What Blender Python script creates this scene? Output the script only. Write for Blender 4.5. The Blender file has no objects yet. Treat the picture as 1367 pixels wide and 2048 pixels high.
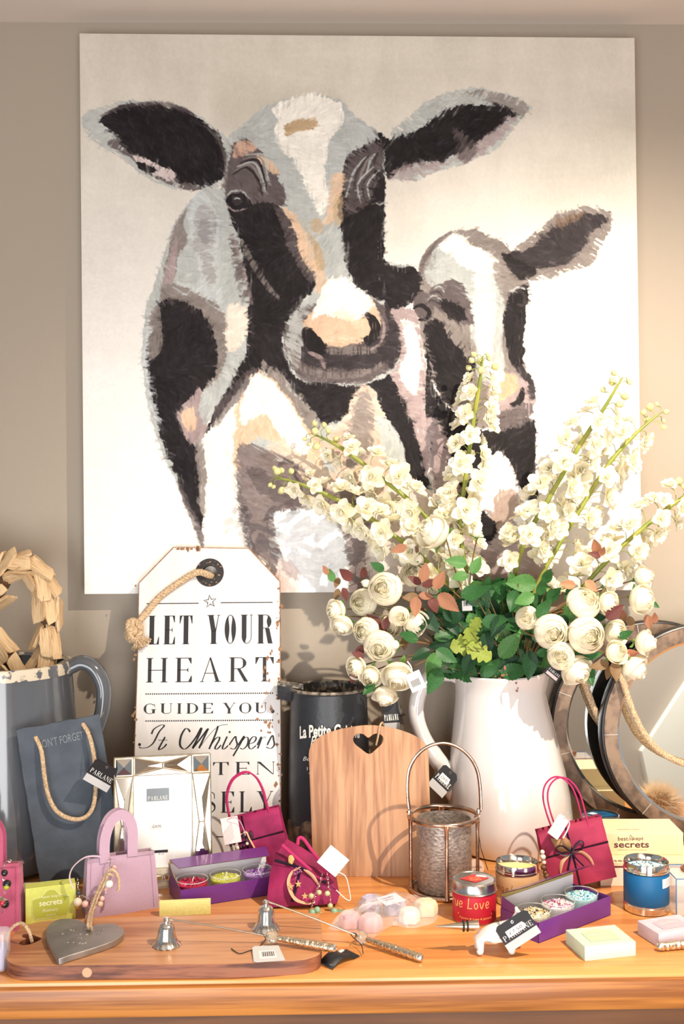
import bpy, bmesh, math, random
import numpy as np
from mathutils import Vector, Matrix, Euler, Quaternion
R = math.radians; PI = math.pi
sc = bpy.context.scene; COL = sc.collection
# ------------------------------------------------------------------ camera
FPX = 2100.0; HCAM = 0.572; DW = 1.89
YAW, ROLL = R(-1.2), R(0.35)
cam_d = bpy.data.cameras.new('camera'); cam = bpy.data.objects.new('camera', cam_d); COL.objects.link(cam)
cam_d.sensor_fit = 'VERTICAL'; cam_d.sensor_height = 36; cam_d.lens = FPX * 36 / 2048
cam.location = (-DW * math.tan(-YAW), -DW, HCAM)
cam_m = Matrix.Rotation(YAW, 4, 'Z') @ Matrix.Rotation(PI / 2, 4, 'X') @ Matrix.Rotation(-ROLL, 4, 'Z')
cam.rotation_euler = cam_m.to_euler()
cam_d.clip_start = 0.05
cam_d.dof.use_dof = True; cam_d.dof.focus_distance = 1.68; cam_d.dof.aperture_fstop = 9.0
sc.camera = cam
# ------------------------------------------------------------------ light
sc.view_settings.view_transform = 'Standard'; sc.view_settings.look = 'None'
sc.view_settings.gamma = 1; sc.view_settings.use_curve_mapping = False
sc.view_settings.exposure = 0.0
wd = bpy.data.worlds.new('world'); sc.world = wd; wd.use_nodes = True
wd.node_tree.nodes['Background'].inputs[0].default_value = (0.86, 0.93, 1.0, 1)
wd.node_tree.nodes['Background'].inputs[1].default_value = 0.34
def spot(name, loc, aim, power, col, ang, blend, rad):
    l = bpy.data.lights.new(name, 'SPOT'); l.energy = power; l.color = col; l.spot_size = R(ang); l.spot_blend = blend
    l.shadow_soft_size = rad
    o = bpy.data.objects.new(name, l); COL.objects.link(o); o.location = loc
    o.rotation_euler = (Vector(aim) - Vector(loc)).to_track_quat('-Z', 'Y').to_euler(); return o
def area(name, loc, aim, power, col, sx, sy):
    l = bpy.data.lights.new(name, 'AREA'); l.shape = 'RECTANGLE'; l.size = sx; l.size_y = sy; l.energy = power; l.color = col
    o = bpy.data.objects.new(name, l); COL.objects.link(o); o.location = loc
    o.rotation_euler = (Vector(aim) - Vector(loc)).to_track_quat('-Z', 'Y').to_euler(); return o
spot('ceiling_spotlight', (0.72, -1.15, 1.42), (0.40, -.05, 0.0), 150, (1.0, 0.87, 0.71), 92, 1.0, 0.012)
area('shop_window_light', (-0.85, -2.6, 0.0), (0.0, 0, -0.05), 31, (0.93, 0.97, 1.0), 0.9, 1.3)
area('shop_window_light_two', (0.40, -2.6, 0.0), (0.2, 0, -0.05), 28, (0.97, 0.98, 1.0), 0.7, 1.3)
area('rear_wall_fill', (1.2, -3.1, 1.38), (1.4, -3.9, -0.1), 75, (1.0, 0.96, 0.9), 1.2, .4)  # added fill, no known lamp; brightens the front wall for the mirrors
# ------------------------------------------------------------------ photograph pixel -> place
camR = cam_m.to_3x3(); camL = Vector(cam.location)
def ray(px, py):
    return camR @ Vector(((px - 683.5) / FPX, -(py - 1024) / FPX, -1))
def W(px, py, Y):
    d = ray(px, py); return camL + d * ((Y - camL.y) / d.y)
def T(px, py, z=0.0):
    d = ray(px, py); return camL + d * ((z - camL.z) / d.z)
def S(n, Y=-0.2):                     # size in metres of n pixels at depth Y
    return n * (DW + Y) / FPX
# ------------------------------------------------------------------ materials
def lin(c):
    return tuple((x / 12.92 if x <= .04045 else ((x + .055) / 1.055) ** 2.4) for x in [v / 255 for v in c])
MATS = {}
def mat(name, col, rough=.5, metal=0., var=0., vscale=20., bump=0., bscale=80., trans=0., ior=1.45, alpha=1., coat=0., sss=0., stretch=(1, 1, 1), col2=None, sheen=0., spec=.5, thresh=None):
    if name in MATS: return MATS[name]
    m = bpy.data.materials.new(name); m.use_nodes = True; nt = m.node_tree; N = nt.nodes; L = nt.links
    b = N['Principled BSDF']; c = lin(col)
    b.inputs['Base Color'].default_value = (*c, 1); b.inputs['Roughness'].default_value = rough
    b.inputs['Metallic'].default_value = metal; b.inputs['IOR'].default_value = ior
    b.inputs['Transmission Weight'].default_value = trans; b.inputs['Alpha'].default_value = alpha
    b.inputs['Coat Weight'].default_value = coat; b.inputs['Coat Roughness'].default_value = .08
    b.inputs['Specular IOR Level'].default_value = spec
    if sheen: b.inputs['Sheen Weight'].default_value = sheen
    if sss:
        b.inputs['Subsurface Weight'].default_value = sss; b.inputs['Subsurface Radius'].default_value = (.01, .009, .006); b.inputs['Subsurface Scale'].default_value = .6
    if var or bump or col2:
        tc = N.new('ShaderNodeTexCoord'); mp = N.new('ShaderNodeMapping'); mp.inputs['Scale'].default_value = stretch
        L.new(tc.outputs['Object'], mp.inputs['Vector'])
    if var or col2:
        nz = N.new('ShaderNodeTexNoise'); nz.inputs['Scale'].default_value = vscale; nz.inputs['Detail'].default_value = 6
        L.new(mp.outputs[0], nz.inputs['Vector'])
        cr = N.new('ShaderNodeValToRGB'); cr.color_ramp.elements[0].position = .38; cr.color_ramp.elements[1].position = .62
        if thresh: cr.color_ramp.elements[0].position, cr.color_ramp.elements[1].position = thresh
        if col2: e0, e1 = c, lin(col2)
        else: e0 = tuple(x * (1 - var) for x in c); e1 = tuple(min(1, x * (1 + var)) for x in c)
        cr.color_ramp.elements[0].color = (*e0, 1); cr.color_ramp.elements[1].color = (*e1, 1)
        L.new(nz.outputs[0], cr.inputs[0]); L.new(cr.outputs[0], b.inputs['Base Color'])
    if bump:
        n2 = N.new('ShaderNodeTexNoise'); n2.inputs['Scale'].default_value = bscale; n2.inputs['Detail'].default_value = 4
        L.new(mp.outputs[0], n2.inputs['Vector']); bp = N.new('ShaderNodeBump'); bp.inputs['Strength'].default_value = bump; bp.inputs['Distance'].default_value = .002
        L.new(n2.outputs[0], bp.inputs['Height']); L.new(bp.outputs[0], b.inputs['Normal'])
    MATS[name] = m; return m
def wood(name, light, dark, grain=(2, 40, 40), rough=.4, coat=0., lines=.5, scale=1.0, knots=None, bump=.15):
    if name in MATS: return MATS[name]
    m = bpy.data.materials.new(name); m.use_nodes = True; nt = m.node_tree; N = nt.nodes; L = nt.links; b = N['Principled BSDF']
    tc = N.new('ShaderNodeTexCoord'); mp = N.new('ShaderNodeMapping'); mp.inputs['Scale'].default_value = grain; L.new(tc.outputs['Object'], mp.inputs['Vector'])
    n1 = N.new('ShaderNodeTexNoise'); n1.inputs['Scale'].default_value = scale; n1.inputs['Detail'].default_value = 5; n1.inputs['Distortion'].default_value = .6; L.new(mp.outputs[0], n1.inputs['Vector'])
    n2 = N.new('ShaderNodeTexNoise'); n2.inputs['Scale'].default_value = scale * 5; n2.inputs['Detail'].default_value = 3; L.new(mp.outputs[0], n2.inputs['Vector'])
    mx = N.new('ShaderNodeMath'); mx.operation = 'MULTIPLY_ADD'; mx.inputs[1].default_value = lines; L.new(n2.outputs[0], mx.inputs[0]); L.new(n1.outputs[0], mx.inputs[2])
    cr = N.new('ShaderNodeValToRGB'); e = cr.color_ramp.elements; a, d = lin(light), lin(dark)
    mid = .5 + .5 * lines
    e[0].position = mid - .14; e[0].color = (*d, 1); e[1].position = mid + .1; e[1].color = (*a, 1)
    L.new(mx.outputs[0], cr.inputs[0]); out = cr.outputs[0]
    if knots:
        for (kx, ky, kz, kr) in knots:
            sb = N.new('ShaderNodeVectorMath'); sb.operation = 'SUBTRACT'; sb.inputs[1].default_value = (kx, ky, kz); L.new(tc.outputs['Object'], sb.inputs[0])
            ml = N.new('ShaderNodeVectorMath'); ml.operation = 'MULTIPLY'; ml.inputs[1].default_value = (.55, 1, 1); L.new(sb.outputs[0], ml.inputs[0])
            ln = N.new('ShaderNodeVectorMath'); ln.operation = 'LENGTH'; L.new(ml.outputs[0], ln.inputs[0])
            mr = N.new('ShaderNodeMapRange'); mr.inputs[1].default_value = kr * .5; mr.inputs[2].default_value = kr * 1.2; L.new(ln.outputs['Value'], mr.inputs[0])
            mm = N.new('ShaderNodeMix'); mm.data_type = 'RGBA'; L.new(mr.outputs[0], mm.inputs[0]); mm.inputs[6].default_value = (*[x * .45 for x in d], 1); L.new(out, mm.inputs[7]); out = mm.outputs[2]
    L.new(out, b.inputs['Base Color']); b.inputs['Roughness'].default_value = rough; b.inputs['Coat Weight'].default_value = coat; b.inputs['Coat Roughness'].default_value = .15
    bp = N.new('ShaderNodeBump'); bp.inputs['Strength'].default_value = bump; bp.inputs['Distance'].default_value = .001; L.new(mx.outputs[0], bp.inputs['Height']); L.new(bp.outputs[0], b.inputs['Normal'])
    MATS[name] = m; return m
# ------------------------------------------------------------------ mesh collector
def crom(P, n=8, closed=False):
    P = [Vector(p) for p in P]; out = []; k = len(P)
    rng = range(k) if closed else range(k - 1)
    for i in rng:
        if closed: a, b, c, d = P[i - 1], P[i], P[(i + 1) % k], P[(i + 2) % k]
        else: a, b, c, d = P[max(i - 1, 0)], P[i], P[i + 1], P[min(i + 2, k - 1)]
        for j in range(n):
            t = j / n
            out.append(.5 * ((2 * b) + (c - a) * t + (2 * a - 5 * b + 4 * c - d) * t * t + (3 * b - a - 3 * c + d) * t ** 3))
    if not closed: out.append(P[-1].copy())
    return out
class MB:
    def __init__(s): s.v = []; s.f = []; s.m = []; s.mi = 0
    def add(s, vs, fs, M=None):
        o = len(s.v)
        s.v += [(M @ Vector(v)) if M is not None else Vector(v) for v in vs]
        s.f += [tuple(i + o for i in f) for f in fs]; s.m += [s.mi] * len(fs); return s
    def box(s, c, d, M=None, b=0.):
        c = Vector(c); x, y, z = [k / 2 for k in d]
        if b:
            bm = bmesh.new(); bmesh.ops.create_cube(bm, size=1)
            for v in bm.verts: v.co = Vector((v.co.x * d[0], v.co.y * d[1], v.co.z * d[2])) + c
            bmesh.ops.bevel(bm, geom=bm.edges[:], offset=b, segments=2, profile=.5, affect='EDGES')
            bm.verts.index_update(); s.add([v.co.copy() for v in bm.verts], [[v.index for v in f.verts] for f in bm.faces], M); bm.free(); return s
        vs = [c + Vector((i * x, j * y, k * z)) for i in (-1, 1) for j in (-1, 1) for k in (-1, 1)]
        return s.add(vs, [(0, 1, 3, 2), (4, 6, 7, 5), (0, 4, 5, 1), (2, 3, 7, 6), (0, 2, 6, 4), (1, 5, 7, 3)], M)
    def tube(s, P, r, n=8, closed=False, cap=True, M=None, flat=1.0):
        P = [Vector(p) for p in P]; k = len(P); rs = r if isinstance(r, (list, tuple)) else [r] * k
        tg = [((P[(i + 1) % k] - P[i - 1]) if closed else (P[min(i + 1, k - 1)] - P[max(i - 1, 0)])).normalized() for i in range(k)]
        u = tg[0].orthogonal().normalized(); vs = []
        for i in range(k):
            u = (u - tg[i] * u.dot(tg[i]));
            u = u.normalized() if u.length > 1e-9 else tg[i].orthogonal().normalized()
            w = tg[i].cross(u)
            for j in range(n):
                a = 2 * PI * j / n; vs.append(P[i] + (u * math.cos(a) + w * math.sin(a) * flat) * rs[i])
        fs = []
        for i in range(k if closed else k - 1):
            for j in range(n):
                a = i * n + j; b2 = i * n + (j + 1) % n; c = ((i + 1) % k) * n + (j + 1) % n; d = ((i + 1) % k) * n + j
                fs.append((a, b2, c, d))
        if cap and not closed: fs += [tuple(range(n))[::-1], tuple(range((k - 1) * n, k * n))]
        return s.add(vs, fs, M)
    def lathe(s, prof, n=48, M=None, axis='Z', fn=None):
        vs = []; fs = []; k = len(prof)
        for (r, z) in prof:
            for j in range(n):
                a = 2 * PI * j / n; p = Vector((r * math.cos(a), r * math.sin(a), z))
                vs.append(fn(p, a) if fn else p)
        for i in range(k - 1):
            for j in range(n):
                fs.append((i * n + j, i * n + (j + 1) % n, (i + 1) * n + (j + 1) % n, (i + 1) * n + j))
        if prof[0][0] > 1e-6: fs.append(tuple(range(n))[::-1])
        if prof[-1][0] > 1e-6: fs.append(tuple(range((k - 1) * n, k * n)))
        return s.add(vs, fs, M)
    def lathe_open(s, prof, n=48, M=None, a0=0, a1=2 * PI, fn=None):
        vs = []; fs = []; k = len(prof); full = abs(a1 - a0 - 2 * PI) < 1e-6; nn = n if full else n + 1
        for (r, z) in prof:
            for j in range(nn):
                a = a0 + (a1 - a0) * j / n; p = Vector((r * math.cos(a), r * math.sin(a), z)); vs.append(fn(p, a) if fn else p)
        for i in range(k - 1):
            for j in range(n):
                j2 = (j + 1) % nn
                fs.append((i * nn + j, i * nn + j2, (i + 1) * nn + j2, (i + 1) * nn + j))
        return s.add(vs, fs, M)
    def prism(s, out, th, M=None, holes=None):      # outline in XY, thickness along +Z
        bm = bmesh.new(); loops = [out] + (holes or []); es = []
        for lp in loops:
            vs = [bm.verts.new((p[0], p[1], 0)) for p in lp]
            es += [bm.edges.new((vs[i], vs[(i + 1) % len(vs)])) for i in range(len(vs))]
        r = bmesh.ops.triangle_fill(bm, use_beauty=True, use_dissolve=False, edges=es)
        fs = [g for g in r['geom'] if isinstance(g, bmesh.types.BMFace)]
        if th:
            ex = bmesh.ops.extrude_face_region(bm, geom=fs)
            for g in ex['geom']:
                if isinstance(g, bmesh.types.BMVert): g.co.z += th
        bmesh.ops.recalc_face_normals(bm, faces=bm.faces[:])
        bm.verts.index_update(); s.add([v.co.copy() for v in bm.verts], [[v.index for v in f.verts] for f in bm.faces], M); bm.free(); return s
    def ico(s, c, r, sub=2, M=None, sq=(1, 1, 1)):
        bm = bmesh.new(); bmesh.ops.create_icosphere(bm, subdivisions=sub, radius=1)
        bm.verts.index_update(); c = Vector(c)
        s.add([c + Vector((v.co.x * sq[0], v.co.y * sq[1], v.co.z * sq[2])) * r for v in bm.verts], [[v.index for v in f.verts] for f in bm.faces], M); bm.free(); return s
    def torus(s, R_, r, n=40, k=10, M=None, sq=(1, 1)):
        return s.tube([Vector((R_ * math.cos(2 * PI * i / n) * sq[0], R_ * math.sin(2 * PI * i / n) * sq[1], 0)) for i in range(n)], r, k, closed=True, M=M)
    def rope(s, P, r, turns_per_m=60, n=6, strands=3, sm=4, M=None, closed=False):
        P = crom(P, sm, closed) if sm else [Vector(p) for p in P]
        L = [0.]
        for i in range(1, len(P)): L.append(L[-1] + (P[i] - P[i - 1]).length)
        tot = L[-1]; step = 1 / turns_per_m / 7; cnt = max(8, int(tot / step)); Q = []; j = 0
        for i in range(cnt + 1):
            d = tot * i / cnt
            while j < len(L) - 2 and L[j + 1] < d: j += 1
            t = (d - L[j]) / max(1e-9, L[j + 1] - L[j]); Q.append(P[j].lerp(P[j + 1], t))
        u = (Q[1] - Q[0]).normalized().orthogonal()
        lines = [[] for _ in range(strands)]
        for i, q in enumerate(Q):
            tg = (Q[min(i + 1, cnt)] - Q[max(i - 1, 0)]).normalized(); u = (u - tg * u.dot(tg)).normalized(); w = tg.cross(u)
            for a in range(strands):
                an = 2 * PI * (a / strands + turns_per_m * tot * i / cnt); lines[a].append(q + (u * math.cos(an) + w * math.sin(an)) * r * .5)
        for l in lines: s.tube(l, r * .56, n, M=M)
        return s
def xf(loc, rot=(0, 0, 0)): return Matrix.Translation(Vector(loc)) @ Euler(rot).to_matrix().to_4x4()
RM = {}
def thing(name, label, cat, loc=(0, 0, 0), rot=(0, 0, 0), group=None):
    o = bpy.data.objects.new(name, None); COL.objects.link(o); o.empty_display_size = .02
    o.location = loc; o.rotation_euler = rot; o['label'] = label; o['category'] = cat
    if group: o['group'] = group
    RM[o.name] = xf(loc, rot); return o
def obj(name, mb, m, parent=None, smooth=True, world=False, sharp=40, bevel=0., solid=0., subd=0, label=None, kind=None):
    vs = mb.v
    if world and parent is not None:
        inv = RM[parent.name].inverted(); vs = [inv @ v for v in vs]
    me = bpy.data.meshes.new(name); me.from_pydata([tuple(v) for v in vs], [], mb.f); me.update()
    o = bpy.data.objects.new(name, me); COL.objects.link(o)
    for mm in (m if isinstance(m, (list, tuple)) else [m]): me.materials.append(mm)
    if any(mb.m): me.polygons.foreach_set('material_index', mb.m)
    if solid:
        md = o.modifiers.new('solid', 'SOLIDIFY'); md.thickness = solid; md.offset = 0
    if bevel:
        md = o.modifiers.new('bevel', 'BEVEL'); md.width = bevel; md.segments = 2; md.limit_method = 'ANGLE'; md.angle_limit = R(35)
    if subd:
        md = o.modifiers.new('sub', 'SUBSURF'); md.levels = subd; md.render_levels = subd
    if smooth:
        me.polygons.foreach_set('use_smooth', [True] * len(me.polygons))
        try: me.set_sharp_from_angle(angle=R(sharp))
        except Exception: pass
    if parent is not None: o.parent = parent; RM[o.name] = RM.get(parent.name, Matrix())
    if label: o['label'] = label
    if kind: o['kind'] = kind
    return o
def edge_mat(o, m, lim=.5):
    o.data.materials.append(m); o.data.polygons.foreach_set('material_index', [1 if abs(p.normal.z) < lim else 0 for p in o.data.polygons]); return o
def tag(o, label, cat, group=None):
    o['label'] = label; o['category'] = cat
    if group: o['group'] = group
    return o
def struct(name, mb, m, **k):
    o = obj(name, mb, m, **k); o['kind'] = 'structure'; return o
# ------------------------------------------------------------------ lettering
def pen(mb, pts, wmin, wmax, M=None, n=8, slant=0., closed=False, mode='down', z=0.):
    P = crom([(p[0] + slant * p[1], p[1], 0) for p in pts], n, closed); L = []; Rr = []
    for i, p in enumerate(P):
        t = P[min(i + 1, len(P) - 1)] - P[max(i - 1, 0)]
        if t.length < 1e-9: t = Vector((1, 0, 0))
        t.normalize()
        if mode == 'down': w = wmin + (wmax - wmin) * max(0, -t.y) ** 2
        elif mode == 'vert': w = wmin + (wmax - wmin) * abs(t.y) ** 1.5
        elif mode == 'horz': w = wmin + (wmax - wmin) * abs(t.x) ** 1.2
        else: w = wmax
        nn = Vector((-t.y, t.x, 0)) * w / 2; L.append(p + nn); Rr.append(p - nn)
    k = len(P); mb.add([v + Vector((0, 0, z)) for v in L + Rr], [(k + i, k + i + 1, i + 1, i) for i in range(k - 1)], M)
def rect(mb, x0, y0, x1, y1, M=None): mb.add([(x0, y0, 0), (x1, y0, 0), (x1, y1, 0), (x0, y1, 0)], [(0, 1, 2, 3)], M)
def poly(mb, pts, M=None): mb.add([(p[0], p[1], 0) for p in pts], [tuple(range(len(pts)))], M)
def arc(mb, cx, cy, rx, ry, a0, a1, st, hr, M=None, n=28):
    vs = []
    for i in range(n + 1):
        a = R(a0 + (a1 - a0) * i / n); t = hr + (st - hr) * abs(math.cos(a)) ** 1.6
        ri = max(1e-3, rx - t); vs += [(cx + rx * math.cos(a), cy + ry * math.sin(a), 0), (cx + (rx - t) * math.cos(a), cy + (ry - hr) * math.sin(a), 0)]
    mb.add(vs, [(2 * i, 2 * i + 2, 2 * i + 3, 2 * i + 1) for i in range(n)], M)
def glyph(mb, ch, x, y, w, h, st, hr, sf, M):
    q = lambda a, b, c, d: rect(mb, x + a, y + b, x + c, y + d, M)
    def stem(a, s=st, top=True, bot=True, e=sf):
        q(a, 0, a + s, h)
        if bot: q(a - e, 0, a + s + e, hr)
        if top: q(a - e, h - hr, a + s + e, h)
    pl = lambda P: poly(mb, [(x + a, y + b) for a, b in P], M)
    if ch == 'H': stem(0 + sf); stem(w - st - sf); q(sf, h / 2 - hr / 2, w - sf, h / 2 + hr / 2)
    elif ch == 'I': stem(w / 2 - st / 2)
    elif ch in 'ELF':
        stem(sf)
        if ch != 'F': q(sf, 0, w, hr); pl([(w, 0), (w, h * .26), (w - hr, h * .26), (w - sf * 2.2, hr)])
        if ch in 'EF':
            q(sf, h - hr, w - sf * .3, h); pl([(w - sf * .3, h), (w - sf * 2.4, h - hr), (w - sf * .3 - hr, h - h * .24), (w - sf * .3, h - h * .24)])
            q(sf, h * .5 - hr / 2, w * .78, h * .5 + hr / 2); pl([(w * .78, h * .4), (w * .78, h * .6), (w * .78 - sf, h * .5)])
    elif ch == 'T':
        stem(w / 2 - st / 2, top=False); q(0, h - hr, w, h)
        pl([(0, h), (0, h * .72), (hr, h * .72), (sf * 2.2, h - hr)]); pl([(w, h), (w - sf * 2.2, h - hr), (w - hr, h * .72), (w, h * .72)])
    elif ch in 'OQ': arc(mb, x + w / 2, y + h / 2, w / 2, h / 2, 0, 360, st, hr, M, 44)
    elif ch in 'CG':
        arc(mb, x + w / 2, y + h / 2, w / 2, h / 2, 48, 312, st, hr, M, 36)
        pl([(w * .84, h * .87), (w * .9, h), (w * .9, h * .66), (w * .87, h * .66)])
        if ch == 'G': q(w * .8 - st / 2, h * .06, w * .8 + st / 2, h * .45); q(w * .8 - st, h * .45 - hr, w * .8 + st, h * .45)
        else: pl([(w * .84, h * .13), (w * .88, h * .36), (w * .92, h * .36)])
    elif ch == 'U':
        q(sf, h * .25, sf + st, h); q(0, h - hr, st + 2 * sf, h); q(w - sf - hr, h * .25, w - sf, h); q(w - 2 * sf - hr, h - hr, w, h)
        cx = (w) / 2; rx = (w - 2 * sf) / 2; vs = []
        for i in range(21):
            a = PI + PI * i / 20; t = hr + (st - hr) * max(0, -math.cos(a)) ** 1.3
            vs += [(x + cx + rx * math.cos(a), y + h * .25 + h * .25 * math.sin(a), 0), (x + cx + (rx - t) * math.cos(a), y + h * .25 + (h * .25 - hr) * math.sin(a), 0)]
        mb.add(vs, [(2 * i, 2 * i + 2, 2 * i + 3, 2 * i + 1) for i in range(20)], M)
    elif ch in 'RPDB':
        stem(sf, e=sf); x0 = sf + st
        if ch == 'D': arc(mb, x + x0, y + h / 2, w - x0, h / 2, -90, 90, st, hr, M); q(sf, 0, x0 + .001, hr)
        else:
            arc(mb, x + x0 + (w - x0) * .3, y + h * .76, (w - x0) * .62, h * .24, -90, 90, st, hr, M); q(x0, h - hr, x0 + (w - x0) * .31, h); q(x0, h * .52, x0 + (w - x0) * .31, h * .52 + hr)
            if ch == 'R': pl([(x0 + (w - x0) * .22, h * .52), (x0 + (w - x0) * .22 + st * .9, h * .53), (w + sf * .2, hr), (w + sf * .8, 0), (w - st * .9, 0)])
            if ch == 'B': arc(mb, x + x0 + (w - x0) * .3, y + h * .27, (w - x0) * .7, h * .27, -90, 90, st, hr, M)
    elif ch == 'Y':
        c = w / 2; q(c - st / 2, 0, c + st / 2, h * .45); q(c - st / 2 - sf, 0, c + st / 2 + sf, hr)
        pl([(sf, h), (c - st / 2, h * .42), (c + st / 2, h * .42), (sf + st, h)]); pl([(w - sf, h), (w - sf - hr, h), (c + st / 2 - hr * 1.5, h * .42), (c + st / 2, h * .42)])
        q(0, h - hr, st + sf * 2, h); q(w - 2 * sf - hr, h - hr, w, h)
    elif ch == 'A':
        c = w / 2; pl([(w - sf - st, 0), (w - sf, 0), (c + st * .12, h), (c - st * .35, h)]); pl([(sf, 0), (sf + hr * 1.3, 0), (c, h), (c - hr, h)])
        q(w * .24, h * .34, w * .72, h * .34 + hr); q(0, 0, sf * 2 + hr, hr); q(w - st - 2 * sf, 0, w, hr)
    elif ch == 'N':
        q(sf, 0, sf + hr, h); q(w - sf - hr, 0, w - sf, h); pl([(sf * .2, h), (sf + st, h), (w - sf, 0), (w - sf - hr * 2, 0)]); q(0, 0, sf * 2 + hr, hr); q(w - 2 * sf - hr, h - hr, w, h)
    elif ch == 'S':
        pts = [(.86, .68), (.84, .86), (.66, .97), (.42, .97), (.16, .87), (.13, .7), (.3, .58), (.62, .47), (.87, .34), (.86, .14), (.6, .03), (.38, .03), (.18, .13), (.12, .34)]
        P = crom([(x + a * w, y + b * h, 0) for a, b in pts], 6); k = len(P); A = []; B = []
        for i, p in enumerate(P):
            t = (P[min(i + 1, k - 1)] - P[max(i - 1, 0)]).normalized(); u = i / (k - 1); ww = hr + (st - hr) * math.exp(-((u - .5) / .16) ** 2)
            nn = Vector((-t.y, t.x, 0)) * ww / 2; A.append(p + nn); B.append(p - nn)
        mb.add(A + B, [(k + i, k + i + 1, i + 1, i) for i in range(k - 1)], M)
        pl([(.88 * w, h), (.88 * w, .66 * h), (.83 * w, .66 * h)]); pl([(.1 * w, 0), (.1 * w, .36 * h), (.15 * w, .36 * h)])
    elif ch == '.': arc(mb, x + w / 2, y + st * .5, st * .55, st * .55, 0, 360, st * .54, st * .54, M)
def serif(mb, s, x0, y0, W_, h, st, hr, M, gap=.28, sf=None, wid=None):
    wd_ = {'I': .45, '.': .35, ' ': .55, 'S': .75, 'L': .8, 'E': .85, 'O': 1.0, 'G': 1.0, 'C': .95, 'A': 1.1, 'H': 1.1, 'N': 1.1, 'T': .95, 'Y': 1.05}
    if wid: wd_.update(wid)
    ws = [wd_.get(c, .95) for c in s]; tot = sum(ws) + gap * (len(s) - 1); k = W_ / tot; x = x0
    for c, w in zip(s, ws):
        if c != ' ': glyph(mb, c, x, y0, w * k, h, st, hr, sf if sf is not None else st * .45, M)
        x += (w + gap) * k
_TC = {}
def text(mb, s, x0, y0, W_, h, M=None, shear=0., center=False, bold=0.):
    key = (s, shear, bold)
    if key not in _TC:
        c = bpy.data.curves.new('t', 'FONT'); c.body = s; c.size = 1; c.resolution_u = 3; c.shear = shear; c.offset = bold
        o = bpy.data.objects.new('t', c); me = bpy.data.meshes.new_from_object(o)
        _TC[key] = ([v.co.copy() for v in me.vertices], [tuple(p.vertices) for p in me.polygons])
        bpy.data.objects.remove(o); bpy.data.curves.remove(c); bpy.data.meshes.remove(me)
    vs, fs = _TC[key]
    xs = [v.x for v in vs]; ys = [v.y for v in vs]; ax, bx, ay, by = min(xs), max(xs), min(ys), max(ys)
    mb.add([(x0 + (v.x - ax) / (bx - ax) * W_, y0 + (v.y - ay) / (by - ay) * h, 0) for v in vs], fs, M)
def on_cyl(mb, r, eps=.0004):         # wrap flat XY lettering (x = arc length, y = height) on a cylinder around Z, x=0 facing -Y
    out = []
    for v in mb.v:
        a = v.x / r; rr = r + eps + v.z; out.append(Vector((rr * math.sin(a), -rr * math.cos(a), v.y)))
    mb.v = out; return mb
# ================================================================== setting
def plaster():
    m = mat('wall_paint', (170, 158, 143), .85, bump=.12, bscale=220); return m
struct('wall_back', MB().box((0, .05, .35), (6, .1, 2.2 + .02)), plaster(), smooth=False)
ceil_m = mat('ceiling_paint', (222, 212, 202), .9)
ZC = 1.452
struct('ceiling', MB().box((0, -1.9, ZC + .03), (6, 4.0, .06)), ceil_m, smooth=False)
struct('wall_front', MB().box((0, -3.95, .35), (6, .1, 2.24)), mat('front_wall_paint', (166, 156, 146), .85), smooth=False)
struct('floor', MB().box((0, -1.9, -.79), (6, 4.0, .04)), wood('floor_boards', (150, 120, 90), (110, 84, 60), (3, 30, 30)), smooth=False)
# ================================================================== painting
CN = dict(bgt=(214, 207, 194), bgb=(238, 235, 230), K=(26, 21, 23), K2=(52, 46, 48), D=(92, 82, 82), G=(132, 123, 118), L=(178, 182, 179), W=(240, 236, 226), P=(214, 184, 156), TN=(184, 158, 124), M=(162, 144, 143), B=(205, 212, 214), BR=(120, 98, 82))
NP = 960
QC = [(159, 67), (1268, 76), (1283, 1180), (169, 1188)]
def vnoise(shape, cells, seed):
    r = np.random.RandomState(seed); gy, gx = cells; g = r.rand(gy + 2, gx + 2); h, w = shape
    y = np.linspace(0, gy, h, endpoint=False); x = np.linspace(0, gx, w, endpoint=False)
    yi = y.astype(int); xi = x.astype(int); fy = (y - yi)[:, None]; fx = (x - xi)[None, :]
    fy = fy * fy * (3 - 2 * fy); fx = fx * fx * (3 - 2 * fx)
    a = g[yi][:, xi]; b = g[yi][:, xi + 1]; c = g[yi + 1][:, xi]; d = g[yi + 1][:, xi + 1]
    return (a * (1 - fx) + b * fx) * (1 - fy) + (c * (1 - fx) + d * fx) * fy
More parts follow.
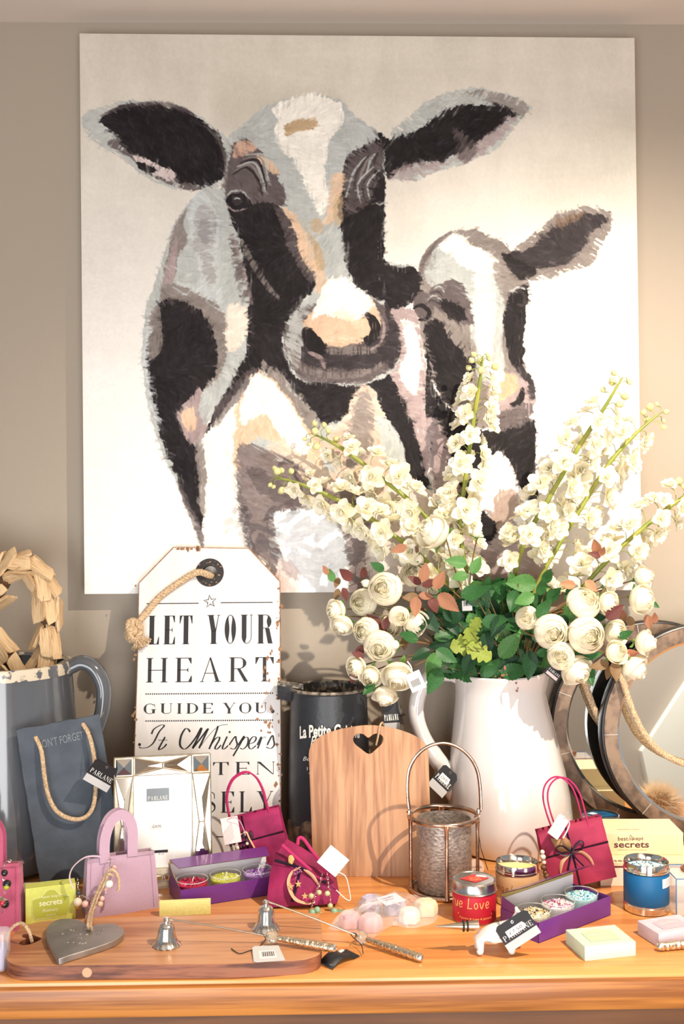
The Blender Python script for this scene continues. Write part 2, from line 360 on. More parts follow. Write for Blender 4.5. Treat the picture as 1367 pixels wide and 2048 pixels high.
def paint():
    sh = (NP, NP); u = np.linspace(0, 1, NP)[None, :].repeat(NP, 0); v = np.linspace(0, 1, NP)[:, None].repeat(NP, 1)   # v=0 top
    PX = (1 - v) * ((1 - u) * QC[0][0] + u * QC[1][0]) + v * ((1 - u) * QC[3][0] + u * QC[2][0])
    PY = (1 - v) * ((1 - u) * QC[0][1] + u * QC[1][1]) + v * ((1 - u) * QC[3][1] + u * QC[2][1])
    img = np.zeros((NP, NP, 3)); cov = np.zeros((NP, NP)); t = np.clip((v - .12) / .5, 0, 1)[..., None]
    img[:] = np.array(CN['bgt']) * (1 - t) + np.array(CN['bgb']) * t
    sw = vnoise(sh, (9, 40), 1) * .5 + vnoise(sh, (30, 9), 2) * .5; img += ((sw - .5) * 16)[..., None] * (1.1 - t)
    blk = vnoise(sh, (7, 7), 9); img -= (np.clip(blk - .62, 0, 1) * 60)[..., None] * (1 - t) * np.array([1, 1.02, 1.1])
    n = [vnoise(sh, (c, c), 20 + i) - .5 for i, c in enumerate((24, 24, 90, 90, 260, 260))]
    strk = {0: vnoise(sh, (40, 300), 40), 90: vnoise(sh, (300, 40), 41)}
    # diagonal strokes by sampling a rotated lattice
    big = vnoise((1200, 1200), (60, 460), 42)
    def rotn(deg):
        a = math.radians(deg); X = (u - .5) * NP; Y = (v - .5) * NP
        xi = (X * math.cos(a) - Y * math.sin(a) + 600).astype(int) % 1200; yi = (X * math.sin(a) + Y * math.cos(a) + 600).astype(int) % 1200
        return big[yi, xi]
    D45 = {d: rotn(d) for d in (-60, -35, 0, 30, 60, 90)}
    def blob(pts, col, rag=3., op=1., soft=1.5, ang=0, br=.35, sm=5):
        nonlocal img
        P = [(p.x, p.y) for p in crom([(a, b, 0) for a, b in pts], sm, True)]
        xs = [p[0] for p in P]; ys = [p[1] for p in P]; pad = 14
        k = (PX > min(xs) - pad) & (PX < max(xs) + pad) & (PY > min(ys) - pad) & (PY < max(ys) + pad)
        if not k.any(): return
        r0, r1 = np.where(k.any(1))[0][[0, -1]]; c0, c1 = np.where(k.any(0))[0][[0, -1]]; s_ = (slice(r0, r1 + 1), slice(c0, c1 + 1))
        st_ = D45[ang][s_] - .5
        x = PX[s_] + rag * (n[0][s_] * 1.5 + n[2][s_] * 1.2 + n[4][s_] * .9) + st_ * rag * 1.7 * math.cos(math.radians(ang + 90)); y = PY[s_] + rag * (n[1][s_] * 1.5 + n[3][s_] * 1.2 + n[5][s_] * .9) + st_ * rag * 1.7 * math.sin(math.radians(ang + 90))
        ins = np.zeros(x.shape, bool); dist = np.full(x.shape, 1e9)
        for i in range(len(P)):
            x1, y1 = P[i - 1]; x2, y2 = P[i]
            if y1 != y2:
                c = ((y1 > y) != (y2 > y)) & (x < (x2 - x1) * (y - y1) / (y2 - y1) + x1); ins ^= c
            dx, dy = x2 - x1, y2 - y1; L2 = dx * dx + dy * dy + 1e-9
            tt = np.clip(((x - x1) * dx + (y - y1) * dy) / L2, 0, 1); dist = np.minimum(dist, (x - x1 - tt * dx) ** 2 + (y - y1 - tt * dy) ** 2)
        sd = np.sqrt(dist) * np.where(ins, 1, -1)
        a = np.clip(sd / soft + .5, 0, 1) * op
        a = a * np.where(sd < 7 * soft, np.clip(1.25 + st_ * 1.6 * br * 3, 0, 1), 1)
        cc = np.array(CN[col] if isinstance(col, str) else col, float); base = cc + (st_ * 13 * br * 2)[..., None] + (n[2][s_] * 10 + n[0][s_] * 12)[..., None]
        img[s_] = img[s_] * (1 - a[..., None]) + base * a[..., None]; cov[s_] = np.maximum(cov[s_], a)
    def line(pts, w, col, op=1., ang=0, rag=1., br=.3):
        P = crom([(a, b, 0) for a, b in pts], 4); k = len(P); A = []; B = []
        for i, p in enumerate(P):
            t_ = (P[min(i + 1, k - 1)] - P[max(i - 1, 0)]).normalized(); nn = Vector((-t_.y, t_.x, 0)) * w * .5 * (math.sin(PI * (i + .6) / (k + .2)) ** .5); A.append(p + nn); B.append(p - nn)
        blob([(p.x, p.y) for p in A + B[::-1]], col, rag, op, 1.0, ang, br, 1)
    b = blob
    # --- body of the large cow
    b([(405, 382), (352, 440), (322, 520), (292, 610), (282, 700), (290, 790), (312, 880), (347, 960), (385, 1040), (400, 1100), (470, 1200), (880, 1200), (860, 980), (830, 880), (790, 790), (760, 740), (700, 600), (560, 420), (470, 385)], 'L', 3)
    b([(400, 860), (450, 800), (500, 790), (480, 880), (470, 960), (480, 1040), (520, 1110), (560, 1190), (420, 1190), (398, 1080), (395, 950)], 'W', 4, ang=0)
    b([(385, 400), (350, 450), (335, 500), (325, 545), (350, 555), (356, 510), (375, 480), (366, 440)], 'G', 3)
    b([(350, 470), (328, 545), (320, 575), (345, 565), (352, 520)], 'M', 3)
    b([(392, 418), (412, 412), (426, 440), (424, 500), (428, 560), (410, 570), (403, 520), (388, 490)], 'G', 5, .95, ang=90, br=.7)
    b([(398, 440), (415, 440), (417, 480), (400, 480)], 'D', 4, .9, ang=90)
    b([(404, 385), (372, 420), (385, 480), (398, 560), (350, 570), (330, 610), (372, 600), (440, 640), (470, 600), (440, 520), (430, 430)], 'B', 4, .45)
    b([(318, 575), (350, 572), (395, 590), (432, 612), (455, 660), (452, 740), (430, 790), (405, 770), (330, 640)], 'G', 5, ang=60, br=.6)
    b([(320, 606), (350, 600), (400, 622), (425, 665), (432, 715), (420, 760), (400, 790), (372, 810), (360, 840), (382, 880), (396, 940), (398, 1000), (402, 1062), (382, 1025), (345, 945), (314, 862), (300, 790), (290, 700), (304, 640)], 'K', 4)
    b([(300, 630), (318, 610), (322, 690), (306, 720), (292, 700)], 'G', 5, .9)
    b([(292, 640), (284, 700), (290, 780), (310, 860), (318, 850), (302, 780), (294, 700), (300, 650)], 'B', 5, .7, br=.9, ang=90)
    b([(345, 940), (385, 1020), (405, 1075), (398, 1090), (370, 1010)], 'D', 4, .8)
    b([(388, 880), (404, 900), (408, 1000), (400, 1030), (392, 960)], 'G', 4, .9)
    b([(352, 830), (375, 800), (402, 780), (412, 850), (398, 880), (378, 890), (362, 862)], 'M', 4)
    b([(362, 830), (385, 815), (388, 850), (372, 866)], 'P', 3)
    b([(440, 470), (470, 480), (492, 560), (505, 620), (500, 680), (470, 740), (440, 800), (405, 850), (398, 800), (440, 740), (452, 660), (440, 600)], 'L', 3, .9)
    b([(455, 610), (505, 628), (500, 660), (480, 690), (450, 700)], (226, 214, 200), 4)
    b([(455, 470), (475, 500), (490, 560), (500, 600), (482, 600), (465, 540)], 'D', 5, .8, ang=90, br=.8)
    # dark throat
    b([(500, 600), (540, 560), (600, 620), (600, 740), (700, 775), (780, 735), (800, 780), (835, 870), (852, 975), (822, 975), (792, 900), (768, 830), (740, 775), (715, 790), (690, 830), (655, 845), (628, 835), (602, 800), (565, 752), (505, 745), (462, 795), (425, 850), (408, 862), (440, 800), (470, 740), (492, 690)], 'K', 4)
    b([(440, 800), (490, 740), (520, 745), (470, 810), (420, 858)], 'D', 4, .7, ang=30)
    b([(525, 720), (565, 750), (610, 800), (640, 850), (615, 870), (580, 820), (530, 770)], 'G', 5, ang=-35, br=.6)
    # chest
    b([(470, 830), (500, 750), (530, 745), (565, 785), (605, 850), (640, 880), (640, 960), (600, 960), (560, 900), (500, 880), (470, 950), (462, 900)], 'P', 6, ang=-35)
    b([(486, 790), (505, 748), (530, 752), (568, 795), (600, 850), (622, 885), (600, 908), (560, 880), (530, 830), (500, 840), (478, 850)], 'W', 4, ang=-35)
    b([(560, 880), (600, 905), (640, 930), (690, 960), (640, 990), (570, 940), (530, 900)], (214, 196, 178), 6, .9, ang=-60, br=.6)
    b([(640, 900), (690, 830), (705, 790), (725, 768), (755, 800), (780, 870), (790, 960), (740, 1000), (690, 960)], (206, 184, 166), 5, ang=60, br=.5)
    b([(715, 790), (745, 810), (735, 900), (700, 940), (680, 900)], 'G', 6, .85, ang=60, br=.7)
    b([(750, 830), (775, 840), (805, 900), (800, 960), (770, 930), (758, 880)], 'L', 3)
    b([(476, 890), (530, 898), (590, 925), (650, 970), (700, 960), (740, 1010), (700, 1040), (640, 1020), (580, 1020), (548, 1030), (545, 1070), (565, 1130), (590, 1200), (560, 1200), (535, 1140), (498, 1080), (478, 1010), (468, 950)], (122, 110, 108), 6, ang=60, br=.6)
    b([(488, 935), (530, 945), (600, 1000), (570, 1015), (520, 985)], 'D', 5, .9, ang=-35)
    b([(548, 1060), (545, 1025), (600, 1018), (660, 1030), (690, 1090), (700, 1190), (600, 1190), (565, 1120)], (232, 234, 234), 4)
    b([(548, 1180), (560, 1120), (592, 1140), (590, 1200)], (226, 206, 196), 5, .8)
    b([(470, 960), (490, 1010), (500, 1070), (520, 1120), (500, 1110), (478, 1040)], 'D', 5, .7, ang=90)
    b([(650, 1010), (700, 985), (745, 1060), (765, 1200), (700, 1200), (690, 1090)], (128, 116, 114), 6, ang=90, br=.6)
    b([(790, 960), (850, 975), (960, 1080), (1060, 1090), (1090, 1200), (760, 1200), (740, 1040)], (216, 204, 196), 5)
    b([(930, 1000), (990, 1040), (1080, 1080), (1095, 1200), (960, 1200), (930, 1090)], (150, 134, 132), 7, .9, ang=60, br=.7)
    # --- small cow
    b([(765, 620), (800, 612), (830, 632), (845, 720), (852, 830), (850, 960), (825, 860), (790, 770), (770, 740), (797, 690)], 'M', 4)
    b([(800, 640), (825, 650), (838, 720), (830, 790), (808, 770), (792, 740), (812, 700)], 'W', 4)
    b([(838, 522), (858, 492), (900, 464), (940, 458), (985, 482), (1012, 500), (1042, 550), (1052, 600), (1046, 680), (1042, 722), (1068, 780), (1066, 820), (1040, 850), (985, 862), (930, 845), (885, 800), (850, 730), (836, 650), (824, 600), (838, 560)], 'G', 4, ang=30)
    b([(846, 640), (850, 700), (870, 780), (930, 850), (985, 865), (1062, 832), (1066, 930), (1072, 1000), (1040, 980), (1015, 925), (985, 905), (950, 990), (990, 1060), (960, 1085), (925, 1000), (870, 980), (852, 850)], 'K', 4)
    b([(850, 840), (880, 850), (900, 920), (925, 1000), (960, 1090), (1000, 1130), (900, 1100), (860, 980)], 'M', 5, .9, ang=60, br=.6)
    b([(985, 990), (1020, 980), (1045, 1010), (1000, 1060), (980, 1040)], (170, 150, 140), 4)
    b([(855, 520), (872, 482), (930, 470), (982, 492), (1000, 540), (1005, 600), (1000, 680), (1005, 740), (970, 770), (940, 720), (935, 650), (905, 600), (858, 570), (845, 545)], 'L', 3)
    b([(876, 476), (905, 468), (935, 476), (962, 500), (985, 512), (985, 545), (950, 545), (920, 530), (895, 505), (878, 500)], 'W', 3)
    b([(945, 550), (985, 560), (985, 660), (975, 740), (950, 700), (945, 620)], 'W', 3, .5)
    b([(920, 470), (955, 462), (1005, 500), (1000, 520), (965, 500)], 'G', 4, ang=60)
    b([(985, 520), (1020, 530), (1050, 560), (1045, 590), (1010, 600), (990, 570)], 'G', 5, .9, ang=60, br=.7)
    b([(868, 572), (905, 560), (935, 590), (942, 650), (912, 640), (880, 620), (856, 600)], 'D', 5, ang=60)
    b([(875, 600), (915, 608), (935, 640), (900, 636)], 'K', 4)
    b([(846, 655), (868, 640), (905, 655), (935, 690), (942, 740), (935, 790), (905, 812), (880, 790), (858, 730)], 'K', 5, ang=60)
    b([(870, 640), (920, 650), (945, 700), (935, 720), (900, 675)], 'G', 6, .95, ang=-35, br=.8)
    b([(1012, 600), (1035, 575), (1050, 575), (1050, 650), (1042, 720), (1025, 735), (1008, 690), (1004, 640)], 'K', 4)
    b([(825, 600), (842, 580), (860, 600), (865, 630), (842, 642), (826, 625)], 'D', 3)
    for k in range(4): line([(846 + k * 6, 610 - k * 11), (862 + k * 5, 600 - k * 9), (880 + k * 2, 612 - k * 9)], 4, 'L' if k % 2 else 'K2', .8)
    line([(822, 618), (838, 610), (855, 622), (850, 638), (832, 640)], 9, 'K')
    line([(1022, 590), (1036, 582), (1047, 594), (1044, 610), (1030, 608)], 7, 'K2'); line([(1018, 585), (1034, 574), (1048, 580)], 4, 'L')
    b([(975, 760), (1000, 742), (1030, 750), (1058, 775), (1068, 800), (1050, 832), (1000, 840), (975, 815)], 'M', 4)
    b([(978, 772), (1005, 745), (1030, 760), (1028, 785), (1005, 800), (980, 800)], (196, 170, 140), 4)
    b([(975, 730), (1000, 735), (1005, 755), (980, 775)], 'W', 3, .8)
    b([(1018, 806), (1030, 800), (1040, 775), (1048, 785), (1042, 808), (1026, 815)], 'K', 3)
    b([(975, 822), (1010, 822), (1060, 802), (1066, 825), (1035, 855), (985, 865)], 'D', 5, ang=0, br=.8)
    b([(1040, 730), (1058, 755), (1070, 790), (1062, 800), (1048, 765), (1030, 740)], 'K2', 4)
    b([(758, 520), (785, 530), (820, 530), (838, 548), (838, 578), (820, 602), (792, 616), (762, 606)], 'K', 4)
    line([(770, 522), (795, 532), (822, 528)], 6, 'L', .8); line([(836, 548), (845, 515), (870, 485), (900, 466)], 12, 'D', .8, 60)
    b([(1018, 508), (1055, 475), (1105, 432), (1160, 414), (1222, 428), (1218, 455), (1200, 500), (1175, 530), (1120, 552), (1060, 564), (1040, 548)], 'G', 6, ang=60, br=.8)
    b([(1008, 512), (1050, 502), (1085, 470), (1115, 446), (1165, 430), (1215, 434), (1190, 465), (1165, 500), (1130, 528), (1075, 540), (1045, 542)], 'K2', 5, ang=60)
    b([(1110, 440), (1150, 425), (1170, 430), (1120, 455)], 'BR', 4, .8)
    b([(1000, 508), (1035, 520), (1070, 545), (1040, 560), (1015, 535)], 'K', 3, .9)
    # --- large cow's head
    b([(452, 278), (480, 252), (510, 225), (545, 205), (590, 193), (640, 190), (675, 200), (705, 228), (745, 258), (768, 280), (766, 340), (770, 400), (766, 470), (760, 560), (775, 640), (795, 690), (790, 730), (760, 760), (700, 772), (640, 768), (590, 755), (566, 715), (562, 670), (575, 630), (560, 600), (530, 560), (485, 480), (455, 410), (446, 340)], 'L', 3)
    b([(545, 212), (590, 194), (650, 194), (680, 215), (684, 240), (662, 270), (652, 310), (648, 350), (655, 400), (640, 430), (622, 400), (592, 340), (562, 300), (543, 262), (552, 240)], 'W', 5)
    b([(562, 252), (590, 242), (628, 240), (638, 256), (612, 262), (590, 266), (566, 270)], 'TN', 5, ang=90)
    b([(450, 300), (472, 284), (500, 282), (540, 330), (558, 370), (560, 400), (545, 430), (500, 440), (458, 425), (446, 370)], 'D', 5, ang=60)
    b([(472, 286), (500, 284), (512, 296), (480, 310), (462, 315)], (196, 160, 140), 4)
    b([(510, 310), (540, 322), (556, 350), (530, 340)], 'P', 3)
    b([(523, 362), (552, 360), (570, 385), (562, 410), (535, 400)], 'D', 4)
    b([(455, 420), (480, 408), (540, 405), (565, 425), (595, 480), (618, 535), (625, 570), (604, 600), (580, 640), (562, 680), (570, 730), (530, 720), (500, 690), (495, 600), (480, 500)], 'K', 4)
    b([(548, 420), (575, 428), (592, 470), (618, 520), (630, 550), (608, 560), (575, 490)], 'D', 5, .85, ang=-35)
    b([(562, 415), (580, 425), (604, 460), (612, 476), (592, 470)], 'P', 3)
    b([(592, 470), (612, 476), (630, 520), (634, 545), (612, 535), (596, 500)], 'P', 3)
    b([(600, 436), (620, 470), (640, 500), (645, 540), (632, 545), (620, 490)], 'TN', 3, .8)
    b([(628, 545), (648, 550), (640, 580), (626, 588)], 'P', 4, .8); b([(618, 435), (640, 440), (640, 465), (620, 455)], 'TN', 4, .7, ang=90)
    line([(478, 478), (510, 540), (556, 600)], 12, 'G', .75, -35, 2, .8)
    line([(462, 470), (490, 560), (500, 610)], 7, 'M', .6, 90, 2)
    b([(688, 330), (708, 300), (745, 282), (764, 292), (770, 380), (766, 450), (762, 520), (770, 580), (752, 600), (715, 575), (690, 540), (682, 480), (674, 430), (680, 380)], 'K', 5)
    b([(690, 320), (712, 298), (742, 284), (764, 296), (762, 340), (735, 400), (700, 430), (686, 400)], 'D', 5, .9, ang=60, br=.8)
    b([(664, 350), (684, 345), (682, 385), (664, 440), (648, 448), (655, 400)], 'P', 4, .95, ang=60)
    b([(668, 395), (684, 390), (682, 440), (665, 448)], 'TN', 4, .7)
    for k in range(5): line([(688 + k * 14, 395 - k * 16), (704 + k * 11, 345 - k * 8), (730 + k * 6, 312 - k * 2)], 5, ('L', 'K2', 'G')[k % 3], .8, 60)
    for k in range(4): line([(745 - k * 9, 395 + k * 4), (742 - k * 10, 368), (762 - k * 6, 342 - k * 3)], 4, ('K2', 'L')[k % 2], .8, 60)
    b([(748, 372), (762, 366), (768, 385), (764, 405), (750, 402)], 'K', 2)
    line([(748, 405), (756, 410), (766, 404)], 3, 'L', .8)
    for k in range(6): line([(462 + k * 5, 350 - k * 8), (490 + k * 7, 335 - k * 5), (515 + k * 3, 362 - k * 4), (522 + k * 3, 392 - k * 4)], 5, ('K', 'G', 'L')[k % 3], .8, 60)
    b([(448, 400), (462, 388), (486, 386), (500, 404), (490, 420), (462, 418)], 'K', 2)
    b([(462, 394), (474, 392), (484, 402), (474, 410), (463, 406)], 'K2', 2); line([(466, 398), (472, 395), (478, 398)], 3, 'L', .9)
    line([(448, 398), (460, 384), (482, 382), (500, 400)], 4, 'L', .8); line([(452, 412), (468, 422), (492, 416)], 4, 'M', .8)
    # muzzle
    b([(566, 660), (580, 630), (612, 612), (660, 600), (730, 596), (772, 620), (795, 665), (797, 700), (776, 742), (720, 768), (650, 770), (600, 756), (572, 720)], 'D', 4)
    b([(568, 650), (590, 620), (620, 612), (605, 650), (600, 690), (590, 740), (572, 710)], 'L', 5, .8, ang=60, br=.8)
    b([(600, 650), (630, 612), (660, 570), (700, 575), (740, 600), (756, 640), (748, 675), (705, 688), (660, 690), (622, 672)], (206, 176, 150), 4)
    b([(632, 600), (650, 560), (690, 560), (720, 580), (740, 610), (712, 636), (670, 636), (640, 630), (618, 640)], 'W', 4)
    b([(660, 628), (700, 622), (718, 634), (690, 642)], (230, 214, 190), 3, .8)
    b([(600, 690), (640, 690), (720, 690), (760, 672), (782, 650), (792, 700), (760, 730), (700, 742), (630, 738), (598, 722)], 'K2', 5, ang=0)
    b([(655, 694), (735, 692), (745, 706), (660, 712)], 'G', 4, .7, ang=0, br=.9)
    b([(598, 664), (612, 654), (632, 672), (648, 694), (638, 712), (612, 700)], 'K', 2)
    b([(728, 625), (746, 632), (757, 655), (750, 680), (730, 690), (724, 676), (738, 660)], 'K', 2)
    line([(612, 704), (636, 716), (646, 738)], 9, 'M', .8); line([(752, 625), (764, 650), (758, 685), (736, 700)], 6, 'M', .8)
    line([(576, 700), (600, 735), (650, 752), (720, 748), (776, 718)], 14, 'G', .6, 0, 2, .9)
    b([(764, 600), (790, 650), (797, 700), (778, 740), (768, 720), (780, 690), (772, 650)], 'K2', 4)
    # ears
    b([(165, 232), (195, 213), (260, 202), (330, 204), (392, 228), (432, 262), (456, 288), (452, 340), (434, 376), (386, 382), (330, 374), (280, 348), (240, 316), (200, 290), (170, 264)], 'L', 4, .9, ang=60, br=.7)
    b([(215, 290), (250, 312), (300, 350), (360, 378), (400, 380), (380, 350), (300, 330), (240, 280)], 'D', 4, .9, ang=-35, br=.8)
    b([(200, 240), (232, 214), (300, 206), (355, 215), (400, 240), (440, 282), (448, 320), (440, 358), (402, 374), (362, 366), (330, 346), (290, 330), (256, 302), (226, 268)], 'K', 5, ang=60)
    line([(200, 232), (250, 212), (330, 208), (390, 232)], 8, 'D', .7, 60)
    b([(262, 312), (285, 318), (320, 332), (346, 345), (340, 362), (312, 350), (280, 338)], (214, 200, 196), 4, ang=-35)
    b([(268, 326), (290, 330), (312, 340), (300, 345), (280, 340)], 'K', 3)
    line([(405, 250), (440, 290), (450, 350), (440, 380)], 7, 'G', .6)
    b([(768, 278), (800, 245), (842, 208), (890, 188), (950, 178), (1010, 188), (1057, 206), (1048, 232), (1020, 262), (990, 292), (960, 312), (915, 332), (870, 347), (820, 364), (780, 362), (764, 330)], 'L', 5, .95, ang=60, br=.8)
    b([(930, 185), (985, 184), (1055, 206), (1030, 240), (980, 205)], 'G', 5, .8, ang=-35, br=.9)
    b([(980, 290), (1010, 260), (1030, 235), (1000, 240), (950, 270), (900, 310), (930, 325)], 'M', 6, .8, ang=60, br=.9)
    b([(745, 262), (772, 276), (812, 268), (850, 250), (892, 226), (935, 206), (985, 208), (1030, 222), (1012, 240), (985, 255), (962, 275), (930, 300), (895, 312), (880, 328), (850, 322), (800, 345), (776, 354), (766, 320), (762, 290)], 'K', 5, ang=-35)
    b([(905, 262), (930, 270), (955, 300), (930, 325), (908, 312)], 'D', 5, .7, ang=-35, br=1.)
    b([(778, 345), (850, 325), (900, 322), (860, 350), (800, 365)], 'M', 6, .7, ang=90, br=1.)
    # short bristle dabs over everything but the eyes and nostrils
    rs = np.random.RandomState(4); flow = vnoise(sh, (9, 9), 31) * 3.6 + vnoise(sh, (4, 4), 32) * 3; keep = [(473, 402, 24), (757, 388, 18), (624, 685, 28), (742, 655, 26), (840, 622, 18), (1036, 596, 16), (1032, 795, 18), (500, 340, 34), (730, 335, 30)]
    brs = rs.rand(64, 64); D_ = NP / 960
    for i in range(26000):
        r, c = rs.randint(12, NP - 12), rs.randint(12, NP - 12); col = img[r, c].copy(); lum = col.mean(); bgp = cov[r, c] < .5
        x0, y0 = PX[r, c], PY[r, c]
        if bgp and 0 < min(r, c) and cov[max(0, r - 26):r + 26, max(0, c - 26):c + 26].max() > .5: continue
        if any((x0 - a) ** 2 + (y0 - b_) ** 2 < q * q for a, b_, q in keep): continue
        an = flow[r, c] + rs.normal(0, .25)
        if bgp: an = (i % 2) * 1.57 + rs.normal(0, .08)
        L_, w_ = rs.uniform(4, 9) * (3 if bgp else 1), rs.uniform(.8, 1.9) * (3 if bgp else 1); m = int(L_) + 2; a0, a1, b0, b1 = max(0, r - m), min(NP, r + m), max(0, c - m), min(NP, c + m)
        yy, xx = np.mgrid[a0:a1, b0:b1]; dx, dy = xx - c, yy - r; p = dx * math.cos(an) + dy * math.sin(an); q = -dx * math.sin(an) + dy * math.cos(an)
        k_ = int(rs.rand() * 40); bristle = brs[np.clip((q * 2 + 20 + k_ % 20).astype(int), 0, 63), k_]
        al = np.clip(L_ - np.abs(p) + 3 * (bristle - .5), 0, 1) * np.clip(w_ - np.abs(q) + .5, 0, 1) * (.35 + .65 * bristle) * (.22 if bgp else .62)
        jit = rs.normal(0, 3.5 if bgp else (7 if lum < 70 else 10)); cj = col + jit
        if not bgp and rs.rand() < .10: cj = col + (np.array([26, 24, 32]) if lum < 70 else np.array([-14, -18, -18]))
        if not bgp and lum > 120 and rs.rand() < .08: cj = col + 22
        img[a0:a1, b0:b1] = img[a0:a1, b0:b1] * (1 - al[..., None]) + cj * al[..., None]
    img += ((vnoise(sh, (260, 260), 77) - .5) * 6)[..., None]
    return PX, PY, np.clip(img, 0, 255) / 255
PX_, PY_, IMG = paint()
YF = -.036
pt = thing('canvas_painting', 'large square canvas painting of two black and white cows hanging on the wall', 'painting', (0, YF, .5))
cs = [W(px, py, YF) for px, py in QC]
u = np.linspace(0, 1, NP); U, V = np.meshgrid(u, u)
C4 = [np.array(c) for c in cs]
pos = ((1 - V) * (1 - U))[..., None] * C4[0] + ((1 - V) * U)[..., None] * C4[1] + (V * U)[..., None] * C4[2] + (V * (1 - U))[..., None] * C4[3]
pos = pos.reshape(-1, 3) - np.array([0, YF, .5])
me = bpy.data.meshes.new('painted_face'); nf = (NP - 1) ** 2
me.vertices.add(NP * NP); me.vertices.foreach_set('co', pos.ravel().astype(np.float32))
ii = np.arange(NP * NP).reshape(NP, NP); q = np.stack([ii[:-1, :-1], ii[1:, :-1], ii[1:, 1:], ii[:-1, 1:]], -1).reshape(-1)
me.loops.add(nf * 4); me.loops.foreach_set('vertex_index', q.astype(np.int32))
me.polygons.add(nf); me.polygons.foreach_set('loop_start', np.arange(0, nf * 4, 4, dtype=np.int32))
try: me.polygons.foreach_set('loop_total', np.full(nf, 4, np.int32))
except Exception: pass
me.update(calc_edges=True)
ca = me.color_attributes.new('paint', 'FLOAT_COLOR', 'POINT')
lc = np.where(IMG <= .04045, IMG / 12.92, ((IMG + .055) / 1.055) ** 2.4).reshape(-1, 3)
ca.data.foreach_set('color', np.concatenate([lc, np.ones((len(lc), 1))], 1).astype(np.float32).ravel())
pm = bpy.data.materials.new('acrylic_paint'); pm.use_nodes = True; nt = pm.node_tree; at_ = nt.nodes.new('ShaderNodeAttribute'); at_.attribute_name = 'paint'
nt.links.new(at_.outputs['Color'], nt.nodes['Principled BSDF'].inputs['Base Color']); nt.nodes['Principled BSDF'].inputs['Roughness'].default_value = .7; nt.nodes['Principled BSDF'].inputs['Specular IOR Level'].default_value = .25
nz = nt.nodes.new('ShaderNodeTexNoise'); nz.inputs['Scale'].default_value = 120; mp = nt.nodes.new('ShaderNodeMapping'); tc = nt.nodes.new('ShaderNodeTexCoord'); mp.inputs['Scale'].default_value = (4, 1, .5)
bp = nt.nodes.new('ShaderNodeBump'); bp.inputs['Strength'].default_value = .12; bp.inputs['Distance'].default_value = .001
nt.links.new(tc.outputs['Object'], mp.inputs[0]); nt.links.new(mp.outputs[0], nz.inputs['Vector']); nt.links.new(nz.outputs[0], bp.inputs['Height']); nt.links.new(bp.outputs[0], nt.nodes['Principled BSDF'].inputs['Normal'])
me.materials.append(pm); fo = bpy.data.objects.new('painted_face', me); COL.objects.link(fo); fo.parent = pt
cb = MB(); c3 = [Vector(c) - Vector((0, YF, .5)) for c in C4]
f_ = [p + Vector((0, .0006, 0)) for p in c3]; k_ = [p + Vector((0, -YF - .002, 0)) for p in c3]
cb.add(f_ + k_, [(0, 1, 2, 3), (7, 6, 5, 4), (0, 4, 5, 1), (1, 5, 6, 2), (2, 6, 7, 3), (3, 7, 4, 0)])
obj('stretched_canvas', cb, mat('canvas_side', (222, 216, 204), .8), pt, smooth=False)
# ================================================================== table
pine = wood('honey_pine', (226, 160, 92), (196, 122, 62), (1.2, 26, 26), rough=.28, coat=.35, lines=.35,
            knots=[(T(1045, 1938).x, T(1045, 1938).y, 0, .009), (-.32, -.64, -.022, .004), (.02, -.64, -.02, .004)])
tb = thing('pine_table', 'honey coloured pine table with thick rounded top carrying all the gifts', 'table', (0, -.31, -.75))
YE = T(683, 1955).y
m_ = MB().box((0, (YE - .004) / 2 + .31, .75 - .0225), (3.4, abs(YE) - .004, .045), b=.008)
obj('tabletop', m_, pine, tb)
obj('edge_board', MB().box((0, YE - .0035 + .31, .75 - .0235), (3.4, .012, .036), b=.003), wood('shaded_edge_pine', (192, 124, 58), (140, 82, 34), (1.6, 40, 60), rough=.4, coat=.15, lines=.45), tb)  # partly the edge's own browner tone, partly shade put into the colour
m_ = MB().box((0, YE + .035 + .31, .75 - .045 - .07), (3.2, .025, .14)); m_.box((0, .27, .635), (3.2, .025, .14)); m_.box((-1.6, .0, .635), (.025, .5, .14)); m_.box((1.6, 0, .635), (.025, .5, .14))
obj('apron', m_, wood('apron_pine', (122, 78, 44), (84, 50, 28), (1.2, 26, 26), rough=.45, lines=.35), tb)
for sx in (-1.55, 1.55):
    for sy in (YE + .05 + .31, .26):
        m_ = MB().lathe([(.02, 0), (.028, .02), (.03, .1), (.022, .14), (.034, .2), (.036, .45), (.026, .5), (.038, .54), (.038, .565)], 24, xf((sx, sy, 0))); m_.box((sx, sy, .635), (.075, .075, .138)); obj('leg', m_, pine, tb)
# ================================================================== shared frames, materials
def frame3(bl, br, tl):
    x = (br - bl).normalized(); y = (tl - bl); y = (y - x * y.dot(x)).normalized(); z = x.cross(y)
    return Matrix.Translation(bl) @ Matrix((x, y, z)).transposed().to_4x4()
def stand(px1, py1, px2, py2, lean, zz=0.):
    a, b = T(px1, py1, zz), T(px2, py2, zz); x = (b - a).normalized(); bk = Vector((0, 0, 1)).cross(x)
    return frame3(a, b, a + Vector((0, 0, 1)) * math.cos(R(lean)) + bk * math.sin(R(lean)))
def P2(M, px, py, off=0.):
    o = M.to_translation(); n = M.to_3x3().col[2]; d = ray(px, py); o = o + n * off
    p = camL + d * ((o - camL).dot(n) / d.dot(n)); q = M.inverted() @ p; return (q.x, q.y)
def thingM(name, label, cat, M, group=None):
    return thing(name, label, cat, tuple(M.to_translation()), tuple(M.to_euler()), group)
INK = mat('black_ink', (34, 33, 36), .6)
JUTE = mat('jute_fibre', (198, 170, 136), .9, var=.25, vscale=300, bump=.5, bscale=600)
WHT = mat('white_card', (240, 238, 234), .6)
BLK = mat('black_card', (30, 30, 34), .5)
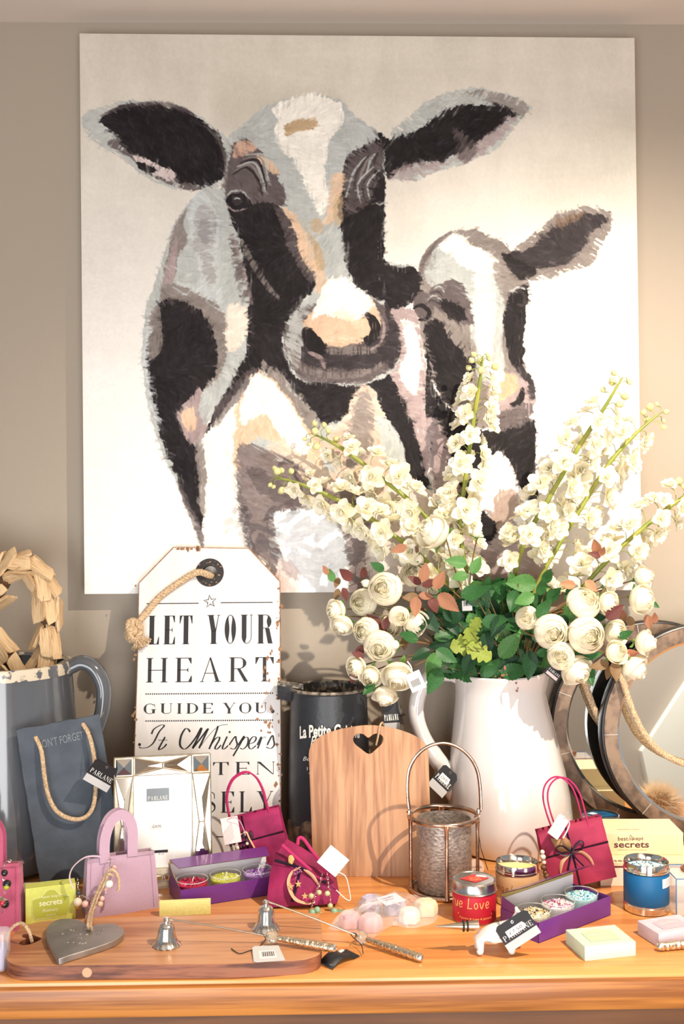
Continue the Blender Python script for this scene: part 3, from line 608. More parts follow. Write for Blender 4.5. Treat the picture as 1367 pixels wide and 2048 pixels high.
GRY = mat('grey_card', (188, 188, 188), .5)
CORD = mat('black_cord', (26, 24, 26), .7)
SILV = mat('polished_silver', (225, 222, 216), .16, 1., bump=.05, bscale=60)
def fill_px(mb, M, pts, z0=.0004, th=0):
    mb.prism([P2(M, *p) for p in pts], th, Matrix.Translation((0, 0, z0)))
def chips(mb, pts, r0, r1, seed, z=.0005):
    rnd = random.Random(seed)
    for (x, y) in pts:
        n = 7; r = rnd.uniform(r0, r1); e = rnd.uniform(.5, 2)
        mb.add([(x + r * rnd.uniform(.4, 1) * math.cos(2 * PI * i / n), y + r * e * rnd.uniform(.4, 1) * math.sin(2 * PI * i / n), z) for i in range(n)], [tuple(range(n))])
def hang_tag(name, label, M, w, h, parent_label=None, words='PARLANE', price=None, group=None, holeTop=True):
    """card hanging tag: M local frame, X right, Y up, card spans 0..w, 0..h"""
    t = thingM(name, label, 'price tag', M, group)
    obj('card', MB().prism([(0, 0), (w, 0), (w, h - .004), (w - .004, h), (.004, h), (0, h - .004)], .0006, None), BLK, t, smooth=False)
    obj('grey_band', MB().prism([(0, 0), (w, 0), (w, h * .3), (0, h * .3)], .0003, xf((0, 0, .0006))), GRY, t, smooth=False)
    m_ = MB(); serif(m_, words, w * .06, h * .38, w * .88, h * .2, h * .022, h * .008, Matrix.Translation((0, 0, .0009))); obj('lettering', m_, WHT, t, smooth=False)
    if price: 
        obj('price_sticker', MB().prism([(w * .2, h * .45), (w * .72, h * .45), (w * .78, h * .55), (w * .72, h * .7), (w * .2, h * .7)], .0003, xf((0, 0, .001))), WHT, t, smooth=False)
        m_ = MB(); text(m_, price, w * .27, h * .51, w * .4, h * .12, Matrix.Translation((0, 0, .0015))); obj('price', m_, INK, t, smooth=False)
    obj('eyelet', MB().torus(.0016, .0005, 14, 6, xf((w / 2, h - .005, .0008))), SILV, t)
    return t
# ================================================================== grey glazed jug
def glaze():
    m = mat('grey_glaze', (84, 87, 92), .12, var=.18, vscale=9, coat=.6, stretch=(1, 1, .25), bump=.05, bscale=14)
    return m
gj = W(-5, 1325, -.15); RJ = .117; zt = gj.z
tj = thing('glazed_jug', 'large shiny grey glazed jug at the far left holding the driftwood wreath', 'jug', (gj.x, -.15, 0))
prof = [(.108, 0), (.124, .01), (.134, .05), (.135, .1), (.131, .17), (.124, .25), (.119, zt - .014), (.1195, zt - .006), (.118, zt), (.114, zt + .001), (.110, zt - .004), (.112, .25), (.122, .15), (.12, .04), (.0, .03)]
obj('body', MB().lathe(prof, 64), glaze(), tj)
wm = mat('worn_rim_glaze', (206, 194, 172), .4, col2=(92, 94, 98), vscale=60, thresh=(.5, .54), coat=.5)
obj('rim_band', MB().lathe_open([(.1203, zt - .017), (.1208, zt - .008), (.1192, zt + .0012), (.114, zt + .0018), (.1095, zt - .003)], 64), wm, tj)
hp = [W(px, py, -.15) for px, py in ((120, 1343), (140, 1334), (165, 1325), (190, 1338), (206, 1370), (207, 1405), (200, 1440), (184, 1480), (165, 1520), (142, 1545))]
obj('handle', MB().tube(crom(hp, 6), [.016] * 6 + [.0135] * 43 + [.015] * 6, 16, flat=.8), glaze(), tj, world=True)
# ================================================================== driftwood heart wreath
rnd = random.Random(5)
tw = thing('driftwood_wreath', 'heart shaped wreath of pale driftwood slats standing in the grey glazed jug', 'wreath', tuple(W(60, 1400, -.13)))
dw = wood('driftwood', (222, 192, 150), (176, 140, 98), (60, 60, 6), rough=.85, lines=.6, bump=.5)
core = crom([W(px, py, -.13) for px, py in ((64, 1400), (80, 1350), (93, 1290), (95, 1220), (84, 1165), (55, 1132), (22, 1140), (-12, 1190), (-40, 1130), (-80, 1120), (-105, 1160), (-80, 1210), (-30, 1255), (12, 1310), (50, 1370))], 8, True)
obj('core', MB().tube(core[:], .012, 8, closed=True), mat('wreath_core', (92, 66, 44), .9), tw, world=True)
vars_ = []
for k in range(5):
    L_, w_, h_ = .05, .019 + .003 * (k % 3), .0055; m_ = MB(); n = 6; vs = []; 
    for i in range(n + 1):
        z = L_ * (i / n - .5); wob = rnd.uniform(-.0012, .0012); ww = w_ / 2 * (1 - .25 * (i == 0) - .2 * (i == n)); hh = h_ / 2 * (1 - .4 * (i in (0, n)))
        sk = (i in (0, n)) * rnd.uniform(-.004, .004)
        vs += [(-ww + wob, -hh, z + sk), (ww + wob, -hh, z - sk), (ww + wob, hh, z - sk), (-ww + wob, hh, z + sk)]
    fs = [(i * 4 + j, i * 4 + (j + 1) % 4, i * 4 + 4 + (j + 1) % 4, i * 4 + 4 + j) for i in range(n) for j in range(4)] + [(3, 2, 1, 0), (n * 4, n * 4 + 1, n * 4 + 2, n * 4 + 3)]
    m_.add(vs, fs); me_ = bpy.data.meshes.new('driftwood_piece'); me_.from_pydata([tuple(v) for v in m_.v], [], m_.f); me_.materials.append(dw); vars_.append(me_)
K = len(core); rinv = RM[tw.name].inverted(); cnt = 0
for s in range(0, K, 6):
    for a in ((-60, 5, 65) if s % 12 else (-35, 35, 90)):
        if cnt >= 96: break
        i = (s + rnd.randint(-1, 1)) % K; p = core[i]; tg = (core[(i + 2) % K] - core[i - 2]).normalized(); fr = Vector((0, -1, 0)); sd = tg.cross(fr).normalized()
        an = R(a + rnd.uniform(-12, 12)); nn = (fr * math.cos(an) + sd * math.sin(an)).normalized(); off = .0165 + rnd.uniform(0, .004)
        tt = (tg + sd * rnd.uniform(-.22, .22) + nn * -.16).normalized(); xx = tt.cross(nn).normalized(); yy = tt.cross(xx)
        Mx = Matrix.Translation(p + nn * off) @ Matrix((xx, yy, tt)).transposed().to_4x4()
        o = bpy.data.objects.new('driftwood_piece', vars_[cnt % 5]); COL.objects.link(o); o.parent = tw; o.matrix_local = rinv @ Mx @ Matrix.Diagonal((1, 1, rnd.uniform(.8, 1.15), 1)); cnt += 1
# ================================================================== slate board
SLT = mat('slate', (72, 80, 90), .75, var=.12, vscale=30, bump=.5, bscale=90)
Ms = frame3(W(80, 1772, -.292), W(252, 1742, -.252), W(32, 1460, -.282))
ts = thingM('slate_board', 'blue grey slate memo board with rope handle leaning against the grey glazed jug', 'memo board', Ms)
rnd = random.Random(3)
c4 = [P2(Ms, *p) for p in ((80, 1772), (252, 1742), (198, 1429), (32, 1460))]; out = []
for i in range(4):
    a, b = c4[i], c4[(i + 1) % 4]
    for k in range(14):
        t = k / 14; out.append((a[0] + (b[0] - a[0]) * t + rnd.uniform(-.0008, .0008), a[1] + (b[1] - a[1]) * t + rnd.uniform(-.0008, .0008)))
out = [(x, y) for x, y in out]
obj('slate', MB().prism(out, -.007), SLT, ts, bevel=.0012)
m_ = MB(); a = P2(Ms, 76, 1498); b = P2(Ms, 166, 1478); an = math.atan2(b[1] - a[1], b[0] - a[0])
text(m_, "DON'T FORGET", 0, 0, math.hypot(b[0] - a[0], b[1] - a[1]) * 1.02, .0125, xf((a[0], a[1], .0006), (0, 0, an))); obj('engraved_words', m_, mat('engraving', (122, 128, 134), .8), ts, smooth=False)
rp = [P2(Ms, *p) for p in ((71, 1474), (82, 1500), (88, 1550), (96, 1590), (113, 1620), (140, 1634), (165, 1633), (182, 1615), (189, 1580), (188, 1530), (182, 1490), (175, 1464), (166, 1448))]
zz = [-.002, .009, .012, .013, .014, .014, .014, .014, .014, .014, .013, .010, -.002]
obj('rope_handle', MB().rope([(p[0], p[1], z) for p, z in zip(rp, zz)], .0034, 110), JUTE, ts)
Mt = frame3(W(165, 1558, -.298), W(222, 1590, -.270), W(186, 1516, -.292))
hang_tag('swing_tag', 'black and grey swing tag looped on the rope handle of the slate board', Mt, .047, .037)
a0 = Ms @ Vector((*P2(Ms, 180, 1463), .012)); a1 = Mt @ Vector((.006, .034, .001))
obj('tag_cord', MB().tube(crom([a0, (a0 + a1) / 2 + Vector((.004, -.006, 0)), a1], 6), .0005, 5), CORD, bpy.data.objects['swing_tag'], world=True)
# ================================================================== luggage label sign
Mg = frame3(Vector((W(266, 1709, -.14).x, -.14, 0)), Vector((W(562, 1709, -.14).x, -.14, 0)), Vector((W(266, 1709, -.14).x, -.052, .512)))
tg_ = thingM('wooden_sign', 'tall white distressed wooden luggage label sign with black lettering and a rope', 'sign', Mg)
SW = mat('distressed_white_paint', (220, 216, 213), .6, var=.04, vscale=6, stretch=(8, .6, 1), bump=.1, bscale=40)
BRN = mat('bare_mdf', (150, 112, 82), .85, var=.2, vscale=120)
o_ = [P2(Mg, *p) for p in ((562, 1500), (561, 1350), (560, 1162), (498, 1096), (346, 1094), (277, 1165), (274, 1330), (268, 1500))]
out = [(P2(Mg, 562, 1700)[0], 0)] + o_ + [(P2(Mg, 264, 1700)[0], 0)]
hc = P2(Mg, 419, 1145); hr_ = .0125
circ = lambda c, r, n=36: [(c[0] + r * math.cos(2 * PI * i / n), c[1] + r * math.sin(2 * PI * i / n)) for i in range(n)]
obj('board', MB().prism(out, -.011, xf((0, 0, -.0006)), holes=[circ(hc, hr_)]), BRN, tg_, smooth=False)
ins = [(x + (.0014 if x < .12 else -.0014), y - (.0014 if y > .4 else -.0014)) for x, y in out]
obj('white_face', MB().prism(ins, .0006, xf((0, 0, -.0006)), holes=[circ(hc, .018)]), SW, tg_, smooth=False)
obj('grommet', MB().lathe_open([(hr_ - .0002, -.006), (hr_, .001), (.0245, .001), (.0247, -.0002)], 40, xf((hc[0], hc[1], 0))), mat('worn_black', (40, 36, 36), .6, col2=(168, 132, 100), vscale=160, thresh=(.6, .64), stretch=(1, 2, 1)), tg_)
m_ = MB(); z = Matrix.Translation((0, 0, .0004))
def px_line(s, x0, y0, x1, y1, st, hr, sf=None, gap=.28, wid=None):     # serif line between two photo corners: x0,y1 is the lower left
    a = P2(Mg, x0, y1); b = P2(Mg, x1, y0); k = S(1, -.1); serif(m_, s, a[0], a[1], b[0] - a[0], b[1] - a[1], st * k, hr * k, z, gap, sf * k if sf else None, wid)
px_line('LET', 296, 1231, 385, 1289, 9.5, 1.3, 2.2, .33, {'L': .8, 'E': .85, 'T': .95})
px_line('YOUR', 414, 1229, 544, 1288, 9.5, 1.3, 2.2, .33, {'Y': .9, 'O': .8, 'U': .85, 'R': 1.05})
px_line('HEART', 292, 1314, 547, 1365, 7, 1.4, 3.2, .42)
px_line('GUIDE', 287, 1406, 426, 1428, 5, 1.0, 2, .35); px_line('YOU', 445, 1405, 533, 1427, 5, 1.0, 2, .3); px_line('.', 541, 1405, 549, 1426, 6.5, 5)
px_line('LISTEN', 318, 1523, 549, 1551, 5.5, 1.1, 2, .42); px_line('CLOSELY', 292, 1582, 546, 1627, 5.5, 1.3, 2.5, .33)
for (x0, x1, yy) in ((293, 397, 1207), (441, 545, 1205), (432, 500, 1673)):
    a = P2(Mg, x0, yy + 1.3); b = P2(Mg, x1, yy - 1.3); rect(m_, a[0], a[1], b[0], b[1], z)
for yy in (1388, 1442):
    for k in range(60):
        c = P2(Mg, 292 + k * 4.28, yy - k * .03); rect(m_, c[0] - .0011, c[1] - .0011, c[0] + .0011, c[1] + .0011, z)
c = P2(Mg, 420, 1203); ks = S(1, -.08)
sp = [(c[0] + (13 if i % 2 == 0 else 5) * ks * math.sin(PI * i / 5 - .12), c[1] + (13 if i % 2 == 0 else 5) * ks * math.cos(PI * i / 5 - .12)) for i in range(10)]
m_.tube([(x, y, .0004) for x, y in sp], .0008, 4, closed=True)
def pp(pts, w0, w1, mode='down'): pen(m_, [P2(Mg, *p) for p in pts], w0 * ks, w1 * ks, z, 8, mode=mode)
# flowing script: It Whispers
pp([(278, 1494), (284, 1496), (296, 1494), (307, 1485), (318, 1464), (328, 1452), (322, 1450), (308, 1458), (303, 1468)], .9, 3.6, 'vert'); arc(m_, *P2(Mg, 279, 1489), .0025, .0025, 0, 360, .0024, .0024, z)
pp([(330, 1474), (318, 1496), (320, 1499), (328, 1494), (333, 1488)], .9, 3.8, 'vert'); pp([(316, 1480), (335, 1480)], .8, .8)
pp([(380, 1464), (376, 1458), (370, 1458), (362, 1472), (360, 1490), (368, 1498), (378, 1492), (392, 1474), (402, 1456), (400, 1466), (385, 1496)], .9, 4.2, 'vert')
pp([(385, 1497), (400, 1478), (415, 1458), (412, 1466), (398, 1496)], .9, 4.2, 'vert'); pp([(398, 1497), (420, 1468), (438, 1452), (455, 1449)], .9, 1.2)
pp([(436, 1452), (430, 1470), (418, 1498)], 1, 3.8, 'vert'); pp([(420, 1492), (430, 1478), (438, 1474), (438, 1480), (430, 1495), (434, 1498), (442, 1490)], .9, 3.6, 'vert')
pp([(454, 1473), (445, 1494), (448, 1498), (456, 1491)], .9, 3.6, 'vert'); arc(m_, *P2(Mg, 459, 1464), .0018, .0018, 0, 360, .0017, .0017, z)
pp([(458, 1490), (470, 1473), (472, 1480), (474, 1490), (468, 1498), (460, 1496)], .9, 3.4, 'vert')
pp([(476, 1490), (488, 1472), (480, 1488), (466, 1512)], 1, 3.8, 'vert'); pp([(480, 1486), (490, 1475), (496, 1477), (494, 1490), (486, 1498), (480, 1496)], .9, 3.4, 'vert')
pp([(498, 1488), (508, 1484), (512, 1476), (507, 1473), (500, 1480), (497, 1492), (502, 1498), (512, 1491)], .9, 3.4, 'vert')
pp([(514, 1490), (522, 1474), (520, 1484), (515, 1497)], 1, 3.6, 'vert'); pp([(518, 1486), (526, 1475), (532, 1475)], .9, 2)
pp([(534, 1490), (544, 1471), (547, 1480), (548, 1490), (541, 1497), (532, 1494)], .9, 3.6, 'vert')
obj('lettering', m_, INK, tg_, smooth=False)
m_ = MB(); rnd = random.Random(8); pts = []
for k in range(70):
    s_ = rnd.random(); yy = rnd.uniform(1170, 1690)
    pts.append(P2(Mg, rnd.gauss(557, 2.5) if s_ < .6 else rnd.gauss(270 + (1330 - yy) * .012, 1.6), yy))
for k in range(22): pts.append(P2(Mg, rnd.gauss(536, 7), rnd.uniform(1285, 1480)))
for k in range(12): pts.append(P2(Mg, rnd.uniform(350, 410), 1098))
chips(m_, pts, .0012, .0042, 4); obj('worn_patches', m_, BRN, tg_, smooth=False, kind='stuff')
rp = [(*P2(Mg, 422, 1153), -.012), (*P2(Mg, 415, 1150), .004), (*P2(Mg, 395, 1146), .009), (*P2(Mg, 360, 1166), .009), (*P2(Mg, 320, 1196), .009), (*P2(Mg, 283, 1240), .009), (*P2(Mg, 272, 1252), .01)]
m_ = MB().rope(rp, .0062, 60)
kc = P2(Mg, 268, 1262)
m_.ico((kc[0], kc[1], .012), .0105, 2)
m_.rope([(kc[0] + .0135 * math.cos(a) * math.cos(a * .31), kc[1] + .0165 * math.sin(a), .013 + .011 * math.cos(a) * math.sin(a * .31)) for a in [i * .5 for i in range(44)]], .0056, 60)
for k in range(46):
    a = rnd.uniform(-1.9, -.3); L_ = rnd.uniform(.016, .026); zq = rnd.uniform(.004, .02); s0 = Vector((kc[0] + .006, kc[1] - .008, .011)); e = s0 + Vector((math.cos(a) * L_, math.sin(a) * L_, zq - .011))
    m_.tube(crom([s0, (s0 + e) / 2 + Vector((rnd.uniform(-.003, .003), 0, rnd.uniform(0, .006))), e, e + Vector((rnd.uniform(-.004, .004), rnd.uniform(-.002, .004), rnd.uniform(-.003, .003)))], 3), .0011, 5)
obj('rope', m_, JUTE, tg_)
# ================================================================== black cafe jug
BJ = mat('black_enamel', (48, 50, 54), .38, var=.12, vscale=12, bump=.25, bscale=160)
RST = mat('rust_speckle', (70, 60, 52), .75, col2=(128, 108, 86), vscale=70, thresh=(.4, .6))
PAT = mat('worn_cream_metal', (150, 140, 124), .7, col2=(66, 60, 54), vscale=90, thresh=(.42, .56))
bj = W(657, 1375, -.117); tb_ = thing('metal_jug', 'tall matt black metal jug with white painted words behind the heart hole board', 'jug', (bj.x, -.117, 0)); zb = bj.z
rb = lambda z_: .073 - (.073 - .064) * (z_ / zb)
obj('body', MB().lathe_open([(.06, 0), (.0715, .002)] + [(rb(z_), z_) for z_ in (.01, .05, .1, .15, .2, zb - .004)] + [(.066, zb - .002), (.0665, zb + .001), (.064, zb + .002), (.062, zb - .002), (.064, .1), (.066, .01), (0, .008)], 56), BJ, tb_)
obj('rim', MB().torus(.0648, .0026, 48, 8, xf((0, 0, zb))), PAT, tb_)
obj('rusty_foot', MB().lathe_open([(rb(0) + .0006, .0), (rb(.04) + .0006, .04), (rb(.066) + .0005, .066)], 56, fn=lambda p, a: p + Vector((0, 0, (.008 * math.sin(3 * a) + .004 * math.sin(11 * a)) if p.z > .06 else 0))), RST, tb_)
obj('inner_wear', MB().lathe_open([(.0618, zb - .05), (.0621, zb - .001)], 48), PAT, tb_)
a, b = W(556, 1371, -.120) - Vector((bj.x, -.117, 0)), W(592, 1375, -.117) - Vector((bj.x, -.117, 0))
m_ = MB(); k = .0135
vs = [(a.x, -k, a.z + .004), (a.x, k, a.z + .004), (b.x + .012, k * 1.6, zb + .001), (b.x + .012, -k * 1.6, zb + .001), (a.x, -k * .5, a.z - .021), (a.x, k * .5, a.z - .021), (b.x + .012, k, a.z - .03), (b.x + .012, -k, a.z - .03)]
m_.add(vs, [(0, 4, 5, 1), (0, 3, 7, 4), (1, 5, 6, 2), (4, 7, 6, 5)]); obj('spout', m_, BJ, tb_, solid=.003, bevel=.001)
obj('spout_lip', MB().tube([vs[3], vs[0], vs[1], vs[2]], .002, 6), PAT, tb_)
hp = [W(px, py, -.117) for px, py in ((728, 1388), (742, 1382), (765, 1388), (788, 1406), (797, 1440), (796, 1500), (785, 1570), (760, 1620), (736, 1640))]
obj('handle', MB().tube(crom(hp, 5), .0095, 12, flat=.7), PAT, tb_, world=True)
m_ = MB(); kk = S(1, -.187)
def cyl_text(s, px0, px1, py0, py1, slope=0., shear=0., bold=.02):
    w_ = MB(); text(w_, s, (px0 - 657) * kk, 0, (px1 - px0) * kk, (py1 - py0) * kk, None, shear, bold=bold); z0 = HCAM - (py1 - 1024) * kk
    for v in w_.v: v.y += z0 + slope * v.x + (-v.x ** 2 * 2.5)
    on_cyl(w_, .0685, .001); m_.v += [Vector(v) for v in w_.v] if not m_.v else [Vector(v) for v in w_.v]; o = len(m_.v) - len(w_.v); m_.f += [tuple(i + o for i in f) for f in w_.f]; m_.m += w_.m
cyl_text('La Petite Cuisine', 592, 725, 1448, 1474, .0, 0, .03); cyl_text('Patisserie', 618, 700, 1466, 1486, .15, .3); cyl_text('Beaute, Elegance', 600, 712, 1516, 1527, -.1, .3, 0); cyl_text('10, Rue de Paris', 610, 705, 1532, 1540, 0, 0, 0); cyl_text('_', 614, 640, 1544, 1546, 0, 0, 0)
obj('painted_words', m_, mat('chalk_paint', (222, 218, 208), .8), tb_, smooth=False)
Mt = frame3(W(768, 1465, -.135), W(798, 1463, -.135), W(768, 1433, -.129))
t_ = hang_tag('swing_tag', 'dark swing tag hanging from the black metal jug handle', Mt, .027, .05)
m_ = MB().torus(.0115, .0006, 20, 5, xf(tuple(W(796, 1428, -.117)), (0, .1, 0))); obj('tag_cord', m_, CORD, t_, world=True)
# ================================================================== upright heart-hole board
ACA = wood('acacia_wood', (192, 144, 106), (146, 100, 68), (34, 2.2, 34), rough=.5, lines=.55, scale=1.1, bump=.2)
Mu = stand(624, 1754, 862, 1753, 12.5)
tu = thingM('heart_hole_board', 'upright arched wooden chopping board with a heart shaped hole leaning on the black metal jug', 'chopping board', Mu)
arch = crom([(618, 1530, 0), (618, 1500, 0), (630, 1481, 0), (655, 1466, 0), (690, 1456, 0), (737, 1450, 0), (785, 1456, 0), (822, 1468, 0), (846, 1483, 0), (855, 1500, 0), (857, 1530, 0)], 4)
out = [P2(Mu, p.x, p.y) for p in arch] + [(P2(Mu, 864, 1757)[0], 0), (P2(Mu, 626, 1757)[0], 0)]
heart_px = [(738, 1508), (722, 1498), (709, 1487), (706, 1477), (711, 1469), (718, 1467), (727, 1469), (736, 1475.5), (746, 1469), (755, 1467), (763, 1471), (766, 1478), (763, 1487), (752, 1498)]
hh = crom([(*P2(Mu, *p), 0) for p in heart_px], 3, True)
obj('board', MB().prism(out, -.016, holes=[[(p.x, p.y) for p in hh]]), ACA, tu, bevel=.0015)
c = [P2(Mu, *p) for p in ((752, 1490), (756, 1470), (760, 1450), (766, 1449), (768, 1470), (764, 1488))]
obj('hanging_cord', MB().rope([(c[0][0], c[0][1], -.012), (c[1][0], c[1][1], .002), (c[2][0], c[2][1], .002), (c[3][0], c[3][1] + .002, -.008), (c[4][0], c[4][1], -.019), (c[5][0], c[5][1], -.014)], .0016, 160), JUTE, tu)
# ================================================================== white jug
WG = mat('white_glaze', (226, 220, 216), .07, coat=.8, var=.015, vscale=5, bump=.06, bscale=10)
wj = W(1019, 1345, -.10); zw = wj.z; tw_ = thing('white_jug', 'tall shiny white glazed jug holding the bouquet of cream flowers', 'jug', (W(1025, 1700, -.10).x, -.10, 0))
def shear(p, a): return p + Vector((-.075 * p.z - .0 * p.z, 0, 0)) + (Vector((.008, 0, .008)) * max(0, math.cos(a)) ** 3 if p.z > zw - .03 else Vector())
pr = [(.088, .0), (.098, .003), (.1045, .02), (.1055, .05), (.1035, .09), (.0985, .13), (.092, .17), (.085, .21), (.079, .245), (.0765, zw - .03), (.077, zw - .015), (.081, zw - .004), (.082, zw), (.080, zw + .002), (.076, zw - .003), (.072, zw - .02), (.072, .24), (.09, .15), (.099, .05), (0, .02)]
obj('body', MB().lathe(pr, 72, fn=shear), WG, tw_)
hp = [W(px, py, -.10) for px, py in ((930, 1362), (900, 1348), (868, 1350), (846, 1368), (834, 1400), (833, 1435), (844, 1470), (864, 1505), (886, 1535), (905, 1562), (925, 1590))]
obj('handle', MB().tube(crom(hp, 6), [.0125] * 6 + [.0135] * 36 + [.015] * 6 + [.019] * 7 + [.026] * 6, 18), WG, tw_, world=True)
m_ = MB(); rnd = random.Random(2)
for cx, cy, n in ((960, 1352, 16), (992, 1362, 14), (1030, 1366, 6), (1008, 1350, 10)):
    for k in range(n):
        x = cx + rnd.gauss(0, 7); y = cy + rnd.gauss(0, 8); m_.ico(W(x, y, -.10 - math.sqrt(max(0, .079 ** 2 - (W(x, y, -.17).x - wj.x) ** 2)) - .0005), rnd.uniform(.001, .0024), 1, sq=(1, .4, 1.4))
obj('bare_clay_spots', m_, mat('terracotta', (150, 98, 78), .8), tw_, world=True)
Mt = frame3(W(882, 1588, -.150), W(862, 1552, -.150), W(887, 1570, -.142))
Mt = frame3(W(854, 1568, -.150), W(879, 1592, -.150), W(872, 1524, -.14))
t_ = hang_tag('swing_tag', 'black swing tag with white price sticker hanging on the white jug handle', Mt, .034, .045, price='£34.95')
m_ = MB().torus(.0165, .0006, 24, 5, xf(tuple(W(880, 1510, -.10)), (1.2, .5, 0))); obj('tag_cord', m_, CORD, t_, world=True)
# ================================================================== round mirrors
MW = wood('mirror_oak', (140, 117, 98), (90, 73, 60), (14, 14, 60), rough=.55, lines=.5)
MBK = mat('black_rim', (34, 31, 32), .35)
MIR = mat('mirror_glass', (236, 236, 232), .01, 1.)
RMI = .187
def mirror(label, cx_px, Yf, seams, rope_pts, tilt):
    c = W(cx_px, 1460, Yf); t = thing('round_mirror', label, 'mirror', (c.x, Yf, RMI + .001), (PI / 2 - R(tilt), 0, 0), 'round mirrors leaning on the wall')
    # local: X right, Y up, Z toward viewer
    obj('rim', MB().lathe_open([(RMI - .03, -.024), (RMI - .002, -.024), (RMI, -.022), (RMI, -.004), (RMI - .0015, -.001), (RMI - .004, .0), (RMI - .004, -.006), (RMI - .03, -.006)], 96), MBK, t)
    obj('wood_ring', MB().lathe_open([(RMI - .004, -.004), (RMI - .005, .001), (RMI - .0275, .0015), (RMI - .0285, -.006)], 96), MW, t)
    obj('mirror_glass', MB().lathe([(RMI - .029, -.0072), (RMI - .029, -.007)], 96), MIR, t, smooth=False)
    obj('glass_bevel', MB().lathe_open([(RMI - .0285, -.004), (RMI - .031, -.0055), (RMI - .033, -.0068)], 96), mat('bevel_glass', (226, 232, 234), .08, .9), t)
    m_ = MB()
    for a in seams: m_.box((RMI - .016, 0, .0012), (.0235, .0012, .0012), Matrix.Rotation(R(a), 4, 'Z'))
    obj('ring_joint', m_, mat('joint_filler', (190, 182, 172), .6), t, smooth=False)
    obj('rope_hanger', MB().rope(rope_pts, .0056, 62), JUTE, t)
    return t
mirror('back round mirror in weathered wood ring, half hidden behind the other mirror', 1310, -.036, (40, 100, 160, 196, 245, 300), [(-.135, .100, .010), (-.12, .055, .012), (-.10, .01, .012), (-.06, -.03, .012), (0, -.06, .012), (.06, -.03, .012), (.12, .05, .012), (.135, .1, .010)], 0)
mirror('front round mirror in weathered wood ring, cut by the right edge', 1417, -.088, (38, 96, 150, 181, 229, 300), [(-.158, .108, .004), (-.152, .092, .012), (-.138, .04, .020), (-.116, -.005, .024), (-.085, -.035, .024), (-.04, -.055, .022), (0, -.062, .014), (.05, -.05, .014), (.11, .0, .013), (.15, .09, .011)], 4)
def MR(px, py, y=-3.88):     # where a pixel of the front mirror looks on the wall behind the camera
    o = bpy.data.objects['round_mirror.001'].location; n = Vector((0, -math.cos(R(4)), math.sin(R(4)))); d = ray(px, py).normalized(); p = camL + d * ((o - camL).dot(n) / d.dot(n)); r = d - 2 * d.dot(n) * n; return p + r * ((y - p.y) / r.y)
q_ = [MR(*p) for p in ((1420, 1290), (1367, 1370), (1297, 1478), (1280, 1502), (1303, 1610), (1330, 1700), (1470, 1700), (1470, 1290))]
struct('wall_reflection_panel', MB().prism([(p.x, p.z) for p in q_], .06, Matrix.Translation((0, -3.84, 0)) @ Matrix.Rotation(PI / 2, 4, 'X')), mat('pale_reflection_panel', (232, 231, 222), .8), smooth=False)  # added panel, outlined through the front mirror to make its pale reflection
# ================================================================== front objects
Z3 = lambda p, z: (p[0], p[1], z)
# ---- chopping board lying flat
TH = .018
lb = T(330, 1880, 0); Ml = xf((lb.x, lb.y, 0))
tl = thing('lying_board', 'long acacia chopping board lying flat at the front left with a heart shaped hole', 'chopping board', (lb.x, lb.y, 0))
op = [T(px, py, TH) - lb for px, py in ((12, 1914), (17, 1893), (30, 1865), (52, 1851), (92, 1841), (180, 1838), (300, 1833), (450, 1829), (600, 1826), (632, 1829), (641, 1842), (643, 1880), (641, 1904), (625, 1915), (587, 1921), (464, 1927), (280, 1929), (120, 1931), (45, 1931), (20, 1925))]
hp = [T(px, py, TH) - lb for px, py in ((83, 1877), (66, 1886), (48, 1890), (38, 1887), (43, 1881), (52, 1877), (45, 1874), (46, 1868), (60, 1868), (72, 1872))]
sm = crom([(p.x, p.y, 0) for p in op], 3, True); hs = crom([(p.x, p.y, 0) for p in hp], 3, True)
AC2 = wood('acacia_lying', (204, 146, 100), (160, 104, 66), (2.0, 30, 30), rough=.42, lines=.5, coat=.15)
edge_mat(obj('board', MB().prism([(p.x, p.y) for p in sm], TH, holes=[[(p.x, p.y) for p in hs]]), AC2, tl, bevel=.0014), wood('acacia_edge', (150, 92, 64), (84, 44, 32), (5, 14, 60), rough=.45, lines=.4, scale=1.5))
p = T(175, 1943, .009) - lb; p.y -= .0015; m_ = MB().lathe([(.006, 0), (.006, .0006), (0, .0006)], 20, xf((p.x, p.y - .0012, p.z), (PI / 2, 0, 0))); obj('dowel_plug', m_, mat('dowel', (196, 158, 124), .6), tl)
pl = [T(14, 1905, .012), T(14, 1878, .03), T(24, 1856, .04), T(42, 1846, .044), T(56, 1858, .04), T(63, 1880, .022), T(64, 1884, .012)]
obj('cord_loop', MB().rope(pl, .0022, 120), JUTE, tl, world=True)
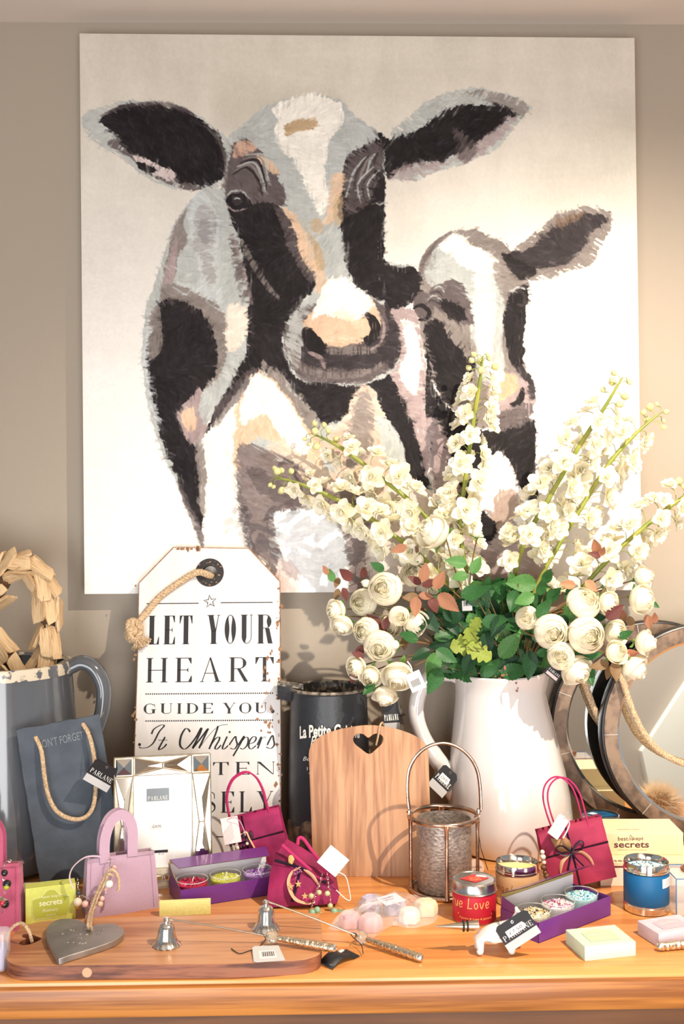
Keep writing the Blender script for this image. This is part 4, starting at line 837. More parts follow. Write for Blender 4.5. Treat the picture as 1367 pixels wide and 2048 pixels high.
# ---- metal heart
HM = mat('cast_aluminium', (176, 172, 166), .5, 1., var=.12, vscale=30, bump=.25, bscale=80)
zc = TH + .0085; c0 = T(170, 1875, TH)
th_ = thing('metal_heart', 'grey cast metal heart with stamped words lying on the chopping board, jute cord attached', 'heart ornament', tuple(c0))
op = [T(px, py, zc) - c0 for px, py in ((178, 1856), (188, 1850), (206, 1847), (230, 1848), (246, 1858), (246, 1868), (226, 1882), (180, 1898), (140, 1910), (118, 1917), (110, 1908), (100, 1891), (92, 1872), (94, 1855), (106, 1843), (125, 1837), (150, 1838), (168, 1845))]
sm = crom([(p.x, p.y, 0) for p in op], 3, True)
obj('plate', MB().prism([(p.x, p.y) for p in sm], .008, xf((0, 0, .0005))), HM, th_, bevel=.0012)
m_ = MB(); rnd = random.Random(12)
for r, (x0, x1, yy) in enumerate(((128, 212, 1860), (124, 200, 1868), (132, 176, 1877), (128, 172, 1886))):
    x = x0
    while x < x1:
        a = T(x, yy + rnd.uniform(-1.5, 1.5), zc) - c0; w_ = rnd.uniform(2.5, 4.5); b = T(x + w_, yy + rnd.uniform(-2, 2), zc) - c0
        a.z = b.z = .0088; m_.tube([a, b], .0005, 4); 
        if rnd.random() < .6: c = T(x + rnd.uniform(-1, 1), yy - 2.5, zc) - c0; c.z = .0088; m_.tube([a, c], .0005, 4)
        x += 6.2 if rnd.random() < .85 else 11
obj('stamped_words', m_, mat('bright_scratch', (206, 200, 190), .35, 1.), th_, smooth=False, kind='stuff')
yb = T(200, 1837, 0).y - .006
lp = [T(178, 1857, TH + .010), T(176, 1848, .035), W(180, 1825, yb - .022), W(190, 1795, yb - .010), W(205, 1762, yb - .006), W(219, 1740, yb - .004), W(232, 1745, yb - .002), W(238, 1765, yb - .004), W(235, 1782, yb - .006)]
m_ = MB().rope(lp, .0022, 120); lp2 = [p + Vector((.004, -.002, .0)) for p in lp[:5]] + [W(216, 1748, yb - .01), W(226, 1752, yb - .006)]
m_.rope(lp2, .0018, 120); obj('jute_cord', m_, JUTE, th_, world=True)
obj('ring', MB().torus(.003, .0006, 16, 6, xf(tuple(T(178, 1854, .030)), (PI / 2, .3, 0))), SILV, th_, world=True)
# ---- soap boxes
def carton(name, label, fl, fr, bl, h, m, z0=0., cat='box', group=None):
    """box from three base corners in the photo: front left, front right, back left"""
    a, b, c = T(*fl, z0), T(*fr, z0), T(*bl, z0); x = (b - a); w = x.length; x.normalize(); up = Vector((0, 0, 1)); y = up.cross(x); d = abs((c - a).dot(y))
    M = Matrix.Translation(a) @ Matrix((x, y, up)).transposed().to_4x4(); t = thingM(name, label, cat, M, group)
    obj('carton', MB().box((w / 2, d / 2, h / 2), (w, d, h)), m, t, smooth=False, bevel=.0007)
    return t, M, w, d, h
FRONT = lambda z=.0004: Matrix.Translation((0, -z, 0)) @ Matrix.Rotation(PI / 2, 4, 'X')
TOPF = lambda h, z=.0004: Matrix.Translation((0, 0, h + z))
t, M, w, d, h = carton('soap_box', 'lime green soap box standing upright behind the metal heart', (51, 1850), (152, 1837), (50, 1838), .050, mat('lime_card', (206, 212, 104), .55, var=.04, vscale=200))
m_ = MB(); fo_ = []
for k, (i0, wd2) in enumerate(((.15, .0006),)):
    a0, a1, b0, b1 = w * .13, w * .87, h * .12, h * .82
    fo_ = [(a0, b0 + .004), (a0 + .004, b0 + .004), (a0 + .004, b0), (a1 - .004, b0), (a1 - .004, b0 + .004), (a1, b0 + .004), (a1, b1 - .008), (a1 - .006, b1 - .006), (a1 - .012, b1 - .005), (w * .64, b1 - .002), (w * .58, b1 + .003), (w * .5, b1 + .0045), (w * .42, b1 + .003), (w * .36, b1 - .002), (a0 + .012, b1 - .005), (a0 + .006, b1 - .006), (a0, b1 - .008)]
obj('label_panel', MB().prism(fo_, .0002, FRONT(.0002)), mat('olive_panel', (178, 184, 70), .55), t, smooth=False)
m_.tube([FRONT(.0006) @ Vector((x, y, 0)) for x, y in fo_], .0003, 4, closed=True)
text(m_, 'best kept', w * .32, h * .66, w * .36, h * .1, FRONT(.0006)); text(m_, 'secrets', w * .27, h * .47, w * .46, h * .14, FRONT(.0006), bold=.02); text(m_, 'Rosemary', w * .33, h * .27, w * .32, h * .12, FRONT(.0006), shear=.4); text(m_, '& NETTLE', w * .42, h * .17, w * .17, h * .05, FRONT(.0006))
obj('printed_words', m_, mat('pale_print', (234, 236, 190), .5), t, smooth=False)
carton('soap_box', 'small plain yellow box lying behind the chopping board in front of the purple box', (318, 1834), (421, 1829), (318, 1829), .0205, mat('yellow_card', (232, 230, 150), .55, var=.05, vscale=220))
t, M, w, d, h = carton('gift_box', 'small grey box tucked behind the lime green soap box', (34, 1838), (82, 1836), (38, 1812), .034, mat('grey_box_card', (182, 180, 178), .6))
obj('logo', MB().prism(circ((w * .88, h * .5), .006, 20), .0002, FRONT(.0004)), mat('navy_print', (60, 66, 84), .6), t, smooth=False)
def faded(t, w, d, h, m, mi):
    fo = [(w * .2, d * .2), (w * .8, d * .2), (w * .8, d * .7), (w * .62, d * .78), (w * .5, d * .84), (w * .38, d * .78), (w * .2, d * .7)]
    obj('label_panel', MB().prism(fo, .0002, TOPF(h, .0003)), m, t, smooth=False)
    m_ = MB(); text(m_, 'best kept', w * .36, d * .62, w * .28, d * .07, TOPF(h, .0008)); text(m_, 'secrets', w * .28, d * .48, w * .44, d * .12, TOPF(h, .0008)); text(m_, mi, w * .36, d * .3, w * .28, d * .07, TOPF(h, .0008), shear=.3)
    obj('printed_words', m_, mat('white_print', (236, 238, 230), .5), t, smooth=False)
t, M, w, d, h = carton('soap_box', 'pale mint green soap box lying flat at the front right', (1169, 1923), (1271, 1912), (1139, 1886), .0185, mat('mint_card', (200, 224, 200), .6, var=.03, vscale=150)); faded(t, w, d, h, mat('mint_panel', (192, 208, 176), .6), 'Mint')
t, M, w, d, h = carton('soap_box', 'pale lilac soap box lying flat at the right edge in front of the blue tin', (1317, 1896), (1402, 1882), (1276, 1868), .0185, mat('lilac_card', (212, 196, 206), .6, var=.03, vscale=150)); faded(t, w, d, h, mat('lilac_panel', (196, 178, 190), .6), 'Geranium')
CRM = mat('cream_card', (238, 222, 178), .5)
t, M, w, d, h = carton('candle_box', 'lower cream box with dark stripe, underneath the other cream box', (1200, 1772), (1400, 1772), (1200, 1712), .036, CRM, group='cream candle boxes')
obj('stripe', MB().box((w / 2, -.0004, h - .0065), (w, .0008, .0022)), mat('plum_print', (120, 70, 70), .5), t, smooth=False)
obj('pale_sleeve', MB().box((w / 2, -.0003, h * .38), (w, .0006, h * .74)), mat('pale_sleeve', (246, 236, 214), .5), t, smooth=False)
m_ = MB(); text(m_, 'secrets', .022, .002, .045, .009, TOPF(h)); obj('printed_words', m_, mat('plum_print', (120, 70, 70)), t, smooth=False)
t, M, w, d, h = carton('candle_box', 'upper cream box printed with secrets, stacked on the other cream box', (1204, 1710), (1366, 1710), (1204, 1680), .0345, CRM, z0=.0362, group='cream candle boxes')
m_ = MB(); k = S(1, -.25); F = FRONT()
text(m_, 'best', .024, .0225, .0155, .0062, F); text(m_, 'kept', .047, .0215, .0165, .0072, F); text(m_, 'secrets', .018, .0115, .054, .0085, F, bold=.015)
pen(m_, [(.0405, .0225), (.0425, .029), (.0435, .031), (.0448, .029), (.0468, .0225)], .0006, .0006, F, mode='c'); pen(m_, [(.0425, .0225), (.0436, .0262), (.0447, .0225)], .0005, .0005, F, mode='c')
text(m_, 'EXQUISITELY SCENTED CANDLES', .024, .0072, .044, .0014, F); text(m_, 'FLORAL COLLECTION', .028, .012, .035, .0035, TOPF(h) @ xf((.09, .03, 0), (0, 0, PI)))
obj('printed_words', m_, mat('plum_ink', (96, 52, 62), .5), t, smooth=False)
# ---- tea light boxes
PUR = mat('purple_card', (108, 52, 130), .28, coat=.3); GLD = mat('gold_card', (196, 174, 112), .4, .35)
WAXP = {}
GLASS = mat('thin_glass', (248, 250, 250), .03, trans=1., ior=1.2, alpha=.35)
def tealight(label, loc, col, gl, group):
    t = thing('tea_light', label, 'candle', loc, (0, 0, 0), group); r = .0235
    obj('cup', MB().lathe_open([(0, .0005), (r - .002, .0005), (r - .001, .004), (r, .028), (r - .0008, .0282), (r - .0014, .004), (0, .0015)], 40), GLASS, t)
    obj('glass_rim', MB().torus(r - .0004, .0005, 40, 6, xf((0, 0, .0282))), mat('rim_glass', (240, 244, 246), .05, alpha=.7, coat=1.), t)
    w = mat('wax_%d' % (col[0] * 7 + col[1]), col, .55, sss=.3, var=.1, vscale=150)
    obj('wax', MB().lathe([(r - .002, .002), (r - .0016, .0225), (r - .004, .0235), (0, .0232)], 40), w, t)
    m_ = MB(); rnd = random.Random(int(loc[0] * 1e4))
    for k in range(85):
        a = rnd.uniform(0, 2 * PI); q = (r - .004) * math.sqrt(rnd.random()); m_.mi = k % len(gl)
        m_.box((0, 0, 0), (rnd.uniform(.001, .0028), rnd.uniform(.001, .002), .0012), xf((q * math.cos(a), q * math.sin(a), .0238), (rnd.random(), rnd.random(), a)))
    obj('glitter', m_, [mat('flake_%d_%d_%d' % c, c, .3, .2) for c in gl], t, smooth=False, kind='stuff')
    obj('wick', MB().tube([(0, 0, .022), (.001, 0, .028), (.0025, .001, .031)], .0006, 6), WHT, t)
    return t
def tray(label, fl, yaw, flap, side, lights, group, Lb=.153):
    a = T(*fl); M = xf(tuple(a), (0, 0, R(yaw))); t = thing('tea_light_box', label, 'box', tuple(a), (0, 0, R(yaw))); L_, D, H, k = Lb, .068, .027, .0012
    m_ = MB(); m_.box((L_ / 2, D / 2, k / 2), (L_, D, k)); m_.box((L_ / 2, k / 2, H / 2), (L_, k, H)); m_.box((L_ / 2, D - k / 2, H / 2), (L_, k, H)); m_.box((k / 2, D / 2, H / 2), (k, D - .0001, H)); m_.box((L_ - k / 2, D / 2, H / 2), (k, D - .0001, H)); obj('tray', m_, PUR, t, smooth=False)
    m_ = MB(); m_.box((L_ / 2, D / 2, k + .0003), (L_ - 2 * k, D - 2 * k, .0004)); m_.box((L_ / 2, D - k - .0003, H / 2), (L_ - 2 * k, .0004, H)); obj('white_lining', m_, mat('white_lining', (232, 230, 236), .5), t, smooth=False)
    ph = .024 if flap < 0 else .020; fw = .034 if flap < 0 else .048; fa = R(flap)
    m_ = MB(); m_.mi = 0; pz = H + ph; ye = D - k; f2 = (ye - math.cos(fa) * fw, pz + math.sin(fa) * fw)
    def sheet(P, off):      # outside purple, inside gold
        n = (P[1] - P[0]).cross(P[3] - P[0]).normalized() * off; m_.mi = 0; m_.add([p + n for p in P], [(0, 1, 2, 3)]); m_.mi = 1; m_.add([p - n for p in P], [(3, 2, 1, 0)])
    V = Vector
    sheet([V((L_, ye, H)), V((0, ye, H)), V((0, ye, pz)), V((L_, ye, pz))], .0004)
    obj('back_panel', MB().add([(.001, ye - .0012, H), (L_ - .001, ye - .0012, H), (L_ - .001, ye - .0012, pz - .006), (.001, ye - .0012, pz - .006)], [(0, 1, 2, 3)]), mat('white_lining', (232, 230, 236)), t, smooth=False)
    sheet([V((L_, ye, pz)), V((0, ye, pz)), V((.006, f2[0], f2[1])), V((L_ - .006, f2[0], f2[1]))], .0004)
    obj('lid_flap', m_, [PUR, GLD], t, smooth=False)
    m_ = MB()
    for x, s in ((k / 2, -1), (L_ - k / 2, 1)):
        if s == 1 and not side: continue
        pts = [(x, D * .1, H), (x, ye, H), (x + s * .004, ye - .004, H + ph * .95), (x + s * .004, D * .45, H + ph * .5)]
        m_.mi = 0; m_.add(pts, [(0, 1, 2, 3)]); m_.mi = 1; m_.add([(a_[0] - s * .0005, a_[1], a_[2]) for a_ in pts], [(0, 1, 2, 3)])
    obj('end_flap', m_, [PUR, GLD], t, smooth=False)
    for i, (lb_, c, g) in enumerate(lights):
        p = M @ Vector((L_ * (i * 2 + 1) / 6, D * .46, k + .0008)); tealight(lb_, tuple(p), c, g, group)
    return t
tray('open purple tea light box behind the small yellow box, candles red, green and lilac', (361, 1818), 21.6, -6, False,
     [('red tea light in the left purple box', (196, 44, 84), [(150, 20, 60), (230, 90, 120), (110, 30, 60)]), ('yellow green tea light in the middle of the left purple box', (206, 208, 96), [(190, 196, 60), (230, 230, 170)]), ('lilac tea light at the right end of the left purple box', (150, 110, 178), [(110, 60, 150), (210, 190, 226)])], 'tea lights in the left purple box')
tray('open purple tea light box at the right beside the dog stopper, candles topped with glitter', (1077, 1887), 37.5, 25, False,
     [('tea light with gold and black flakes at the near end of the right purple box', (226, 218, 200), [(190, 160, 70), (40, 40, 44), (230, 210, 140)]), ('tea light with pink and purple flakes in the middle of the right purple box', (226, 222, 226), [(180, 40, 90), (150, 100, 170), (230, 160, 190)]), ('pale blue tea light at the far end of the right purple box', (190, 224, 230), [(70, 170, 200), (190, 240, 245), (40, 130, 170)])], 'tea lights in the right purple box')
# ---- tins
TIN = mat('tin_metal', (200, 198, 194), .24, 1., bump=.05, bscale=60); CHR = mat('bright_tin', (230, 226, 218), .1, 1.)
def tin(label, px, py, r, h, mode, lab, words, wax=None, wcol=(240, 200, 120), band=None):
    p = T(px, py); t = thing('candle_tin', label, 'candle tin', tuple(p)); 
    if mode == 'lid':
        obj('tin_body', MB().lathe([(r - .002, 0), (r - .0008, .001), (r - .0006, h - .012)], 56), TIN, t)
        obj('lid', MB().lathe([(r + .0012, h - .0155), (r + .0016, h - .0145), (r + .0004, h - .013), (r + .0002, h - .002), (r - .002, h - .0002), (r - .003, h - .0012), (0, h - .0012)], 56), TIN, t)
    else:
        obj('tin_body', MB().lathe_open([(0, .0004), (r - .002, 0), (r + .0004, .0015), (r + .0004, .010), (r - .0008, .0112), (r - .0008, h - .014), (r + .0006, h - .0125), (r + .0006, h - .0105), (r - .0004, h - .0095), (r - .0004, h - .001), (r - .0008, h), (r - .0016, h - .001), (r - .0018, h - .02), (0, h - .021)], 64), CHR, t)
        obj('wax', MB().lathe([(r - .0022, h - .02), (r - .002, h - .0115), (r - .005, h - .0122), (0, h - .0118)], 48), mat('wax_t%d' % wax[0], wax, .5, sss=.3), t)
        obj('wick', MB().tube([(0, 0, h - .013), (.0008, 0, h - .006), (.002, 0, h - .002)], .0006, 6), WHT, t)
        if mode == 'glitter':
            m_ = MB(); rnd = random.Random(5)
            for k in range(90):
                a = rnd.uniform(0, 2 * PI); q = (r - .006) * math.sqrt(rnd.random()); m_.mi = k % 3; m_.box((0, 0, 0), (.0022, .0016, .001), xf((q * math.cos(a), q * math.sin(a), h - .0112), (rnd.random(), rnd.random(), a)))
            obj('glitter', m_, [mat('blue_flake', (40, 120, 170), .4), mat('pale_flake', (180, 220, 235), .4), mat('teal_flake', (90, 160, 180), .4)], t, smooth=False, kind='stuff')
    z0, z1 = band
    obj('paper_label', MB().lathe_open([(r - .0002, z0), (r, z0 + .0003), (r, z1 - .0003), (r - .0002, z1)], 64), mat('label_%d_%d' % (lab[0], lab[2]), lab, .5), t)
    m_ = MB(); words(m_, r)
    if m_.v: on_cyl(m_, r, .0003); obj('printed_words', m_, mat('print_%d' % wcol[0], wcol, .5), t, smooth=False)
    return t, p
def hand(mb, s, x, y, sx, sy, wd):
    G = {'T': [[(0, 1), (1, .95)], [(.5, 1), (.45, 0)]], 'r': [[(0, .6), (.1, 0)], [(.08, .35), (.5, .6), (.9, .5)]], 'u': [[(0, .6), (.1, .08), (.5, 0), (.85, .5), (.9, .6), (.85, 0)]], 'e': [[(.1, .3), (.8, .35), (.7, .6), (.3, .6), (.05, .3), (.3, 0), (.85, .1)]], 'L': [[(.25, 1.05), (.1, .2), (.05, 0), (1, .05)]], 'o': [[(.5, .6), (.1, .35), (.4, 0), (.85, .2), (.7, .55), (.45, .6)]], 'v': [[(0, .6), (.4, 0), (.9, .62)]],
         'A': [[(0, 0), (.5, 1), (.9, 0)], [(.2, .4), (.8, .4)]], 'n': [[(0, .6), (.1, 0)], [(.06, .35), (.5, .62), (.8, .4), (.85, 0)]], 'g': [[(.8, .55), (.4, .62), (.05, .3), (.4, 0), (.8, .3), (.8, .6), (.7, -.4), (.1, -.35)]], 'l': [[(.5, 1.1), (.2, .3), (.4, 0), (.7, .05)]]}
    for ch in s:
        for st in G.get(ch, []): pen(mb, [(x + a * sx, y + b * sy) for a, b in st], wd, wd, mode='c', n=5)
        x += sx * (1.35 if ch != ' ' else 1.)
    return x
def w_love(m, r):
    rect(m, -r * .95, .0405, r * .75, .0425); rect(m, -r * .95, .0135, r * .75, .0155); hand(m, 'True', -.052, .024, .0062, .0135, .0011); hand(m, 'Love', -.0135, .024, .0062, .0135, .0011)
    text(m, 'Passion & Love & Jasmine', -.026, .008, .048, .0035)
tin('red True Love candle tin with its silver lid on', 948, 1836, .0305, .0565, 'lid', (186, 26, 50), w_love, wcol=(238, 190, 110), band=(.002, .0435))
t = bpy.data.objects['candle_tin']; m_ = MB().prism([(-.02, 0), (0, -.016), (.021, .001), (.002, .017)], .0003, xf((0, 0, .0556))); obj('lid_label', m_, mat('label_red', (206, 62, 60), .5), t, smooth=False)
m_ = MB(); text(m_, 'True', -.008, -.003, .015, .006, xf((0, 0, .0561), (0, 0, PI + .1))); text(m_, 'Love', -.008, .004, .015, .006, xf((0, 0, .0561), (0, 0, PI + .1))); obj('lid_words', m_, mat('print_238', (238, 190, 110)), t, smooth=False)
obj('price_sticker', MB().prism([(0, 0), (.014, -.004), (.0155, .001), (.003, .0055)], .0003, xf((.003, .0075, .0560))), WHT, t, smooth=False)
def w_angel(m, r):
    for z_ in (.0385, .0135): rect(m, -r * 1.3, z_, r * .55, z_ + .0007)
    hand(m, 'Angel', -.047, .021, .0058, .011, .0006); text(m, 'Protected by Cherubs', -.028, .008, .046, .003)
tin('open cream Angel candle tin standing between the lantern and the magenta bag', 1034, 1802, .0315, .0585, 'open', (216, 172, 124), w_angel, wax=(246, 214, 140), wcol=(80, 56, 40), band=(.003, .0445))
def w_none(m, r): pass
tin('open bright blue candle tin with blue glitter wax at the right', 1292, 1818, .0318, .0705, 'glitter', (8, 92, 142), w_none, wax=(214, 222, 220), band=(.0125, .0565))
t = bpy.data.objects['candle_tin.002']; m_ = MB()
for i in range(9): a = .12 + i * .09
m_.lathe_open([(.0321, .039), (.0321, .052)], 10, a0=-PI / 2 + .45, a1=-PI / 2 + 1.25); obj('white_sticker', m_, WHT, t)
m_ = MB()
for k in range(4): text(m_, 'scented candle burn time', .0185, .0415 + k * .0024, .018, .0012)
for k in range(6): text(m_, 'keep away from children', .023, .018 + k * .0028, .014, .0014)
on_cyl(m_, .0323); obj('small_print', m_, mat('navy_ink', (24, 50, 80), .5), t, smooth=False)
p = T(1200, 1700); t = thing('candle_tin', 'low silver tin with blue label on its lid, behind the cream boxes', 'candle tin', tuple(p)); zt2 = .0605
obj('tin_body', MB().lathe([(.031, 0), (.0325, .001), (.0325, zt2 - .012)], 56), TIN, t)
obj('lid', MB().lathe([(.0345, zt2 - .019), (.0348, zt2 - .016), (.0338, zt2 - .014), (.0335, zt2 - .003), (.031, zt2), (.029, zt2 - .001), (0, zt2 - .001)], 56), TIN, t)
obj('lid_label', MB().prism([(-.022, .006), (-.004, -.016), (.027, -.004), (.012, .018), (-.01, .019)], .0003, xf((0, 0, zt2 - .0008))), mat('label_8_142', (8, 92, 142), .5), t, smooth=False)
obj('price_sticker', MB().prism([(-.02, .002), (-.013, -.005), (-.003, .0), (-.01, .008)], .0003, xf((0, .004, zt2 - .0003))), WHT, t, smooth=False)
m_ = MB()
for k in range(3): text(m_, 'secrets', -.001, -.004 + .006 * k, .013, .0035, xf((0, 0, zt2 - .0002), (0, 0, .35)))
obj('printed_words', m_, mat('navy_ink', (24, 50, 80)), t, smooth=False)
# ---- candle snuffers
HAM = mat('hammered_silver', (224, 208, 180), .22, 1., bump=1., bscale=260)
CRY = mat('crystal', (236, 238, 226), .05, trans=.85, ior=1.5)
def snuffer(label, bell, zb_, R_, Hb, top, bead, tip, rb_=.0085):
    t = thing('candle_snuffer', label, 'candle snuffer', tuple(bell))
    if Hb:
        prof = [(R_, 0), (R_ * .93, .0015), (R_ * .78, Hb * .14), (R_ * .66, Hb * .3), (R_ * .6, Hb * .5), (R_ * .54, Hb * .66), (R_ * .4, Hb * .78), (R_ * .18, Hb * .82), (R_ * .16, Hb * .87), (R_ * .24, Hb * .93), (R_ * .15, Hb), (0, Hb + .0005)]
        wav = lambda p, a: Vector((p.x, p.y, 0)) * (1 + .02 * math.cos(14 * a) * max(0, 1 - p.z / (Hb * .75))) + Vector((0, 0, p.z + (.0006 * math.cos(14 * a) if p.z < .001 else 0)))
        obj('bell', MB().lathe_open(prof, 84, fn=wav), SILV, t)
        obj('rod', MB().tube([top, top.lerp(bead, .5) + Vector((0, 0, .001)), bead], .0012, 8), mat('aged_silver', (196, 184, 166), .25, 1.), t, world=True)
    dv = (tip - bead).normalized()
    if rb_: obj('crystal_bead', MB().ico(bead, rb_, 2), CRY, t, world=True, smooth=False)
    st = bead + dv * (rb_ if rb_ else 0); n = 26; P = [st.lerp(tip, i / n) for i in range(n + 1)]; rr = [(.0034 + .0019 * min(1, i / 14)) * (1 + .1 * math.sin(i * 2.3)) for i in range(n + 1)]
    obj('handle', MB().tube(P, rr, 14), HAM, t, world=True)
    obj('end_gem', MB().ico(tip + dv * .001, .0052, 2, sq=(1, 1, 1)), SILV, t, world=True, smooth=False)
    return t
bl1 = T(333, 1889, TH + .0006); bl2 = T(532, 1857, TH + .0006)
tA = snuffer('silver bell candle snuffer at the front left with its handle on the chopping board', bl1, 0, .0182, .0345, bl1 + Vector((.003, -.001, .033)), T(543, 1874, TH + .009), T(664, 1896, TH + .006))
tB = snuffer('silver bell candle snuffer in the middle, handle reaching onto the pine table', bl2, 0, .0185, .038, bl2 + Vector((.003, -.001, .036)), T(723, 1875, .009), T(838, 1915, .0058))
tC = snuffer('hammered silver handle poking in at the right edge by the lilac box', T(1318, 1897, 0), 0, .01, 0, None, T(1420, 1884, .006), T(1320, 1893, .006), 0)
def card(name, label, M, pts, m, th=.0005, extra=None, cat='price tag', group=None):
    t = thingM(name, label, cat, M, group); obj('card', MB().prism(pts, th), m, t, smooth=False)
    if extra: extra(t)
    return t
Mc = frame3(T(507, 1925, TH + .0007), T(570, 1921, TH + .0007), T(495, 1893, TH + .004))
w_ = (T(570, 1921, TH) - T(507, 1925, TH)).length
def ex(t):
    m_ = MB(); m_.prism([(w_ * .2, .008), (w_ * .75, .008), (w_ * .7, .026), (w_ * .18, .026)], .0003, xf((0, 0, .0006))); obj('sticker', m_, WHT, t, smooth=False)
    m_ = MB()
    for k in range(12): rect(m_, w_ * (.28 + k * .034), .011, w_ * (.28 + k * .034 + .012 * (1 + k % 2)), .023, xf((0, 0, .0011)))
    obj('barcode', m_, INK, t, smooth=False)
card('price_tag', 'pale grey price tag with a barcode tied to the left snuffer', Mc, [(0, .002), (.003, 0), (w_, 0), (w_ * .86, .038), (.003, .04), (0, .036)], mat('pale_grey_card', (206, 206, 204), .5), extra=ex)
t = bpy.data.objects['price_tag']; obj('cord', MB().tube(crom([T(527, 1870, TH + .012), T(530, 1880, TH + .006), T(515, 1895, TH + .002), T(497, 1902, TH + .001), T(478, 1907, TH + .001), T(462, 1897, TH + .001)], 5), .0006, 5), CORD, t, world=True)
Mc = frame3(T(665, 1940, .0005), T(726, 1910, .0005), T(641, 1926, .0005))
def ex2(t):
    obj('sticker', MB().prism([(.012, .014), (.04, .016), (.042, .021), (.014, .020)], .0003, xf((0, 0, .007))), WHT, t, smooth=False)
    m_ = MB(); serif(m_, 'PARLANE', .003, .004, .016, .005, .0006, .0002, xf((0, 0, .0035))); obj('lettering', m_, WHT, t, smooth=False)
    obj('cord', MB().tube(crom([T(726, 1908, .004), T(722, 1890, .008), T(706, 1875, .010), T(700, 1866, .014), T(712, 1868, .014), T(708, 1878, .012)], 5), .0006, 5), CORD, t, world=True)
t = thingM('price_tag', 'curled dark price tag lying on the pine table beside the chopping board', 'price tag', Mc); m_ = MB(); n = 10
for i in range(n + 1):
    x = .052 * i / n; zz_ = .0008 + .007 * math.sin(PI * min(1, i / 8)) ; m_.v += [Vector((x, 0, zz_)), Vector((x + .001, .024, zz_ + .002))]
m_.f = [(2 * i, 2 * i + 2, 2 * i + 3, 2 * i + 1) for i in range(n)]; m_.m = [0] * n; obj('card', m_, BLK, t, solid=.0006); ex2(t)
# ---- dog bottle stopper
pg = T(985, 1905); td = thing('dog_stopper', 'white ceramic dachshund bottle stopper with a pointed silver tail piece and black rings', 'bottle stopper', tuple(pg))
CER = mat('white_ceramic', (240, 236, 230), .15, coat=.6)
dg = T(985, 1905).y
def DW_(px, py, dy=0.): return W(px, py, dg + dy)
J = {'hip': (DW_(955, 1860), .0125), 'mid': (DW_(985, 1862), .0115), 'chest': (DW_(1018, 1860), .0125), 'neck': (DW_(1032, 1850), .0095), 'head': (DW_(1040, 1838, .0), .0105), 'nose': (DW_(1066, 1846), .0055)}
verts = []; edges = []; rads = []
def jv(p, r): verts.append(p); rads.append(r); return len(verts) - 1
ids = {k: jv(*v) for k, v in J.items()}
edges += [(ids['hip'], ids['mid']), (ids['mid'], ids['chest']), (ids['chest'], ids['neck']), (ids['neck'], ids['head']), (ids['head'], ids['nose'])]
for root, px in (('hip', 961), ('chest', 1014)):
    for s in (-1, 1):
        base = verts[ids[root]]; y = base.y + s * .0085; kx = base.x
        a = jv(Vector((kx + .001, y, .018)), .0062); b = jv(Vector((kx + .002, y, .008)), .0048); c = jv(Vector((kx + (.002), y, .0042)), .0052); e = jv(Vector((kx - .003, y - .002, .004)), .0042)
        edges += [(ids[root], a), (a, b), (b, c), (c, e)]
for s in (-1, 1):
    a = jv(verts[ids['head']] + Vector((-.003, s * .006, .008)), .0032); b = jv(verts[ids['head']] + Vector((-.0045, s * .008, .0135)), .0018); edges += [(ids['head'], a), (a, b)]
me = bpy.data.meshes.new('body'); inv = RM[td.name].inverted(); me.from_pydata([tuple(inv @ v) for v in verts], edges, []); o = bpy.data.objects.new('body', me); COL.objects.link(o); o.parent = td; me.materials.append(CER)
md = o.modifiers.new('skin', 'SKIN'); md.use_smooth_shade = True
for i, r in enumerate(rads): me.skin_vertices[0].data[i].radius = (r, r); me.skin_vertices[0].data[i].use_root = (i == 0)
md = o.modifiers.new('sub', 'SUBSURF'); md.levels = 2; md.render_levels = 2
a, b = DW_(870, 1853), DW_(950, 1851)
obj('stopper_cone', MB().tube([a, a.lerp(b, .1), a.lerp(b, .5), a.lerp(b, .9), b + Vector((.004, 0, 0))], [.0006, .0012, .0038, .0062, .0065], 20), mat('aged_silver', (196, 184, 166)), td, world=True)
for f in (.7, .8):
    c = a.lerp(b, f); obj('rubber_ring', MB().torus(.0062, .0013, 24, 8, Matrix.Translation(c) @ Matrix.Rotation(PI / 2, 4, 'Y')), mat('black_rubber', (22, 22, 24), .6), td, world=True)
yt = dg - .022
Mt = frame3(W(1018, 1905, yt), W(1081, 1864, yt), W(991, 1855, yt))
wq = (W(1081, 1864, yt) - W(1018, 1905, yt)).length; hq = (W(991, 1855, yt) - W(1018, 1905, yt)).length
hang_tag('swing_tag', 'black and grey swing tag with a price sticker leaning on the white dog stopper', Mt, wq, hq, price='£7.50')
t = bpy.data.objects['swing_tag.003']; obj('tag_cord', MB().torus(.0135, .0005, 22, 5, Matrix.Translation(DW_(996, 1862)) @ Matrix.Rotation(PI / 2, 4, 'Y')), CORD, t, world=True)
# ---- lantern
AGE = mat('aged_nickel', (214, 186, 164), .2, 1., bump=.3, bscale=70, col2=(160, 140, 126), vscale=35)
lc_ = T(888, 1780); tL = thing('metal_lantern', 'round aged silver lantern with arched handle and crackled glass cylinder', 'lantern', tuple(lc_)); rL = .0505; zt = .1125
m_ = MB().torus(rL, .0032, 56, 10, xf((0, 0, .0035))); m_.lathe([(rL, .001), (rL, .003), (0, .003)], 48); obj('base_ring', m_, AGE, tL)
obj('top_ring', MB().torus(rL + .001, .0036, 56, 10, xf((0, 0, zt))), AGE, tL)
for a in (-92, -2, 88, 178):
    x, y = rL * math.cos(R(a)), rL * math.sin(R(a)); obj('bar', MB().tube([(x, y, .003), (x, y, .02), (x, y, .09), (x, y, .105), (x, y, zt)], [.0048, .0028, .0028, .0034, .0055], 10), AGE, tL)
cg = mat('crackled_glass', (176, 164, 154), .25, var=.32, vscale=170, bump=.6, bscale=160, stretch=(1, 1, 2), alpha=.72, metal=.45)
